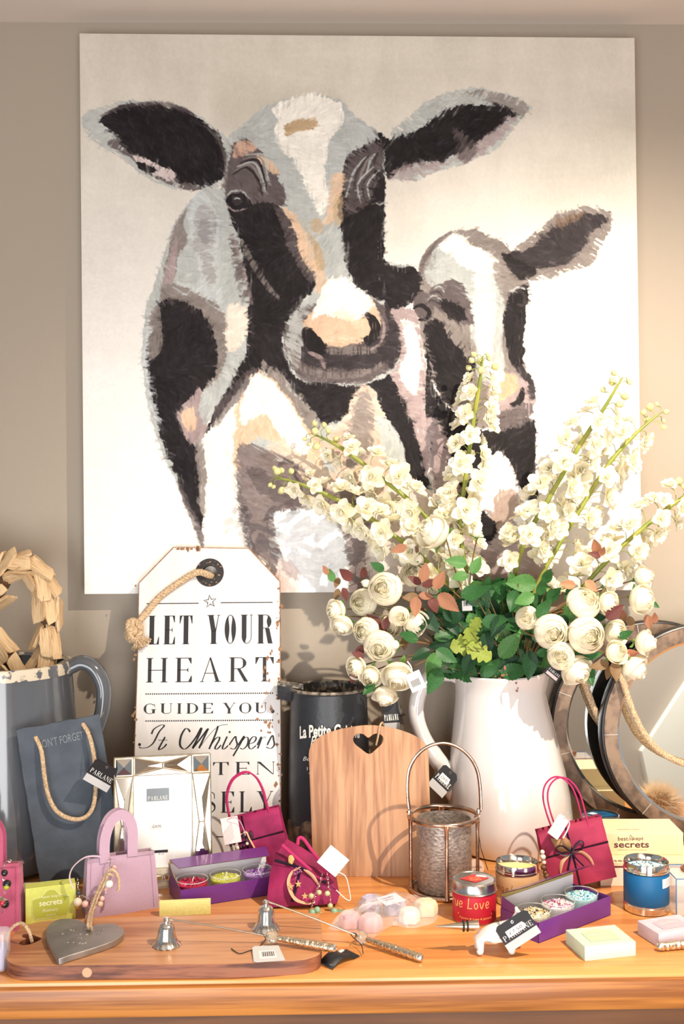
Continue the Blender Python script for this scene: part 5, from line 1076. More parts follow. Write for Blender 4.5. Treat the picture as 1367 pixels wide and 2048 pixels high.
obj('glass_cylinder', MB().lathe_open([(0, .004), (.040, .004), (.0415, .006), (.0415, zt - .004), (.0400, zt - .004), (.0395, .007), (0, .006)], 56), cg, tL)
hz = [W(px, py, lc_.y) for px, py in ((818, 1618), (815, 1590), (816, 1550), (824, 1525), (840, 1504), (860, 1491), (884, 1486), (906, 1490), (928, 1503), (946, 1524), (956, 1550), (960, 1585), (961, 1618))]
obj('handle', MB().tube(crom(hz, 5), .003, 10, flat=.8), AGE, tL, world=True)
m_ = MB()
for a in (180, 0):
    x = (rL + .002) * math.cos(R(a)); m_.box((x, 0, zt + .004), (.004, .008, .012), b=.001); m_.tube([(x * .94, 0, zt + .006), (x * 1.08, 0, zt + .006)], .0016, 8)
obj('hinge', m_, AGE, tL)
Mt = frame3(T(935, 1752, .006), T(969, 1752, .006), T(935, 1752, .006) + Vector((0, .006, .03)))
def ex3(t):
    m_ = MB(); text(m_, 'handmade', .004, .012, .018, .003, xf((0, 0, .0008)));  text(m_, 'gift', .009, .007, .008, .003, xf((0, 0, .0008))); obj('printed_words', m_, mat('brown_ink', (110, 86, 74)), t, smooth=False)
    obj('cord', MB().tube(crom([tuple(W(953, 1645, lc_.y)), tuple(W(960, 1690, lc_.y)), tuple(W(962, 1700, lc_.y - .01)), tuple(W(975, 1740, lc_.y - .01))], 5), .0006, 5), CORD, t, world=True)
card('price_tag', 'round pinkish tag dangling on black cord at the right of the lantern', Mt, circ((.0128, .0128), .0128, 28), mat('pink_card', (226, 196, 180), .6), extra=ex3)
# ---- photo frame
Mf = stand(229, 1782, 424, 1768, 8); ax = P2(Mf, 213, 1517); bx = P2(Mf, 410, 1505); wf = (P2(Mf, 424, 1768)[0]); hf = ax[1]
tf = thingM('photo_frame', 'silver photo frame with faceted mirrored corners and white insert, before the label sign', 'photo frame', Mf)
FS = mat('antique_silver_leaf', (204, 192, 170), .32, .85, col2=(170, 156, 132), vscale=40, bump=.15, bscale=60); FM = mat('facet_mirror', (226, 222, 214), .06, 1.)
fi = .029; D0 = -.012
obj('frame_back', MB().prism([(0, 0), (wf, 0), (wf, hf), (0, hf)], .010, xf((0, 0, D0 - .004))), mat('frame_velvet', (60, 56, 54), .8), tf, smooth=False)
obj('frame_body', MB().prism([(0, 0), (wf, 0), (wf, hf), (0, hf)], -D0, xf((0, 0, D0)), holes=[[(fi, fi), (wf - fi, fi), (wf - fi, hf - fi), (fi, hf - fi)]]), FS, tf, smooth=False, bevel=.001)
for (cx, cy) in ((fi / 2, fi / 2), (wf - fi / 2, fi / 2), (wf - fi / 2, hf - fi / 2), (fi / 2, hf - fi / 2)):
    s = fi / 2 - .0025; obj('corner_facet', MB().add([(cx - s, cy - s, .0005), (cx + s, cy - s, .0005), (cx + s, cy + s, .0005), (cx - s, cy + s, .0005), (cx, cy, .0065)], [(0, 1, 4), (1, 2, 4), (2, 3, 4), (3, 0, 4)]), FM, tf, smooth=False)
def facet(P): 
    c = Vector((sum(p[0] for p in P) / len(P), sum(p[1] for p in P) / len(P), .0022)); n = len(P)
    obj('mirror_facet', MB().add([(*p, .0006) for p in P] + [c], [(i, (i + 1) % n, n) for i in range(n)]), FM, tf, smooth=False)
bead_lines = MB(); g = .002
def bd(a, b): bead_lines.tube([(*a, .0012), (*b, .0012)], .0009, 6)
for (o0, o1, sgn) in ((hf, hf - fi, 0), (0, fi, 0)):
    mx = wf / 2; lo, hi = (min(o0, o1), max(o0, o1)); mc = (lo + hi) / 2
    for (xa, xb) in ((fi, mx), (wf - fi, mx)):
        e = g if xb > xa else -g
        facet([(xa + e, lo + g), (xa + e, hi - g), (xb - e, mc + .003), (xb - e, mc - .003)] if e > 0 else [(xb - e, mc - .003), (xb - e, mc + .003), (xa + e, hi - g), (xa + e, lo + g)])
        bd((xa, lo + .001), (xb, mc - .004)); bd((xa, hi - .001), (xb, mc + .004)); bd((xa, lo), (xa, hi))
    bd((mx, mc - .004), (mx, mc + .004))
for (lo, hi) in ((0, fi), (wf - fi, wf)):
    my = hf * .48; mc = (lo + hi) / 2
    for (ya, yb) in ((fi, my), (hf - fi, my)):
        e = g if yb > ya else -g
        facet([(lo + g, ya + e), (hi - g, ya + e), (mc + .003, yb - e), (mc - .003, yb - e)] if e > 0 else [(mc - .003, yb - e), (mc + .003, yb - e), (hi - g, ya + e), (lo + g, ya + e)])
        bd((lo + .001, ya), (mc - .004, yb)); bd((hi - .001, ya), (mc + .004, yb)); bd((lo, ya), (hi, ya))
    bd((mc - .004, my), (mc + .004, my))
bd((0, 0), (wf, 0)); bd((wf, 0), (wf, hf)); bd((wf, hf), (0, hf)); bd((0, hf), (0, 0))
obj('beading', bead_lines, FS, tf)
obj('insert', MB().prism([(fi, fi), (wf - fi, fi), (wf - fi, hf - fi), (fi, hf - fi)], .001, xf((0, 0, -.006))), mat('white_paper', (246, 247, 248), .35), tf, smooth=False)
a = P2(Mf, 293, 1604); b = P2(Mf, 338, 1576); zi = xf((0, 0, -.0046)); obj('logo_square', MB().prism([a, (b[0], a[1]), b, (a[0], b[1])], .0002, xf((0, 0, -.005))), mat('blue_grey_print', (126, 136, 142), .5), tf, smooth=False)
m_ = MB(); serif(m_, 'PARLANE', a[0] + .002, a[1] + .0015, b[0] - a[0] - .004, .0062, .0007, .0003, zi); obj('logo_words', m_, WHT, tf, smooth=False)
a = P2(Mf, 301, 1661); m_ = MB(); text(m_, '£24.95', a[0] + .003, a[1] + .003, .013, .004, zi); c = P2(Mf, 308, 1712); text(m_, '8" x 6"', c[0] + .007, c[1] + .0005, .008, .0022, zi)
rect(m_, c[0], c[1] + .0035, c[0] + .021, c[1] + .0075, zi); obj('small_print', m_, INK, tf, smooth=False)
obj('price_sticker', MB().prism([(a[0], a[1]), (a[0] + .021, a[1]), (a[0] + .021, a[1] + .011), (a[0], a[1] + .011), (a[0] - .002, a[1] + .0055)], .0002, xf((0, 0, -.0049))), mat('sticker', (236, 234, 236), .5), tf, smooth=False)
# ---- gift bags
MAG = mat('magenta_paper', (134, 26, 76), .75, col2=(164, 38, 92), vscale=25, bump=.7, bscale=55)
MAG2 = mat('raspberry_paper', (142, 34, 66), .75, col2=(168, 48, 80), vscale=25, bump=.6, bscale=55)
NVY = mat('navy_ribbon', (32, 26, 48), .4); MCO = mat('magenta_cord', (176, 34, 94), .7, bump=.4, bscale=500)
RAF = mat('raffia', (226, 176, 140), .7); PRL = mat('pearl', (232, 222, 206), .15, coat=.8)
def gift_bag(label, M, w, h, d, m, arcpts, ribs, group='magenta paper gift bags'):
    t = thingM('gift_bag', label, 'gift bag', M, group); n = 8; m_ = MB(); rnd = random.Random(int(w * 9999))
    def P(u, v, side):   # closed ring of columns
        return Vector((u * w, v * h, side))
    ring = [(0, 0), (w * .33, .001), (w * .66, .001), (w, 0), (w + .001, -d * .35), (w - .006, -d * .5), (w + .001, -d * .65), (w, -d), (w / 2, -d - .001), (0, -d), (.006, -d * .5)]
    for i in range(n + 1):
        v = i / n; bul = .004 * math.sin(PI * v)
        for (x, z) in ring:
            zz_ = z * (1.35 - .8 * v) if z < 0 else z + bul
            m_.v.append(Vector((x + rnd.uniform(-.0005, .0005), v * h + rnd.uniform(-.0005, .0005) * (i < n), zz_)))
    k = len(ring)
    m_.f = [(i * k + j, i * k + (j + 1) % k, (i + 1) * k + (j + 1) % k, (i + 1) * k + j) for i in range(n) for j in range(k)] + [tuple(range(k))[::-1]]; m_.m = [0] * len(m_.f)
    obj('bag_body', m_, m, t, solid=.0008, sharp=30)
    for (z, dx) in ((.0015, 0), (-d * .45, -.004)):
        obj('handle', MB().tube(crom([Vector((p[0] + dx * (1 if 0 < i < len(arcpts) - 1 else 1), p[1] - (.01 if i in (0, len(arcpts) - 1) else 0), z)) for i, p in enumerate(arcpts)], 6), .00135, 8), MCO, t)
    if ribs:
        m_ = MB(); x0, y0 = ribs
        for i in range(6): pass
        m_.tube([(x0, h * q, .0018 + .004 * math.sin(PI * q)) for q in [j / 10 for j in range(11)]], .0028, 6, flat=.12); m_.tube([(w * q, y0 + .002 * q, .0018 + .004 * math.sin(PI * y0 / h)) for q in [j / 8 for j in range(9)]], .0028, 6, flat=.12)
        obj('ribbon', m_, NVY, t)
    return t
Y3 = -.318; M3 = frame3(W(1104, 1784, Y3), W(1222, 1756, Y3), W(1086, 1660, Y3 + .012)); h3 = (W(1104, 1784, Y3) - W(1086, 1660, Y3 + .012)).length
w3 = P2(M3, 1201, 1632)[0]
tb3 = gift_bag('raspberry paper gift bag with a dark bow beside the white jug', M3, w3, h3, .034, MAG2, [P2(M3, *p) for p in ((1112, 1655), (1100, 1625), (1094, 1595), (1098, 1572), (1112, 1557), (1130, 1556), (1148, 1570), (1160, 1592), (1168, 1620), (1173, 1640))], (P2(M3, 1140, 1700)[0], P2(M3, 1100, 1712)[1]))
bc = P2(M3, 1140, 1703); m_ = MB(); Q = lambda pts, z: [(*P2(M3, *p), z) for p in pts]
for L_ in (((1140, 1703), (1122, 1690), (1110, 1693), (1112, 1702), (1126, 1708), (1140, 1705)), ((1140, 1703), (1148, 1688), (1158, 1680), (1164, 1686), (1158, 1698), (1140, 1705)), ((1140, 1704), (1152, 1718), (1164, 1730)), ((1140, 1704), (1136, 1722), (1133, 1740))):
    m_.tube(crom(Q(L_, .009), 5), .0015, 6, flat=.4)
obj('bow', m_, NVY, tb3)
m_ = MB(); m_.tube(crom(Q(((1118, 1745), (1122, 1722), (1138, 1706)), .007), 6), [.001 + .0022 * math.sin(PI * i / 12) for i in range(13)], 6, flat=.3); m_.tube(crom(Q(((1142, 1704), (1160, 1702), (1176, 1714), (1184, 1728)), .008), 6), [.001 + .0024 * math.sin(PI * i / 18) for i in range(19)], 6, flat=.3); obj('raffia_trim', m_, RAF, tb3)
m_ = MB(); 
for cen, tip_ in (((1138, 1702), (1097, 1674)), ((1138, 1702), (1122, 1668))):
    a = Vector((*P2(M3, *cen), .007)); b = Vector((*P2(M3, *tip_), .010)); dv = (b - a); sdv = dv.cross(Vector((0, 0, 1))).normalized(); L_ = dv.length; m_.add([a, a + dv * .3 + sdv * L_ * .2, a + dv * .6 + sdv * L_ * .22, b, a + dv * .6 - sdv * L_ * .22, a + dv * .3 - sdv * L_ * .2], [(0, 1, 2, 3), (0, 3, 4, 5)])
obj('skeleton_leaf', m_, mat('skeleton_leaf', (176, 134, 92), .6, alpha=.75), tb3, solid=.0003)
Mt = frame3(W(1094, 1665, Y3 - .016), W(1115, 1681, Y3 - .016), W(1094, 1622, Y3 - .010))
PT = mat('pink_tag_card', (240, 216, 212), .6)
def ex4(w, h):
    def f(t):
        m_ = MB()
        for k in range(7): text(m_, 'handmade', w * .25 + k * w * .08, h * .1, h * .6, w * .045, xf((0, 0, .0008)) @ xf((w * .2 + k * w * .09, -w * .2, 0), (0, 0, PI / 2)) @ xf((-w * .25, 0, 0)))
        obj('printed_words', m_, mat('rose_ink', (150, 96, 104)), t, smooth=False)
        obj('ribbon_tie', MB().tube(crom([(w * .4, h * .92, .002), (w * .8, h * .95, .008), (w * 1.1, h * .8, .006), (w * 1.25, h * .45, .004), (w * 1.28, h * .2, .003)], 5), .0012, 6, flat=.3), mat('pink_ribbon', (240, 200, 206), .4), t)
    return f
card('gift_tag', 'pale pink gift tag hanging on the raspberry gift bag beside the white jug', Mt, [(0, 0), (.0185, 0), (.0185, .031), (.016, .034), (.002, .034), (0, .032)], PT, extra=ex4(.018, .034))
m_ = None; tn = thing('bead_string', 'string of brown and pearl beads dangling left of the raspberry gift bag', 'bead string', tuple(T(1087, 1758)))
for i, (x, y) in enumerate(((1084, 1704), (1085, 1714), (1087, 1725), (1086, 1735), (1089, 1745), (1092, 1752))):
    obj('bead', MB().ico(W(x, y, Y3 - .012), .0035 if i % 2 == 0 else .0045, 2), PRL if i < 3 else mat('brown_bead', (120, 86, 60), .3), tn, world=True)
obj('thread', MB().tube([W(1084, 1700, Y3 - .012), W(1092, 1755, Y3 - .012)], .0005, 5), CORD, tn, world=True)
# bag 1, behind the left purple box
Y1 = -.232; M1 = frame3(W(490, 1745, Y1), W(575, 1724, Y1), W(472, 1634, Y1 + .010)); h1 = P2(M1, 472, 1634)[1]; w1 = P2(M1, 556, 1612)[0]
tb1 = gift_bag('upright magenta paper gift bag behind the left purple tea light box', M1, w1, h1, .036, MAG, [P2(M1, *p) for p in ((465, 1650), (457, 1620), (455, 1590), (464, 1563), (480, 1549), (497, 1545), (514, 1556), (526, 1578), (532, 1600), (535, 1612))], (P2(M1, 493, 1680)[0], P2(M1, 520, 1676)[1]))
m_ = MB(); Q = lambda pts, z: [(*P2(M1, *p), z) for p in pts]
m_.tube(crom(Q(((470, 1690), (476, 1672), (492, 1662), (500, 1676), (512, 1698)), .008), 5), .0018, 6, flat=.4); obj('raffia_trim', m_, RAF, tb1)
rnd = random.Random(4)
for k in range(7): obj('bead', MB().ico((*P2(M1, 456 + k * 6.5, 1690 + rnd.uniform(-7, 5)), .009), rnd.uniform(.0025, .0042), 2), PRL if k % 3 == 0 else mat('plum_bead', (74, 44, 60), .25), tb1)
for k in range(3): obj('dried_flower', MB().ico((*P2(M1, 487 + k * 8, 1668 + (k % 2) * 14), .007), .006, 1, sq=(.6, 1.3, .5)), mat('dried_plum', (66, 38, 52), .7), tb1, smooth=False)
Mt = frame3(W(449, 1690, Y1 - .016), W(484, 1683, Y1 - .016), W(438.5, 1637.5, Y1 - .008))
card('gift_tag', 'pink handwritten gift tag on the upright magenta bag near the photo frame', Mt, [(0, 0), (.027, 0), (.027, .040), (0, .040)], PT, extra=ex4(.027, .04))
# bag 2, slumped, charms spilling out
a, b = T(530, 1818), T(672, 1812); M2 = stand(530, 1818, 672, 1812, 24)
tb2 = thingM('gift_bag', 'slumped magenta paper gift bag with charm bracelets spilling from its open mouth', 'gift bag', M2, 'magenta paper gift bags')
fr = [P2(M2, *p) for p in ((532, 1815), (672, 1808), (677, 1790), (655, 1752), (645, 1742), (600, 1722), (550, 1704), (540, 1745))]
bk = [P2(M2, *p) for p in ((540, 1805), (672, 1800), (679, 1770), (674, 1742), (650, 1720), (610, 1692), (575, 1672), (556, 1700))]
m_ = MB(); n = len(fr); A = [Vector((x, max(y, .0005), .003 + .006 * math.sin(i))) for i, (x, y) in enumerate(fr)]; B = [Vector((x, max(y, .0005), -.032 + .004 * math.sin(i * 2))) for i, (x, y) in enumerate(bk)]
cf = sum(A, Vector()) / n + Vector((0, 0, .008)); cb_ = sum(B, Vector()) / n - Vector((0, 0, .004))
m_.add(A + B + [cf, cb_], [(i, (i + 1) % n, 2 * n) for i in range(n)] + [((i + 1) % n + n, i + n, 2 * n + 1) for i in range(n)] + [(i, i + n, (i + 1) % n + n, (i + 1) % n) for i in (7, 0, 1, 2)])
obj('bag_body', m_, MAG, tb2, solid=.0012, sharp=22)
m_ = MB(); Q = lambda pts, z: [(*P2(M2, *p), z) for p in pts]
obj('handle', MB().tube(crom(Q(((563, 1692), (590, 1716), (615, 1738), (635, 1756), (648, 1760), (653, 1750), (640, 1727), (620, 1700), (605, 1680), (596, 1679), (594, 1692)), .014), 5), .0026, 8), MCO, tb2)
m_ = MB(); m_.tube(Q(((548, 1722), (575, 1730), (600, 1738)), .0125), .0028, 6, flat=.15); m_.tube(Q(((600, 1738), (592, 1770), (583, 1805)), .0125), .0028, 6, flat=.15); m_.tube(Q(((600, 1738), (625, 1750), (650, 1768)), .0145), .0028, 6, flat=.15); obj('ribbon', m_, NVY, tb2)
m_ = MB(); m_.tube(crom(Q(((600, 1736), (582, 1748), (576, 1770), (588, 1798), (612, 1808), (628, 1806)), .0145), 6), [.0008 + .003 * math.sin(PI * i / 30) for i in range(31)], 6, flat=.35); m_.tube(crom(Q(((602, 1738), (622, 1752), (636, 1772)), .0145), 6), [.0008 + .0022 * math.sin(PI * i / 12) for i in range(13)], 6, flat=.35); obj('raffia_trim', m_, RAF, tb2)
m_ = MB()
for k in range(14): m_.ico((*P2(M2, 592 + rnd.gauss(0, 5), 1750 + rnd.gauss(0, 6)), .016), .0016, 1)
obj('dried_flowers', m_, mat('lilac_dried', (150, 90, 130), .8), tb2, kind='stuff')
GST = mat('gilt', (206, 176, 120), .35, .8)
for (x, y) in ((580, 1775), (595, 1770), (608, 1794)):
    c = P2(M2, x, y); obj('gilt_star', MB().prism([(c[0] + (.0052 if i % 2 == 0 else .0022) * math.sin(PI * i / 5), c[1] + (.0052 if i % 2 == 0 else .0022) * math.cos(PI * i / 5)) for i in range(10)], .0008, xf((0, 0, .017))), GST, tb2, smooth=False)
obj('gilt_cone', MB().ico((*P2(M2, 581, 1721), .014), .0075, 1, sq=(.7, 1.1, .5)), mat('gilt_glitter', (200, 170, 110), .4, .8, bump=1, bscale=400), tb2)
def chain(t, P, r=.0017, name='chain'):
    P = crom(P, 6); L_ = 0; m_ = MB(); acc = 0; k = 0
    for i in range(1, len(P)):
        seg = (P[i] - P[i - 1]); acc += seg.length
        if acc > r * 2.1:
            acc = 0; k += 1; tq = seg.to_track_quat('X', 'Z').to_matrix().to_4x4(); m_.torus(r, r * .28, 10, 5, Matrix.Translation(P[i]) @ tq @ Matrix.Rotation(PI / 2 * (k % 2), 4, 'X'), sq=(1.35, .8))
    return obj(name, m_, SILV, t, world=True)
yq = T(640, 1815).y
def bracelet(label, pts, beads, col, cat='bracelet'):
    P = [W(px, py, y) for px, py, y in pts]; t = thing('charm_bracelet', label, cat, tuple(P[0])); chain(t, P)
    for (px, py, y, r, c) in beads: obj('bead', MB().ico(W(px, py, y), r, 2), mat('bead_%d_%d_%d' % c, c, .2, coat=.6), t, world=True)
    return t
GP, TQ = (196, 200, 150), (150, 190, 160)
bracelet('silver chain bracelet with green pearls hanging out of the slumped magenta bag', [(645, 1745, yq - .0), (640, 1765, yq - .012), (632, 1785, yq - .014), (628, 1800, yq - .014), (622, 1822, yq - .016), (636, 1832, yq - .018), (650, 1832, yq - .018)],
    [(622, 1792, yq - .014, .0042, GP), (638, 1785, yq - .013, .0038, GP), (624, 1826, yq - .018, .0055, TQ), (634, 1820, yq - .017, .005, TQ), (642, 1830, yq - .019, .0042, GP), (654, 1833, yq - .018, .0045, (190, 130, 110))], 0)
bracelet('silver chain bracelet with green and white pearls at the right side of the slumped bag', [(653, 1742, yq - .0), (656, 1765, yq - .010), (660, 1790, yq - .012), (662, 1815, yq - .014), (672, 1828, yq - .014), (684, 1820, yq - .012)],
    [(654, 1787, yq - .012, .004, GP), (660, 1812, yq - .014, .0042, GP), (668, 1824, yq - .015, .0058, TQ), (679, 1827, yq - .014, .006, (120, 160, 130)), (660, 1831, yq - .016, .004, (210, 180, 150))], 0)
Yd = yq - .004; Mt = frame3(W(670, 1754, Yd), W(698, 1720, Yd), W(639, 1718, Yd))
wd1 = (W(698, 1720, Yd) - W(670, 1754, Yd)).length; hd1 = (W(639, 1718, Yd) - W(670, 1754, Yd)).length
def ex5(t): obj('thread', MB().tube(crom([W(668, 1742, Yd - .001), W(690, 1752, Yd - .004), W(698, 1780, Yd - .006), W(700, 1800, Yd - .012), W(690, 1797, Yd - .016), W(672, 1780, Yd - .01)], 6), .0007, 5), WHT, t, world=True)
card('price_tag', 'plain white diamond shaped tag in front of the heart hole board', Mt, [(0, 0), (wd1, 0), (wd1, hd1), (0, hd1)], WHT, extra=ex5)
# ---- jute shopper bags
def weave(name, c):
    m = mat(name, c, .9, sheen=.3); nt = m.node_tree; N = nt.nodes; L = nt.links; b = N['Principled BSDF']; tc = N.new('ShaderNodeTexCoord')
    w1_ = N.new('ShaderNodeTexWave'); w1_.inputs['Scale'].default_value = 190; w1_.bands_direction = 'X'; w2_ = N.new('ShaderNodeTexWave'); w2_.inputs['Scale'].default_value = 190; w2_.bands_direction = 'Y'
    for w_ in (w1_, w2_): L.new(tc.outputs['Object'], w_.inputs[0])
    mx = N.new('ShaderNodeMath'); mx.operation = 'MULTIPLY'; L.new(w1_.outputs['Fac'], mx.inputs[0]); L.new(w2_.outputs['Fac'], mx.inputs[1])
    cr = N.new('ShaderNodeValToRGB'); cc = lin(c); cr.color_ramp.elements[0].color = (*[x * .72 for x in cc], 1); cr.color_ramp.elements[1].color = (*[min(1, x * 1.15) for x in cc], 1); L.new(mx.outputs[0], cr.inputs[0]); L.new(cr.outputs[0], b.inputs['Base Color'])
    bp = N.new('ShaderNodeBump'); bp.inputs['Strength'].default_value = .5; bp.inputs['Distance'].default_value = .001; L.new(mx.outputs[0], bp.inputs['Height']); L.new(bp.outputs[0], b.inputs['Normal']); return m
def shopper(label, M, w, h, d, m, strap, sw, group='fabric mini shopper bags'):
    t = thingM('fabric_bag', label, 'bag', M, group); m_ = MB(); n = 6
    ring = [(0, 0), (w * .5, .002), (w, 0), (w - .004, -d * .5), (w, -d), (w * .5, -d - .002), (0, -d), (.004, -d * .5)]; k = len(ring)
    for i in range(n + 1):
        v = i / n
        for (x, z) in ring: 
            tp = 1 - .1 * v; m_.v.append(Vector((w / 2 + (x - w / 2) * tp, h * v, z * (1.2 - .5 * v))))
    m_.f = [(i * k + j, i * k + (j + 1) % k, (i + 1) * k + (j + 1) % k, (i + 1) * k + j) for i in range(n) for j in range(k)] + [tuple(range(k))[::-1]]; m_.m = [0] * len(m_.f)
    obj('bag_body', m_, m, t, solid=.0016, sharp=35)
    sm_ = MB()
    for x in (.06, .93): sm_.tube([(w * x, .003, .0015), (w * (x + (.03 if x < .5 else -.03)), h * .97, .0015)], .0006, 5)
    sm_.tube([(w * .06, h * .95, .0018), (w * .94, h * .95, .0018)], .0005, 5); obj('seam', sm_, m, t)
    for z in (.0025, -d * .65):
        P = crom([Vector((*p, z)) for p in strap], 6); sp_ = MB(); kk = len(P)
        for i, p in enumerate(P):
            tt = (P[min(i + 1, kk - 1)] - P[max(i - 1, 0)]).normalized(); nn = Vector((0, 0, 1)).cross(tt) * sw / 2; sp_.v += [p + nn, p - nn]
        sp_.f = [(2 * i, 2 * i + 2, 2 * i + 3, 2 * i + 1) for i in range(kk - 1)]; sp_.m = [0] * (kk - 1); obj('handle', sp_, m, t, solid=.0018, smooth=False)
    return t
LIL = weave('lilac_weave', (204, 170, 190)); PNK = weave('pink_weave', (206, 96, 130))
Mb = stand(171, 1838, 318, 1815, 6); wb_ = P2(Mb, 318, 1815)[0]; hb = P2(Mb, 162, 1720)[1]
st = [P2(Mb, *p) for p in ((210, 1725), (208, 1700), (211, 1670), (222, 1642), (240, 1629), (257, 1638), (264, 1660), (264, 1690), (264, 1712))]
tl_ = shopper('lilac fabric mini shopper bag with looped handles in front of the photo frame', Mb, wb_, hb, .028, LIL, st, .0145)
obj('ribbon_loop', MB().tube(crom([(*P2(Mb, 200, 1712), .004), (*P2(Mb, 170, 1712), .008), (*P2(Mb, 145, 1730), .010), (*P2(Mb, 137, 1752), .010), (*P2(Mb, 146, 1775), .010)], 6), .0022, 6, flat=.2), mat('lilac_ribbon', (228, 206, 218), .35), tl_)
yb2 = T(220, 1837).y
PK, WB = (232, 186, 176), (226, 232, 226)
bracelet('silver charm chain with pink pearls hanging on the front of the lilac bag', [(221, 1712, yb2 + .010), (219, 1728, yb2 + .006), (224, 1742, yb2 + .002), (216, 1770, yb2 - .004), (205, 1792, yb2 - .006), (185, 1800, yb2 - .006), (172, 1795, yb2 - .004), (160, 1790, yb2)],
    [(228, 1735, yb2 + .002, .0035, PK), (212, 1778, yb2 - .006, .0038, PK), (218, 1768, yb2 - .008, .006, WB), (204, 1797, yb2 - .008, .0038, PK), (170, 1808, yb2 - .008, .005, PK), (200, 1808, yb2 - .010, .0045, (220, 190, 160)), (186, 1806, yb2 - .008, .0038, PK)], 0)
bracelet('silver chain with beads hanging down the left side of the lilac bag', [(155, 1750, yb2 + .01), (155, 1770, yb2 + .008), (157, 1790, yb2 + .004), (156, 1808, yb2 + .002)],
    [(157, 1786, yb2 + .0, .004, (60, 60, 66)), (155, 1804, yb2 - .002, .0065, (230, 214, 190)), (155, 1813, yb2, .004, (190, 150, 60))], 0)
Yp = T(20, 1862).y; Mp = frame3(T(-62, 1866), T(33, 1862), W(-60, 1722, Yp + .012)); wp = P2(Mp, 33, 1862)[0]; hp_ = P2(Mp, 20, 1727)[1]
st = [P2(Mp, *p) for p in ((-45, 1735), (-42, 1690), (-32, 1655), (-18, 1645), (-4, 1665), (-2, 1700), (-2, 1735))]
shopper('pink fabric mini shopper bag cut off by the left edge', Mp, wp * 1.06, hp_, .03, PNK, st, .012)
Yp2 = Yp - .010; BK, RG = (22, 22, 26), (190, 40, 60)
t = bracelet('silver charm bracelet with black beads and a moon hanging on the pink bag', [(26, 1722, Yp2), (12, 1724, Yp2), (5, 1742, Yp2), (8, 1765, Yp2), (8, 1785, Yp2), (6, 1810, Yp2), (4, 1828, Yp2)],
    [(9, 1746, Yp2 - .003, .0048, BK), (14, 1768, Yp2 - .003, .006, BK), (13, 1774, Yp2 - .006, .004, (170, 180, 50)), (10, 1808, Yp2 - .003, .006, BK), (5, 1806, Yp2 - .006, .004, RG)], 0)
m_ = MB(); c = W(10, 1790, Yp2 - .006)
m_.tube([c + Vector((.008 * math.cos(a), 0, .007 * math.sin(a))) for a in [PI * .95 + i * .22 for i in range(12)]], [.0003 + .0022 * math.sin(PI * i / 11) for i in range(12)], 8); obj('moon_charm', m_, SILV, t, world=True)
# ---- wax melts and their clear bag
def melt(label, px, py, r, h, col, z0=.001):
    p = T(px, py, z0); t = None; m_ = MB(); fl = lambda q, a: Vector((q.x * (1 + .07 * math.cos(6 * a)), q.y * (1 + .07 * math.cos(6 * a)), q.z))
    m_.lathe([(r, 0), (r * 1.02, h * .3), (r * .95, h * .7), (r * .8, h * .93), (r * .5, h), (r * .45, h * .94), (r * .2, h * .97), (0, h * 1.0)], 48, fn=fl)
    o = obj('wax_melt', m_, mat('melt_%d_%d' % (col[0], col[2]), col, .5, sss=.4), None); o.location = p; tag(o, label, 'wax melt', 'wax melts in the clear bag'); return o
melt('lilac wax melt at the back left of the clear bag', 741, 1822, .0145, .022, (196, 190, 214)); melt('lilac wax melt under the label of the clear bag', 789, 1824, .0155, .018, (190, 184, 212))
melt('pink wax melt at the left end of the clear bag', 699, 1851, .014, .018, (234, 176, 180)); melt('pink wax melt at the front of the clear bag', 741, 1857, .0155, .019, (238, 180, 186))
melt('white wax melt at the front right of the clear bag', 818, 1842, .014, .018, (240, 232, 220)); melt('cream wax melt at the right end of the clear bag', 851, 1826, .0165, .019, (240, 220, 184))
out = [T(px, py, .0008) for px, py in ((655, 1858), (690, 1845), (705, 1822), (735, 1803), (780, 1800), (830, 1803), (868, 1815), (876, 1832), (862, 1848), (825, 1856), (785, 1852), (765, 1862), (742, 1877), (700, 1866))]
c = sum(out, Vector()) / len(out); tg2 = thing('clear_bag', 'clear cellophane bag over pastel wax melts on the pine table', 'bag', (c.x, c.y, 0)); m_ = MB(); n = len(out) * 3; sm = crom(out, 3, True); rnd = random.Random(9); rings = 7
for i in range(rings + 1):
    s = 1 - i / rings * .96
    for j, p in enumerate(sm):
        q = c + (p - c) * s; hgt = .026 * (1 - s ** 3.0) ** .6 + (rnd.uniform(-.0026, .0026) if 0 < i else 0) + .0015 * math.sin(j * 1.3 + i); m_.v.append(Vector((q.x, q.y, max(.0007, hgt))))
K2 = len(sm); m_.f = [(i * K2 + j, i * K2 + (j + 1) % K2, (i + 1) * K2 + (j + 1) % K2, (i + 1) * K2 + j) for i in range(rings) for j in range(K2)]; m_.m = [0] * len(m_.f)
CEL = mat('cellophane', (250, 246, 244), .12, alpha=.26, spec=.9, coat=.8)
obj('film', m_, CEL, tg2, world=True, sharp=25)
Mt = frame3(T(772, 1812, .024), T(821, 1798, .024), T(750, 1784, .030))
obj('paper_label', MB().prism([(0, 0), (.035, 0), (.035, .024), (0, .024)], .0004, tg2 and (RM[tg2.name].inverted() @ Mt)), mat('lavender_label', (222, 214, 226), .5), tg2, smooth=False)
m_ = MB(); text(m_, 'WAX MELTS', .004, .016, .022, .0025, RM[tg2.name].inverted() @ Mt @ xf((0, 0, .0008))); text(m_, 'scented', .007, .011, .015, .0028, RM[tg2.name].inverted() @ Mt @ xf((0, 0, .0008))); obj('label_words', m_, INK, tg2, smooth=False)
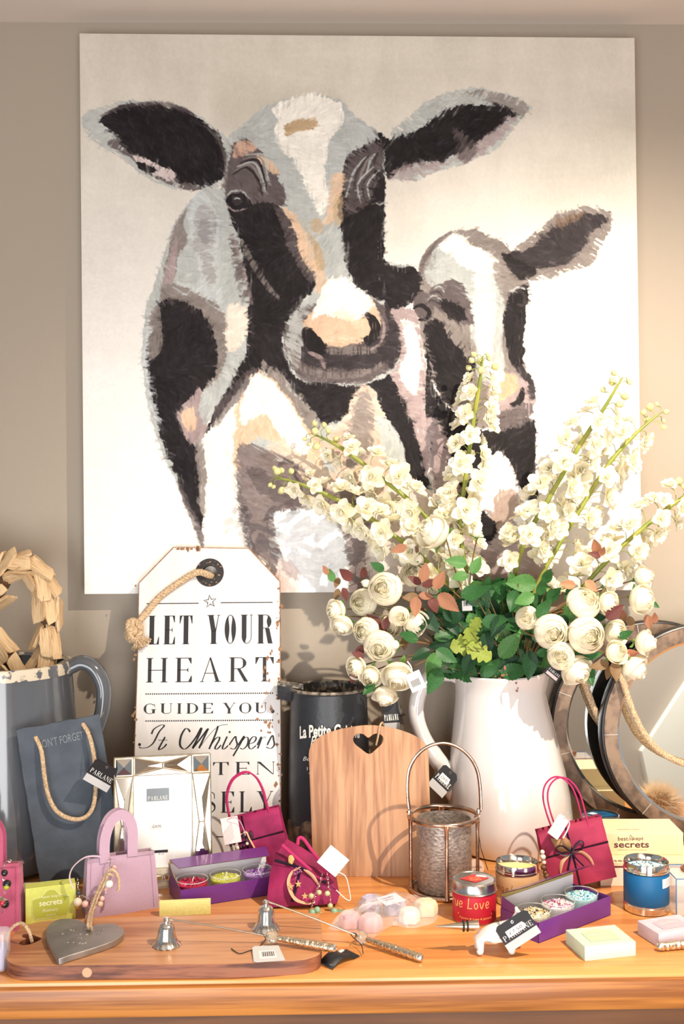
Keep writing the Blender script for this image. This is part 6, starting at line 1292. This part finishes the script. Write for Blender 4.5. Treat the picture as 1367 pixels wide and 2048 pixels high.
# ---- clear wrapped pieces at the two edges
p = T(-18, 1948); t = thing('wrapped_soap', 'cellophane wrapped lavender packet cut off by the left edge', 'packet', tuple(p)); obj('wrapper', MB().box((0, .012, .026), (.036, .03, .05), b=.006), mat('film_wrap', (244, 240, 246), .15, alpha=.3, coat=.8), t); obj('soap', MB().box((0, .012, .017), (.028, .022, .030), b=.004), mat('lavender_soap', (160, 156, 196), .5), t)
p = T(1352, 1832); t = thing('acetate_box', 'clear acetate gift box cut off by the right edge behind the lilac box', 'box', tuple(p)); obj('clear_sides', MB().box((.035, .03, .026), (.07, .06, .051)), mat('acetate', (236, 240, 244), .06, alpha=.35, coat=.6), t, smooth=False)
m_ = MB()
for x in (0, .07):
    for y in (0, .06): m_.tube([(x, y, 0), (x, y, .052)], .0009, 6)
m_.tube([(0, 0, .052), (.07, 0, .052), (.07, .06, .052), (0, .06, .052)], .0009, 6, closed=True); obj('blue_edging', m_, mat('blue_edge', (90, 130, 170), .4), t); obj('copper_bow', MB().ico((.03, .03, .056), .014, 2, sq=(1, 1, .5)), mat('copper_foil', (170, 120, 96), .3, .6), t)
# ---- fluffy pompom just outside the frame, seen in the front mirror
p = T(1452, 1715, 0); p = Vector((.605, -.29, .0)); t = thing('fur_pompom', 'fluffy fawn fur pompom seen only as a reflection in the front round mirror', 'pompom', tuple(p)); obj('core', MB().ico((0, 0, .036), .030, 2), mat('fur_base', (176, 136, 100), .9), t)
m_ = MB(); rnd = random.Random(6)
for k in range(2600):
    d = Vector((rnd.gauss(0, 1), rnd.gauss(0, 1), rnd.gauss(0, 1))).normalized(); a = Vector((0, 0, .036)) + d * .028; sdv = d.orthogonal().normalized() * .0006; dr = Vector((rnd.gauss(0, .006), rnd.gauss(0, .006), rnd.gauss(0, .006) - .003)); e = a + d * rnd.uniform(.016, .026) + dr
    if e.z < .001: e.z = .001
    m_.add([a - sdv, a + sdv, e], [(0, 1, 2)])
obj('fur', m_, mat('fur_hair', (255, 238, 214), .8), t, smooth=False, kind='stuff')
# ================================================================== bouquet
def petal_mat(name, c, tr=.35, c2=None, rough=.6, spec=.3, var_scale=30):
    m = mat(name, c, rough, col2=c2, vscale=var_scale, spec=spec) if c2 else mat(name, c, rough, spec=spec)
    nt = m.node_tree; N = nt.nodes; L = nt.links; b = N['Principled BSDF']; o = [n for n in N if n.type == 'OUTPUT_MATERIAL'][0]
    t = N.new('ShaderNodeBsdfTranslucent'); mx = N.new('ShaderNodeMixShader'); mx.inputs[0].default_value = tr
    src = b.inputs['Base Color'].links[0].from_socket if b.inputs['Base Color'].links else None
    if src: L.new(src, t.inputs['Color'])
    else: t.inputs['Color'].default_value = (*lin(c), 1)
    L.new(b.outputs[0], mx.inputs[1]); L.new(t.outputs[0], mx.inputs[2]); L.new(mx.outputs[0], o.inputs['Surface']); return m
PET = petal_mat('cream_petal', (254, 251, 240), .4, (252, 246, 218)); ROS = petal_mat('rose_petal', (254, 250, 236), .32, (252, 244, 216))
BUD = petal_mat('bud_cream', (240, 234, 184), .3, (226, 224, 150)); STM = mat('stem_green', (150, 152, 66), .5, col2=(118, 130, 52), vscale=30)
BST = mat('brown_stem', (132, 100, 66), .55, col2=(88, 84, 50), vscale=25); SEP = petal_mat('sepal_green', (120, 158, 84), .3)
LG = {'g': petal_mat('leaf_green', (66, 116, 62), .3, (48, 94, 54), .4), 'd': petal_mat('leaf_dark', (40, 78, 46), .25, (28, 58, 38), .4), 'b': petal_mat('leaf_bright', (104, 152, 88), .3, (80, 132, 70), .45),
      'r': petal_mat('leaf_red', (122, 70, 66), .25, (96, 56, 52), .5), 'p': petal_mat('leaf_pink', (186, 116, 104), .3, (150, 122, 78), .5, var_scale=40), 'o': petal_mat('leaf_olive', (136, 122, 76), .25, (128, 82, 70), .5, var_scale=45), 'c': petal_mat('leaf_coral', (222, 150, 116), .3), 'l': petal_mat('leaf_lime', (176, 188, 88), .35, (140, 162, 70), .5)}
def mesh_of(name, mb, m, smooth=True):
    me = bpy.data.meshes.new(name); me.from_pydata([tuple(v) for v in mb.v], [], mb.f)
    for x in (m if isinstance(m, (list, tuple)) else [m]): me.materials.append(x)
    if any(mb.m): me.polygons.foreach_set('material_index', mb.m)
    if smooth: me.polygons.foreach_set('use_smooth', [True] * len(me.polygons))
    me.update(); return me
def petal(mb, a0, tilt, L_, w, cup, rnd, base=.0, nu=4, nv=4, curl=.0, notch=0.):
    """petal around Z axis: leaves the centre at angle a0, tilt from vertical"""
    vs = []; ca, sa = math.cos(a0), math.sin(a0)
    for i in range(nv + 1):
        v = i / nv; wd_ = w * math.sin(PI * (.12 + .76 * v)) ** .7 * (1 if v < .9 else .8); tl_ = tilt + curl * v * v; rr = base + L_ * v * math.sin(tilt + curl * v * .5); zz_ = L_ * v * math.cos(tilt + curl * v * .6)
        for j in range(nu + 1):
            u = j / nu * 2 - 1; x = rr - cup * L_ * (u * u) * .35 * math.cos(tilt); y = u * wd_ / 2; z = zz_ + cup * L_ * (u * u) * .4 * math.sin(tilt) - notch * L_ * (abs(u) < .3) * (v > .95) + rnd.uniform(-.05, .05) * L_ * v
            vs.append(Vector((x * ca - y * sa, x * sa + y * ca, z)))
    k = nu + 1; mb.add(vs, [(i * k + j, i * k + j + 1, (i + 1) * k + j + 1, (i + 1) * k + j) for i in range(nv) for j in range(nu)])
def blossom_mesh(seed):
    rnd = random.Random(seed); m = MB()
    for i in range(5): petal(m, 2 * PI * i / 5 + rnd.uniform(-.15, .15), R(66 + rnd.uniform(-12, 14)), .0205 * rnd.uniform(.85, 1.15), .0185, .35, rnd, .001, curl=R(rnd.uniform(0, 34)))
    for i in range(5): petal(m, 2 * PI * (i + .5) / 5 + rnd.uniform(-.15, .15), R(42 + rnd.uniform(-10, 12)), .0165 * rnd.uniform(.85, 1.15), .0155, .45, rnd, .001, curl=R(rnd.uniform(0, 30)))
    for i in range(5): petal(m, rnd.uniform(0, 6.28), R(20 + rnd.uniform(-10, 14)), .012, .010, .6, rnd, .0005, nv=3, nu=2)
    m.mi = 1
    for i in range(6): a = rnd.uniform(0, 6.28); m.tube([(0, 0, .002), (.003 * math.cos(a), .003 * math.sin(a), .010)], .0004, 4)
    return mesh_of('blossom', m, [PET, BUD])
def bud_mesh(r):
    m = MB(); m.lathe([(0, 0), (r * .5, r * .1), (r * .95, r * .7), (r, r * 1.1), (r * .8, r * 1.7), (r * .35, r * 2.15), (0, r * 2.3)], 14, fn=lambda p, a: Vector((p.x * (1 + .08 * math.cos(4 * a)), p.y * (1 + .08 * math.cos(4 * a)), p.z))); return mesh_of('flower_bud', m, BUD)
def rose_mesh(seed, op, R0=.5):
    """unit rose about 1 across; op 0 closed .. 1 open"""
    rnd = random.Random(seed); m = MB()
    m.ico((0, 0, .36), .26, 2); layers = [(2, .06, .71, .0, .2), (2, .10, .71, .0, .2), (3, .15, .71, .0, .25), (3, .20, .71, .0, .25), (3, .27, .70, .0, .32), (3, .35, .69, .0, .36), (3, .43, .66, .03, .36), (4, .5, .60, .06, .3)]
    if op < .35: layers = [(2, .08, .62, 0, .5), (3, .15, .66, 0, .6), (3, .22, .62, 0, .5), (4, .27, .5, .05, .25)]
    elif op < .7: layers = [(2, .06, .72, .0, .4), (3, .13, .78, .0, .4), (3, .22, .80, .0, .45), (3, .31, .78, .0, .45), (3, .39, .72, .05, .36), (3, .42, .62, .4, .12)]
    for li, (n, r, h, flare, clo) in enumerate(layers):
        a_off = rnd.uniform(0, 6.28)
        for i in range(n):
            a0 = a_off + 2 * PI * i / n + rnd.uniform(-.1, .1); sp_ = PI / n * 1.35; nu, nv = 8, 6; vs = []; hh = h * rnd.uniform(.95, 1.05); rj = r * (1 + .04 * (i % 2))
            for iv in range(nv + 1):
                v = iv / nv; prof = math.sin(PI * .5 * min(1, v * 1.5)) ** .6; bulge = 1 + .10 * math.sin(PI * v); close = 1 - clo * v ** 2.2
                for iu in range(nu + 1):
                    u = iu / nu * 2 - 1; a = a0 + u * sp_ * (.55 + .45 * math.sin(PI * min(1, v + .25) * .8)); rad = (.03 + (rj - .03) * prof) * bulge * close + flare * .35 * v ** 4 + .02 * (u > 0) * u
                    z = hh * v - .10 * hh * u * u * v * v - flare * .25 * v ** 5 - (.5 - hh) * 0
                    if v == 1: rad += .02 * math.sin(u * 5 + i) ; z += rnd.uniform(-.008, .008)
                    vs.append(Vector((rad * math.cos(a), rad * math.sin(a), z )))
            k = nu + 1; m.add(vs, [(x * k + y, x * k + y + 1, (x + 1) * k + y + 1, (x + 1) * k + y) for x in range(nv) for y in range(nu)])
    return mesh_of('rose_bloom', m, ROS)
def sepal_mesh(seed):
    rnd = random.Random(seed); m = MB()
    for i in range(5): petal(m, 2 * PI * i / 5, R(50 + rnd.uniform(-14, 25)), .42, .17, .2, rnd, .03, nu=2, nv=5, curl=R(rnd.uniform(-50, 40)))
    m.lathe([(0, -.08), (.05, -.07), (.08, 0), (.09, .05), (0, .06)], 10); return mesh_of('sepals', m, SEP)
def leaf_mesh(kind, seed, serr=.05, lobes=0):
    rnd = random.Random(seed); m = MB(); n = 18; nu = 6; vs = []
    bend = rnd.uniform(-.25, .35); fold = rnd.uniform(.12, .35)
    for i in range(n + 1):
        v = i / n; w = .62 * math.sin(PI * v ** .8) ** .85 * (1 + (serr if i % 2 else -serr)) * (1 - .25 * v)
        if lobes: w = .8 * math.sin(PI * v ** .9) ** .5 * (.45 + .55 * abs(math.sin(PI * lobes * v)))
        for j in range(nu + 1):
            u = j / nu * 2 - 1; vs.append(Vector((v, u * w / 2, abs(u) * w * .5 * fold + bend * v * v + .012 * math.sin(9 * v) * abs(u))))
    k = nu + 1; m.add(vs, [(i * k + j, i * k + j + 1, (i + 1) * k + j + 1, (i + 1) * k + j) for i in range(n) for j in range(nu)])
    return mesh_of('leaf', m, LG[kind])
BM = [blossom_mesh(i) for i in range(5)]; BU = [bud_mesh(r) for r in (.0048, .0062)]
RFULL = [rose_mesh(i, 1.0) for i in (1, 2, 3)]; RHALF = [rose_mesh(i, .6) for i in (4, 5, 6)]; RBUD = [rose_mesh(i, .2) for i in (7, 8)]; SEPS = [sepal_mesh(i) for i in range(3)]
LEAFM = {k: [leaf_mesh(k, i * 7 + ord(k)) for i in range(3)] for k in LG}; LEAFM['l'] = [leaf_mesh('l', 3, 0, 4), leaf_mesh('l', 5, 0, 4)]
def inst(name, me, parent, M):
    o = bpy.data.objects.new(name, me); COL.objects.link(o); o.parent = parent
    o.matrix_local = (RM[parent.name].inverted() if parent.name in RM else Matrix()) @ M; return o
def aim(p, d, s, roll=0., up='Z'):
    d = Vector(d).normalized(); return Matrix.Translation(p) @ d.to_track_quat('Z', 'Y').to_matrix().to_4x4() @ Matrix.Rotation(roll, 4, 'Z') @ Matrix.Scale(s, 4)
MOUTH = W(1008, 1352, -.10)
DEL = [
 ([(548, 955, -.13), (600, 968, -.13), (700, 1012, -.13), (775, 1062, -.13), (860, 1130, -.125), (940, 1230, -.115), (996, 1360, -.10)], 24, 30, 'leftmost cream delphinium spray reaching low over the large cow', .0),
 ([(622, 866, -.085), (680, 895, -.09), (770, 962, -.10), (850, 1032, -.105), (920, 1130, -.105), (980, 1250, -.10), (1000, 1360, -.09)], 26, 34, 'second cream delphinium spray from the left, its bud tip under the large cow muzzle', .0),
 ([(965, 712, -.12), (958, 770, -.12), (945, 850, -.12), (930, 960, -.12), (920, 1060, -.115), (945, 1200, -.11), (998, 1350, -.10)], 28, 30, 'tall upright cream delphinium spray in the middle in front of the small cow', .0),
 ([(1244, 755, -.17), (1205, 820, -.17), (1150, 905, -.165), (1095, 1000, -.16), (1050, 1080, -.15), (1025, 1180, -.13), (1010, 1350, -.11)], 26, 34, 'cream delphinium spray right of the small cow with two buds at its upright tip', .0),
 ([(1322, 824, -.13), (1270, 868, -.13), (1215, 930, -.13), (1165, 1010, -.13), (1120, 1085, -.125), (1070, 1180, -.115), (1016, 1350, -.095)], 26, 34, 'cream delphinium spray leaning right past the edge of the painting', .0),
 ([(1395, 975, -.19), (1350, 1005, -.19), (1290, 1052, -.19), (1225, 1110, -.185), (1160, 1180, -.17), (1090, 1260, -.145), (1022, 1350, -.115)], 24, 34, 'low cream delphinium spray running out of the right edge of the picture', .0)]
rnd = random.Random(21)
for pts, nb, spread, label, _ in DEL:
    P = crom([W(*p) for p in pts], 10); t = thing('delphinium_stem', label, 'artificial flower', tuple(P[-1]), group='cream delphinium sprays in the white jug'); k = len(P)
    st = MB(); st.tube(P, [.0012 + .0026 * min(1, i / 14) for i in range(k)], 8)
    upto = int(k * .74)
    nb += 4
    for b in range(nb + 9):
        f = b / (nb + 8); i = int(1 + f * (upto - 1)); p = P[i]; tg = (P[max(i - 1, 0)] - P[min(i + 1, k - 1)]).normalized(); an = b * 2.4 + rnd.uniform(-.4, .4)
        u = tg.orthogonal().normalized(); w = tg.cross(u); side = (u * math.cos(an) + w * math.sin(an)); sprd = S(spread, -.13) * (.45 + .55 * min(1, f * 3)) * rnd.uniform(.65, 1.15)
        if side.y > .3: side.y *= .4
        if side.y < -.3: side.y *= .55
        side.normalize()
        q = p + side * sprd + tg * sprd * .35
        st.tube(crom([p, p.lerp(q, .5) + tg * .006, q], 3), .0007, 4)
        d = (side * .75 + tg * .35 + Vector((0, -.55, 0))).normalized()
        if b < 8: inst('flower_bud', BU[b % 2], t, aim(q, (side + tg * .8), 1.0 if b > 2 else .75, b))
        else: inst('blossom', BM[b % 5], t, aim(q, d, rnd.uniform(.8, 1.15) * (.72 + .35 * min(1, (b - 8) / 9)), rnd.uniform(0, 6)))
    obj('stem', st, STM, t, world=True)
def leafput(t, px, py, L_px, ang, kind, Y, rr=None):
    rr = rr or rnd; p = W(px, py, Y); L_ = S(L_px, Y) * 1.12; a = R(ang); d = Vector((math.cos(a), rr.uniform(-.45, .1), math.sin(a))).normalized()
    nrm = Vector((rr.uniform(-.35, .35), -1, rr.uniform(-.1, .6))); y = nrm.cross(d).normalized(); z = d.cross(y).normalized(); lm = LEAFM[kind]
    return inst('leaf', lm[rr.randrange(len(lm))], t, Matrix.Translation(p - d * L_ * .5) @ Matrix((d, y, z)).transposed().to_4x4() @ Matrix.Scale(L_, 4))
# sprays: label, junction (px,py,Y), blooms [(px,py,diam px,type,(dx,dy,dz),Y)], leaves [(px,py,len,ang,kind)]
F_, H_, B_ = 'F', 'H', 'B'
SPR = [
 ('rose spray with the large round open bloom at the upper left of the bouquet', (880, 1240, -.15), [(770, 1178, 66, F_, (-.25, -1, .15), -.19), (797, 1232, 40, F_, (.1, -1, 0), -.2), (826, 1244, 50, H_, (.5, -.8, -.3), -.18), (732, 1167, 26, B_, (-.8, -.4, .3), -.18)],
  [(754, 1133, 30, 150, 'g'), (848, 1144, 36, 80, 'p'), (829, 1160, 28, 150, 'r'), (859, 1166, 30, 20, 'r'), (879, 1160, 38, 60, 'p'), (820, 1195, 30, 190, 'o'), (852, 1193, 28, -10, 'p'), (830, 1214, 38, 265, 'p'), (866, 1212, 36, 280, 'r'), (897, 1206, 50, -40, 'p')]),
 ('rose spray at the far left with two pale half open blooms beside each other', (840, 1255, -.13), [(676, 1220, 42, H_, (-.7, -.6, -.1), -.16), (686, 1246, 44, H_, (-.4, -.6, -.6), -.17), (727, 1205, 54, F_, (-.4, -1, .1), -.15), (826, 1150, 50, F_, (-.2, -1, .4), -.13)],
  [(690, 1148, 34, 140, 'r'), (726, 1144, 24, 100, 'r'), (673, 1166, 22, 250, 'o'), (690, 1189, 26, 290, 'r'), (673, 1189, 22, 250, 'o'), (661, 1150, 26, 110, 'b'), (650, 1140, 20, 120, 'p')]),
 ('rose spray left of the jug handle with two open blooms and a green bud', (868, 1290, -.16), [(733, 1262, 52, F_, (-.4, -1, .1), -.18), (760, 1292, 62, F_, (-.1, -1, -.1), -.2), (790, 1290, 28, B_, (-.9, -.3, .1), -.21), (778, 1250, 46, H_, (-.2, -1, -.2), -.15)],
  [(748, 1241, 34, 130, 'r'), (815, 1275, 40, 170, 'g'), (830, 1255, 40, 200, 'd'), (772, 1245, 28, 70, 'r'), (765, 1262, 26, 260, 'r'), (755, 1294, 32, 265, 'r'), (807, 1289, 26, 270, 'o'), (718, 1304, 28, 240, 'r')]),
 ('rose spray drooping low at the left above the black metal jug', (880, 1308, -.17), [(716, 1334, 42, H_, (-.6, -.7, -.1), -.2), (742, 1350, 42, H_, (-.3, -.9, -.3), -.21), (797, 1346, 62, H_, (-.2, -.75, -.6), -.22), (770, 1386, 46, H_, (-.1, -.6, -.8), -.21)],
  [(738, 1379, 30, 230, 'g'), (706, 1352, 30, 250, 'r'), (716, 1310, 26, 150, 'r'), (893, 1312, 45, -30, 'g'), (863, 1333, 54, 250, 'b'), (868, 1363, 52, 240, 'g'), (841, 1309, 40, 200, 'd')]),
 ('rose spray with a big half open bloom above the leaves in mid bouquet', (935, 1210, -.15), [(872, 1068, 66, H_, (-.75, -.5, .45), -.18), (953, 1066, 30, B_, (0, -.2, 1), -.17), (838, 1120, 28, B_, (.2, -.5, .9), -.16)],
  [(911, 1124, 42, 170, 'b'), (952, 1130, 36, 60, 'b'), (917, 1155, 36, 200, 'b'), (797, 1098, 30, 200, 'p'), (832, 1100, 24, 60, 'o')]),
 ('rose spray with a large bloom at the top of the right hand cluster', (1075, 1240, -.17), [(1164, 1208, 66, F_, (.25, -.8, .5), -.24), (1211, 1204, 44, H_, (.5, -.7, -.1), -.22), (1214, 1168, 30, B_, (.7, -.4, .5), -.2), (1101, 1163, 32, B_, (.1, -.6, .7), -.16)],
  [(1134, 1168, 30, 170, 'c'), (1110, 1190, 40, 40, 'g'), (1140, 1190, 40, 100, 'g'), (1095, 1150, 34, 70, 'g'), (1182, 1173, 30, -50, 'c'), (1136, 1227, 36, 120, 'b'), (1195, 1235, 34, 0, 'd'), (1079, 1173, 35, 100, 'g'), (1191, 1092, 32, 110, 'p'), (1204, 1101, 22, 80, 'p'), (1189, 1109, 24, 160, 'r')]),
 ('rose spray with a small round bloom beside a larger one and a drooping pair below', (1045, 1262, -.17), [(1054, 1236, 46, F_, (-.2, -1, .1), -.22), (1101, 1263, 68, F_, (0, -1, -.05), -.24), (1121, 1312, 54, F_, (-.2, -.9, .1), -.25), (1146, 1334, 62, H_, (.45, -.7, -.5), -.235)],
  [(1046, 1199, 44, 200, 'b'), (1085, 1215, 44, 60, 'g'), (1120, 1240, 40, 150, 'd'), (1150, 1300, 40, 200, 'g'), (1088, 1306, 30, 10, 'g'), (1059, 1331, 54, 265, 'd'), (1175, 1346, 46, 280, 'g'), (1184, 1309, 36, 10, 'g')]),
 ('rose spray with the largest round bloom in the centre of the right hand cluster', (1090, 1275, -.18), [(1171, 1270, 72, F_, (.1, -1, 0), -.255), (1228, 1306, 44, H_, (.3, -.8, .3), -.24), (1262, 1332, 54, H_, (.6, -.5, -.6), -.235), (1226, 1266, 48, H_, (.4, -.8, .1), -.2)],
  [(1198, 1332, 36, 200, 'o'), (1229, 1343, 40, 260, 'o'), (1263, 1306, 26, 10, 'c'), (1229, 1224, 40, 40, 'r')]),
 ('rose spray with three half open blooms at the upper right of the bouquet', (1100, 1230, -.16), [(1280, 1156, 44, H_, (.7, -.5, .3), -.19), (1276, 1197, 56, H_, (.6, -.7, -.1), -.21), (1240, 1132, 28, B_, (.4, -.4, .7), -.18)],
  [(1243, 1235, 28, 250, 'p'), (1260, 1247, 28, 280, 'o'), (1296, 1244, 28, 280, 'p'), (1308, 1235, 22, 100, 'p'), (1305, 1208, 22, -40, 'g')]),
 ('rose spray ending in a single pale bloom in front of the mirrors', (1110, 1262, -.17), [(1283, 1284, 48, H_, (.8, -.5, -.1), -.24), (1246, 1340, 26, B_, (.3, -.6, -.6), -.23)], [(1250, 1270, 28, 20, 'g'), (1215, 1345, 26, 250, 'o')]),
]
ri = 0
for label, jn, blooms, leaves in SPR:
    J0 = W(*jn); base = MOUTH + Vector((max(-.045, min(.045, (J0.x - MOUTH.x) * .4)), rnd.uniform(-.03, .02), -.03)); t = thing('rose_spray', label, 'artificial rose', tuple(base), group='cream rose sprays in the white jug'); st = MB()
    st.tube(crom([base, base.lerp(J0, .5) + Vector((0, 0, .012)), J0], 6), .0019, 7)
    for (px, py, dm, ty, d, Y) in blooms:
        s = S(dm, Y) * {'F': 1.04, 'H': 1.12, 'B': 1.15}[ty]; c = W(px, py, Y); d = Vector(d).normalized(); b0 = c - d * s * .28
        me = {'F': RFULL, 'H': RHALF, 'B': RBUD}[ty]; ri += 1; sc_ = s if ty != 'B' else s * 1.0
        o = inst('rose_bloom', me[ri % len(me)], t, aim(b0, d, sc_, ri)); q = inst('sepals', SEPS[ri % 3], t, Matrix()); q.parent = o; q.matrix_local = Matrix.Scale(1.0 if ty != 'B' else 1.15, 4) @ Matrix.Translation((0, 0, -.03))
        mid = J0.lerp(b0, .55) + Vector((0, .012, .004)); st.tube(crom([J0, mid, b0 - d * s * .12, b0], 5), .0012, 6)
    for lf in leaves:
        leafput(t, *lf, min(b[5] for b in blooms) + rnd.uniform(.0, .03)); p = W(lf[0] - .45 * lf[2] * math.cos(R(lf[3])), lf[1] + .45 * lf[2] * math.sin(R(lf[3])), -.18)
    obj('stem', st, BST, t, world=True)
# inner foliage
FOL = [('dark green leaf spray filling the left of the jug mouth', [(860, 1244, 50, -50, 'd'), (917, 1247, 56, -60, 'd'), (890, 1271, 42, 10, 'g'), (917, 1344, 50, -20, 'd'), (880, 1290, 44, 190, 'd'), (905, 1225, 46, 120, 'd'), (935, 1330, 46, 250, 'd')], (880, 935)),
       ('green leaf spray standing in the middle of the jug mouth', [(968, 1174, 42, 80, 'g'), (990, 1176, 50, 60, 'g'), (957, 1222, 46, -80, 'd'), (997, 1173, 46, 160, 'g'), (1025, 1185, 42, 240, 'g'), (994, 1252, 46, 240, 'd'), (972, 1290, 50, 260, 'd')], (945, 1005)),
       ('dark green leaf spray hanging over the front right of the jug rim', [(1025, 1323, 46, 250, 'd'), (1048, 1269, 40, 0, 'd'), (1017, 1298, 50, 230, 'd'), (988, 1315, 60, 270, 'd'), (1075, 1290, 40, -30, 'd'), (1066, 1240, 40, 100, 'g'), (1040, 1218, 40, 190, 'g')], (1005, 1085)),
       ('lime green jagged leaf sprig in the middle of the bouquet', [(930, 1290, 56, 185, 'l'), (956, 1306, 50, -30, 'l'), (950, 1250, 34, 60, 'l'), (940, 1275, 40, 110, 'l')], None)]
for label, lv, rg in FOL:
    base = MOUTH + Vector((rnd.uniform(-.02, .02), -.02, -.02)); t = thing('leaf_spray', label, 'foliage', tuple(base), group=None); st = MB(); Yf = -.195 if rg is None else -.17
    for lf in lv:
        o = leafput(t, *lf, Yf + rnd.uniform(-.02, .03))
        p = W(lf[0] - .5 * lf[2] * math.cos(R(lf[3])), lf[1] + .5 * lf[2] * math.sin(R(lf[3])), Yf); st.tube(crom([base, base.lerp(p, .6) + Vector((0, -.01, .008)), p], 4), .0009, 5)
    if rg:
        for k in range(58):
            px, py = rnd.uniform(*rg), rnd.uniform(1165, 1345); Y = rnd.uniform(-.18, -.07); leafput(t, px, py, rnd.uniform(40, 62), rnd.uniform(0, 360), rnd.choice('ddggbg'), Y); p = W(px, py, Y)
            if k % 4 == 0: st.tube([base, p], .0009, 5)
    obj('stem', st, BST, t, world=True)
def bar_tag(label, pts, Y, m=WHT, dark=False):
    M = frame3(W(*pts[0], Y), W(*pts[1], Y), W(*pts[2], Y)); w = (W(*pts[1], Y) - W(*pts[0], Y)).length; h = (W(*pts[2], Y) - W(*pts[0], Y)).length
    t = thingM('price_tag', label, 'price tag', M); obj('card', MB().prism([(0, 0), (w, 0), (w, h), (0, h)], .0005), BLK if dark else m, t, smooth=False); m_ = MB()
    if dark: serif(m_, 'PARLANE', w * .1, h * .45, w * .8, h * .2, .0008, .0003, xf((0, 0, .001))); obj('lettering', m_, WHT, t, smooth=False); obj('sticker', MB().prism([(w * .1, h * .1), (w * .9, h * .1), (w * .9, h * .35), (w * .1, h * .35)], .0003, xf((0, 0, .0006))), mat('pink_tag_card', (240, 216, 212)), t, smooth=False)
    else:
        for k in range(13): rect(m_, w * (.15 + k * .05), h * .25, w * (.15 + k * .05 + .015 * (1 + k % 2)), h * .62, xf((0, 0, .001)))
        obj('barcode', m_, INK, t, smooth=False)
    obj('loop', MB().tube(crom([M @ Vector((w * .5, h * .95, .0006)), M @ Vector((w * .6, h * 1.3, .004)), M @ Vector((w * .5, h * 1.7, .012))], 5), .0012, 6, flat=.4), m, t, world=True); return t
bar_tag('white barcode tag hanging from the lowest left rose', [(824, 1386), (852, 1374), (812, 1350)], -.245)
bar_tag('white barcode tag standing among the leaves behind the middle stems', [(924, 1222), (944, 1221), (920, 1184)], -.16)
bar_tag('dark swing tag with pink sticker half hidden behind the right roses', [(1086, 1345), (1112, 1366), (1096, 1322)], -.2, dark=True)
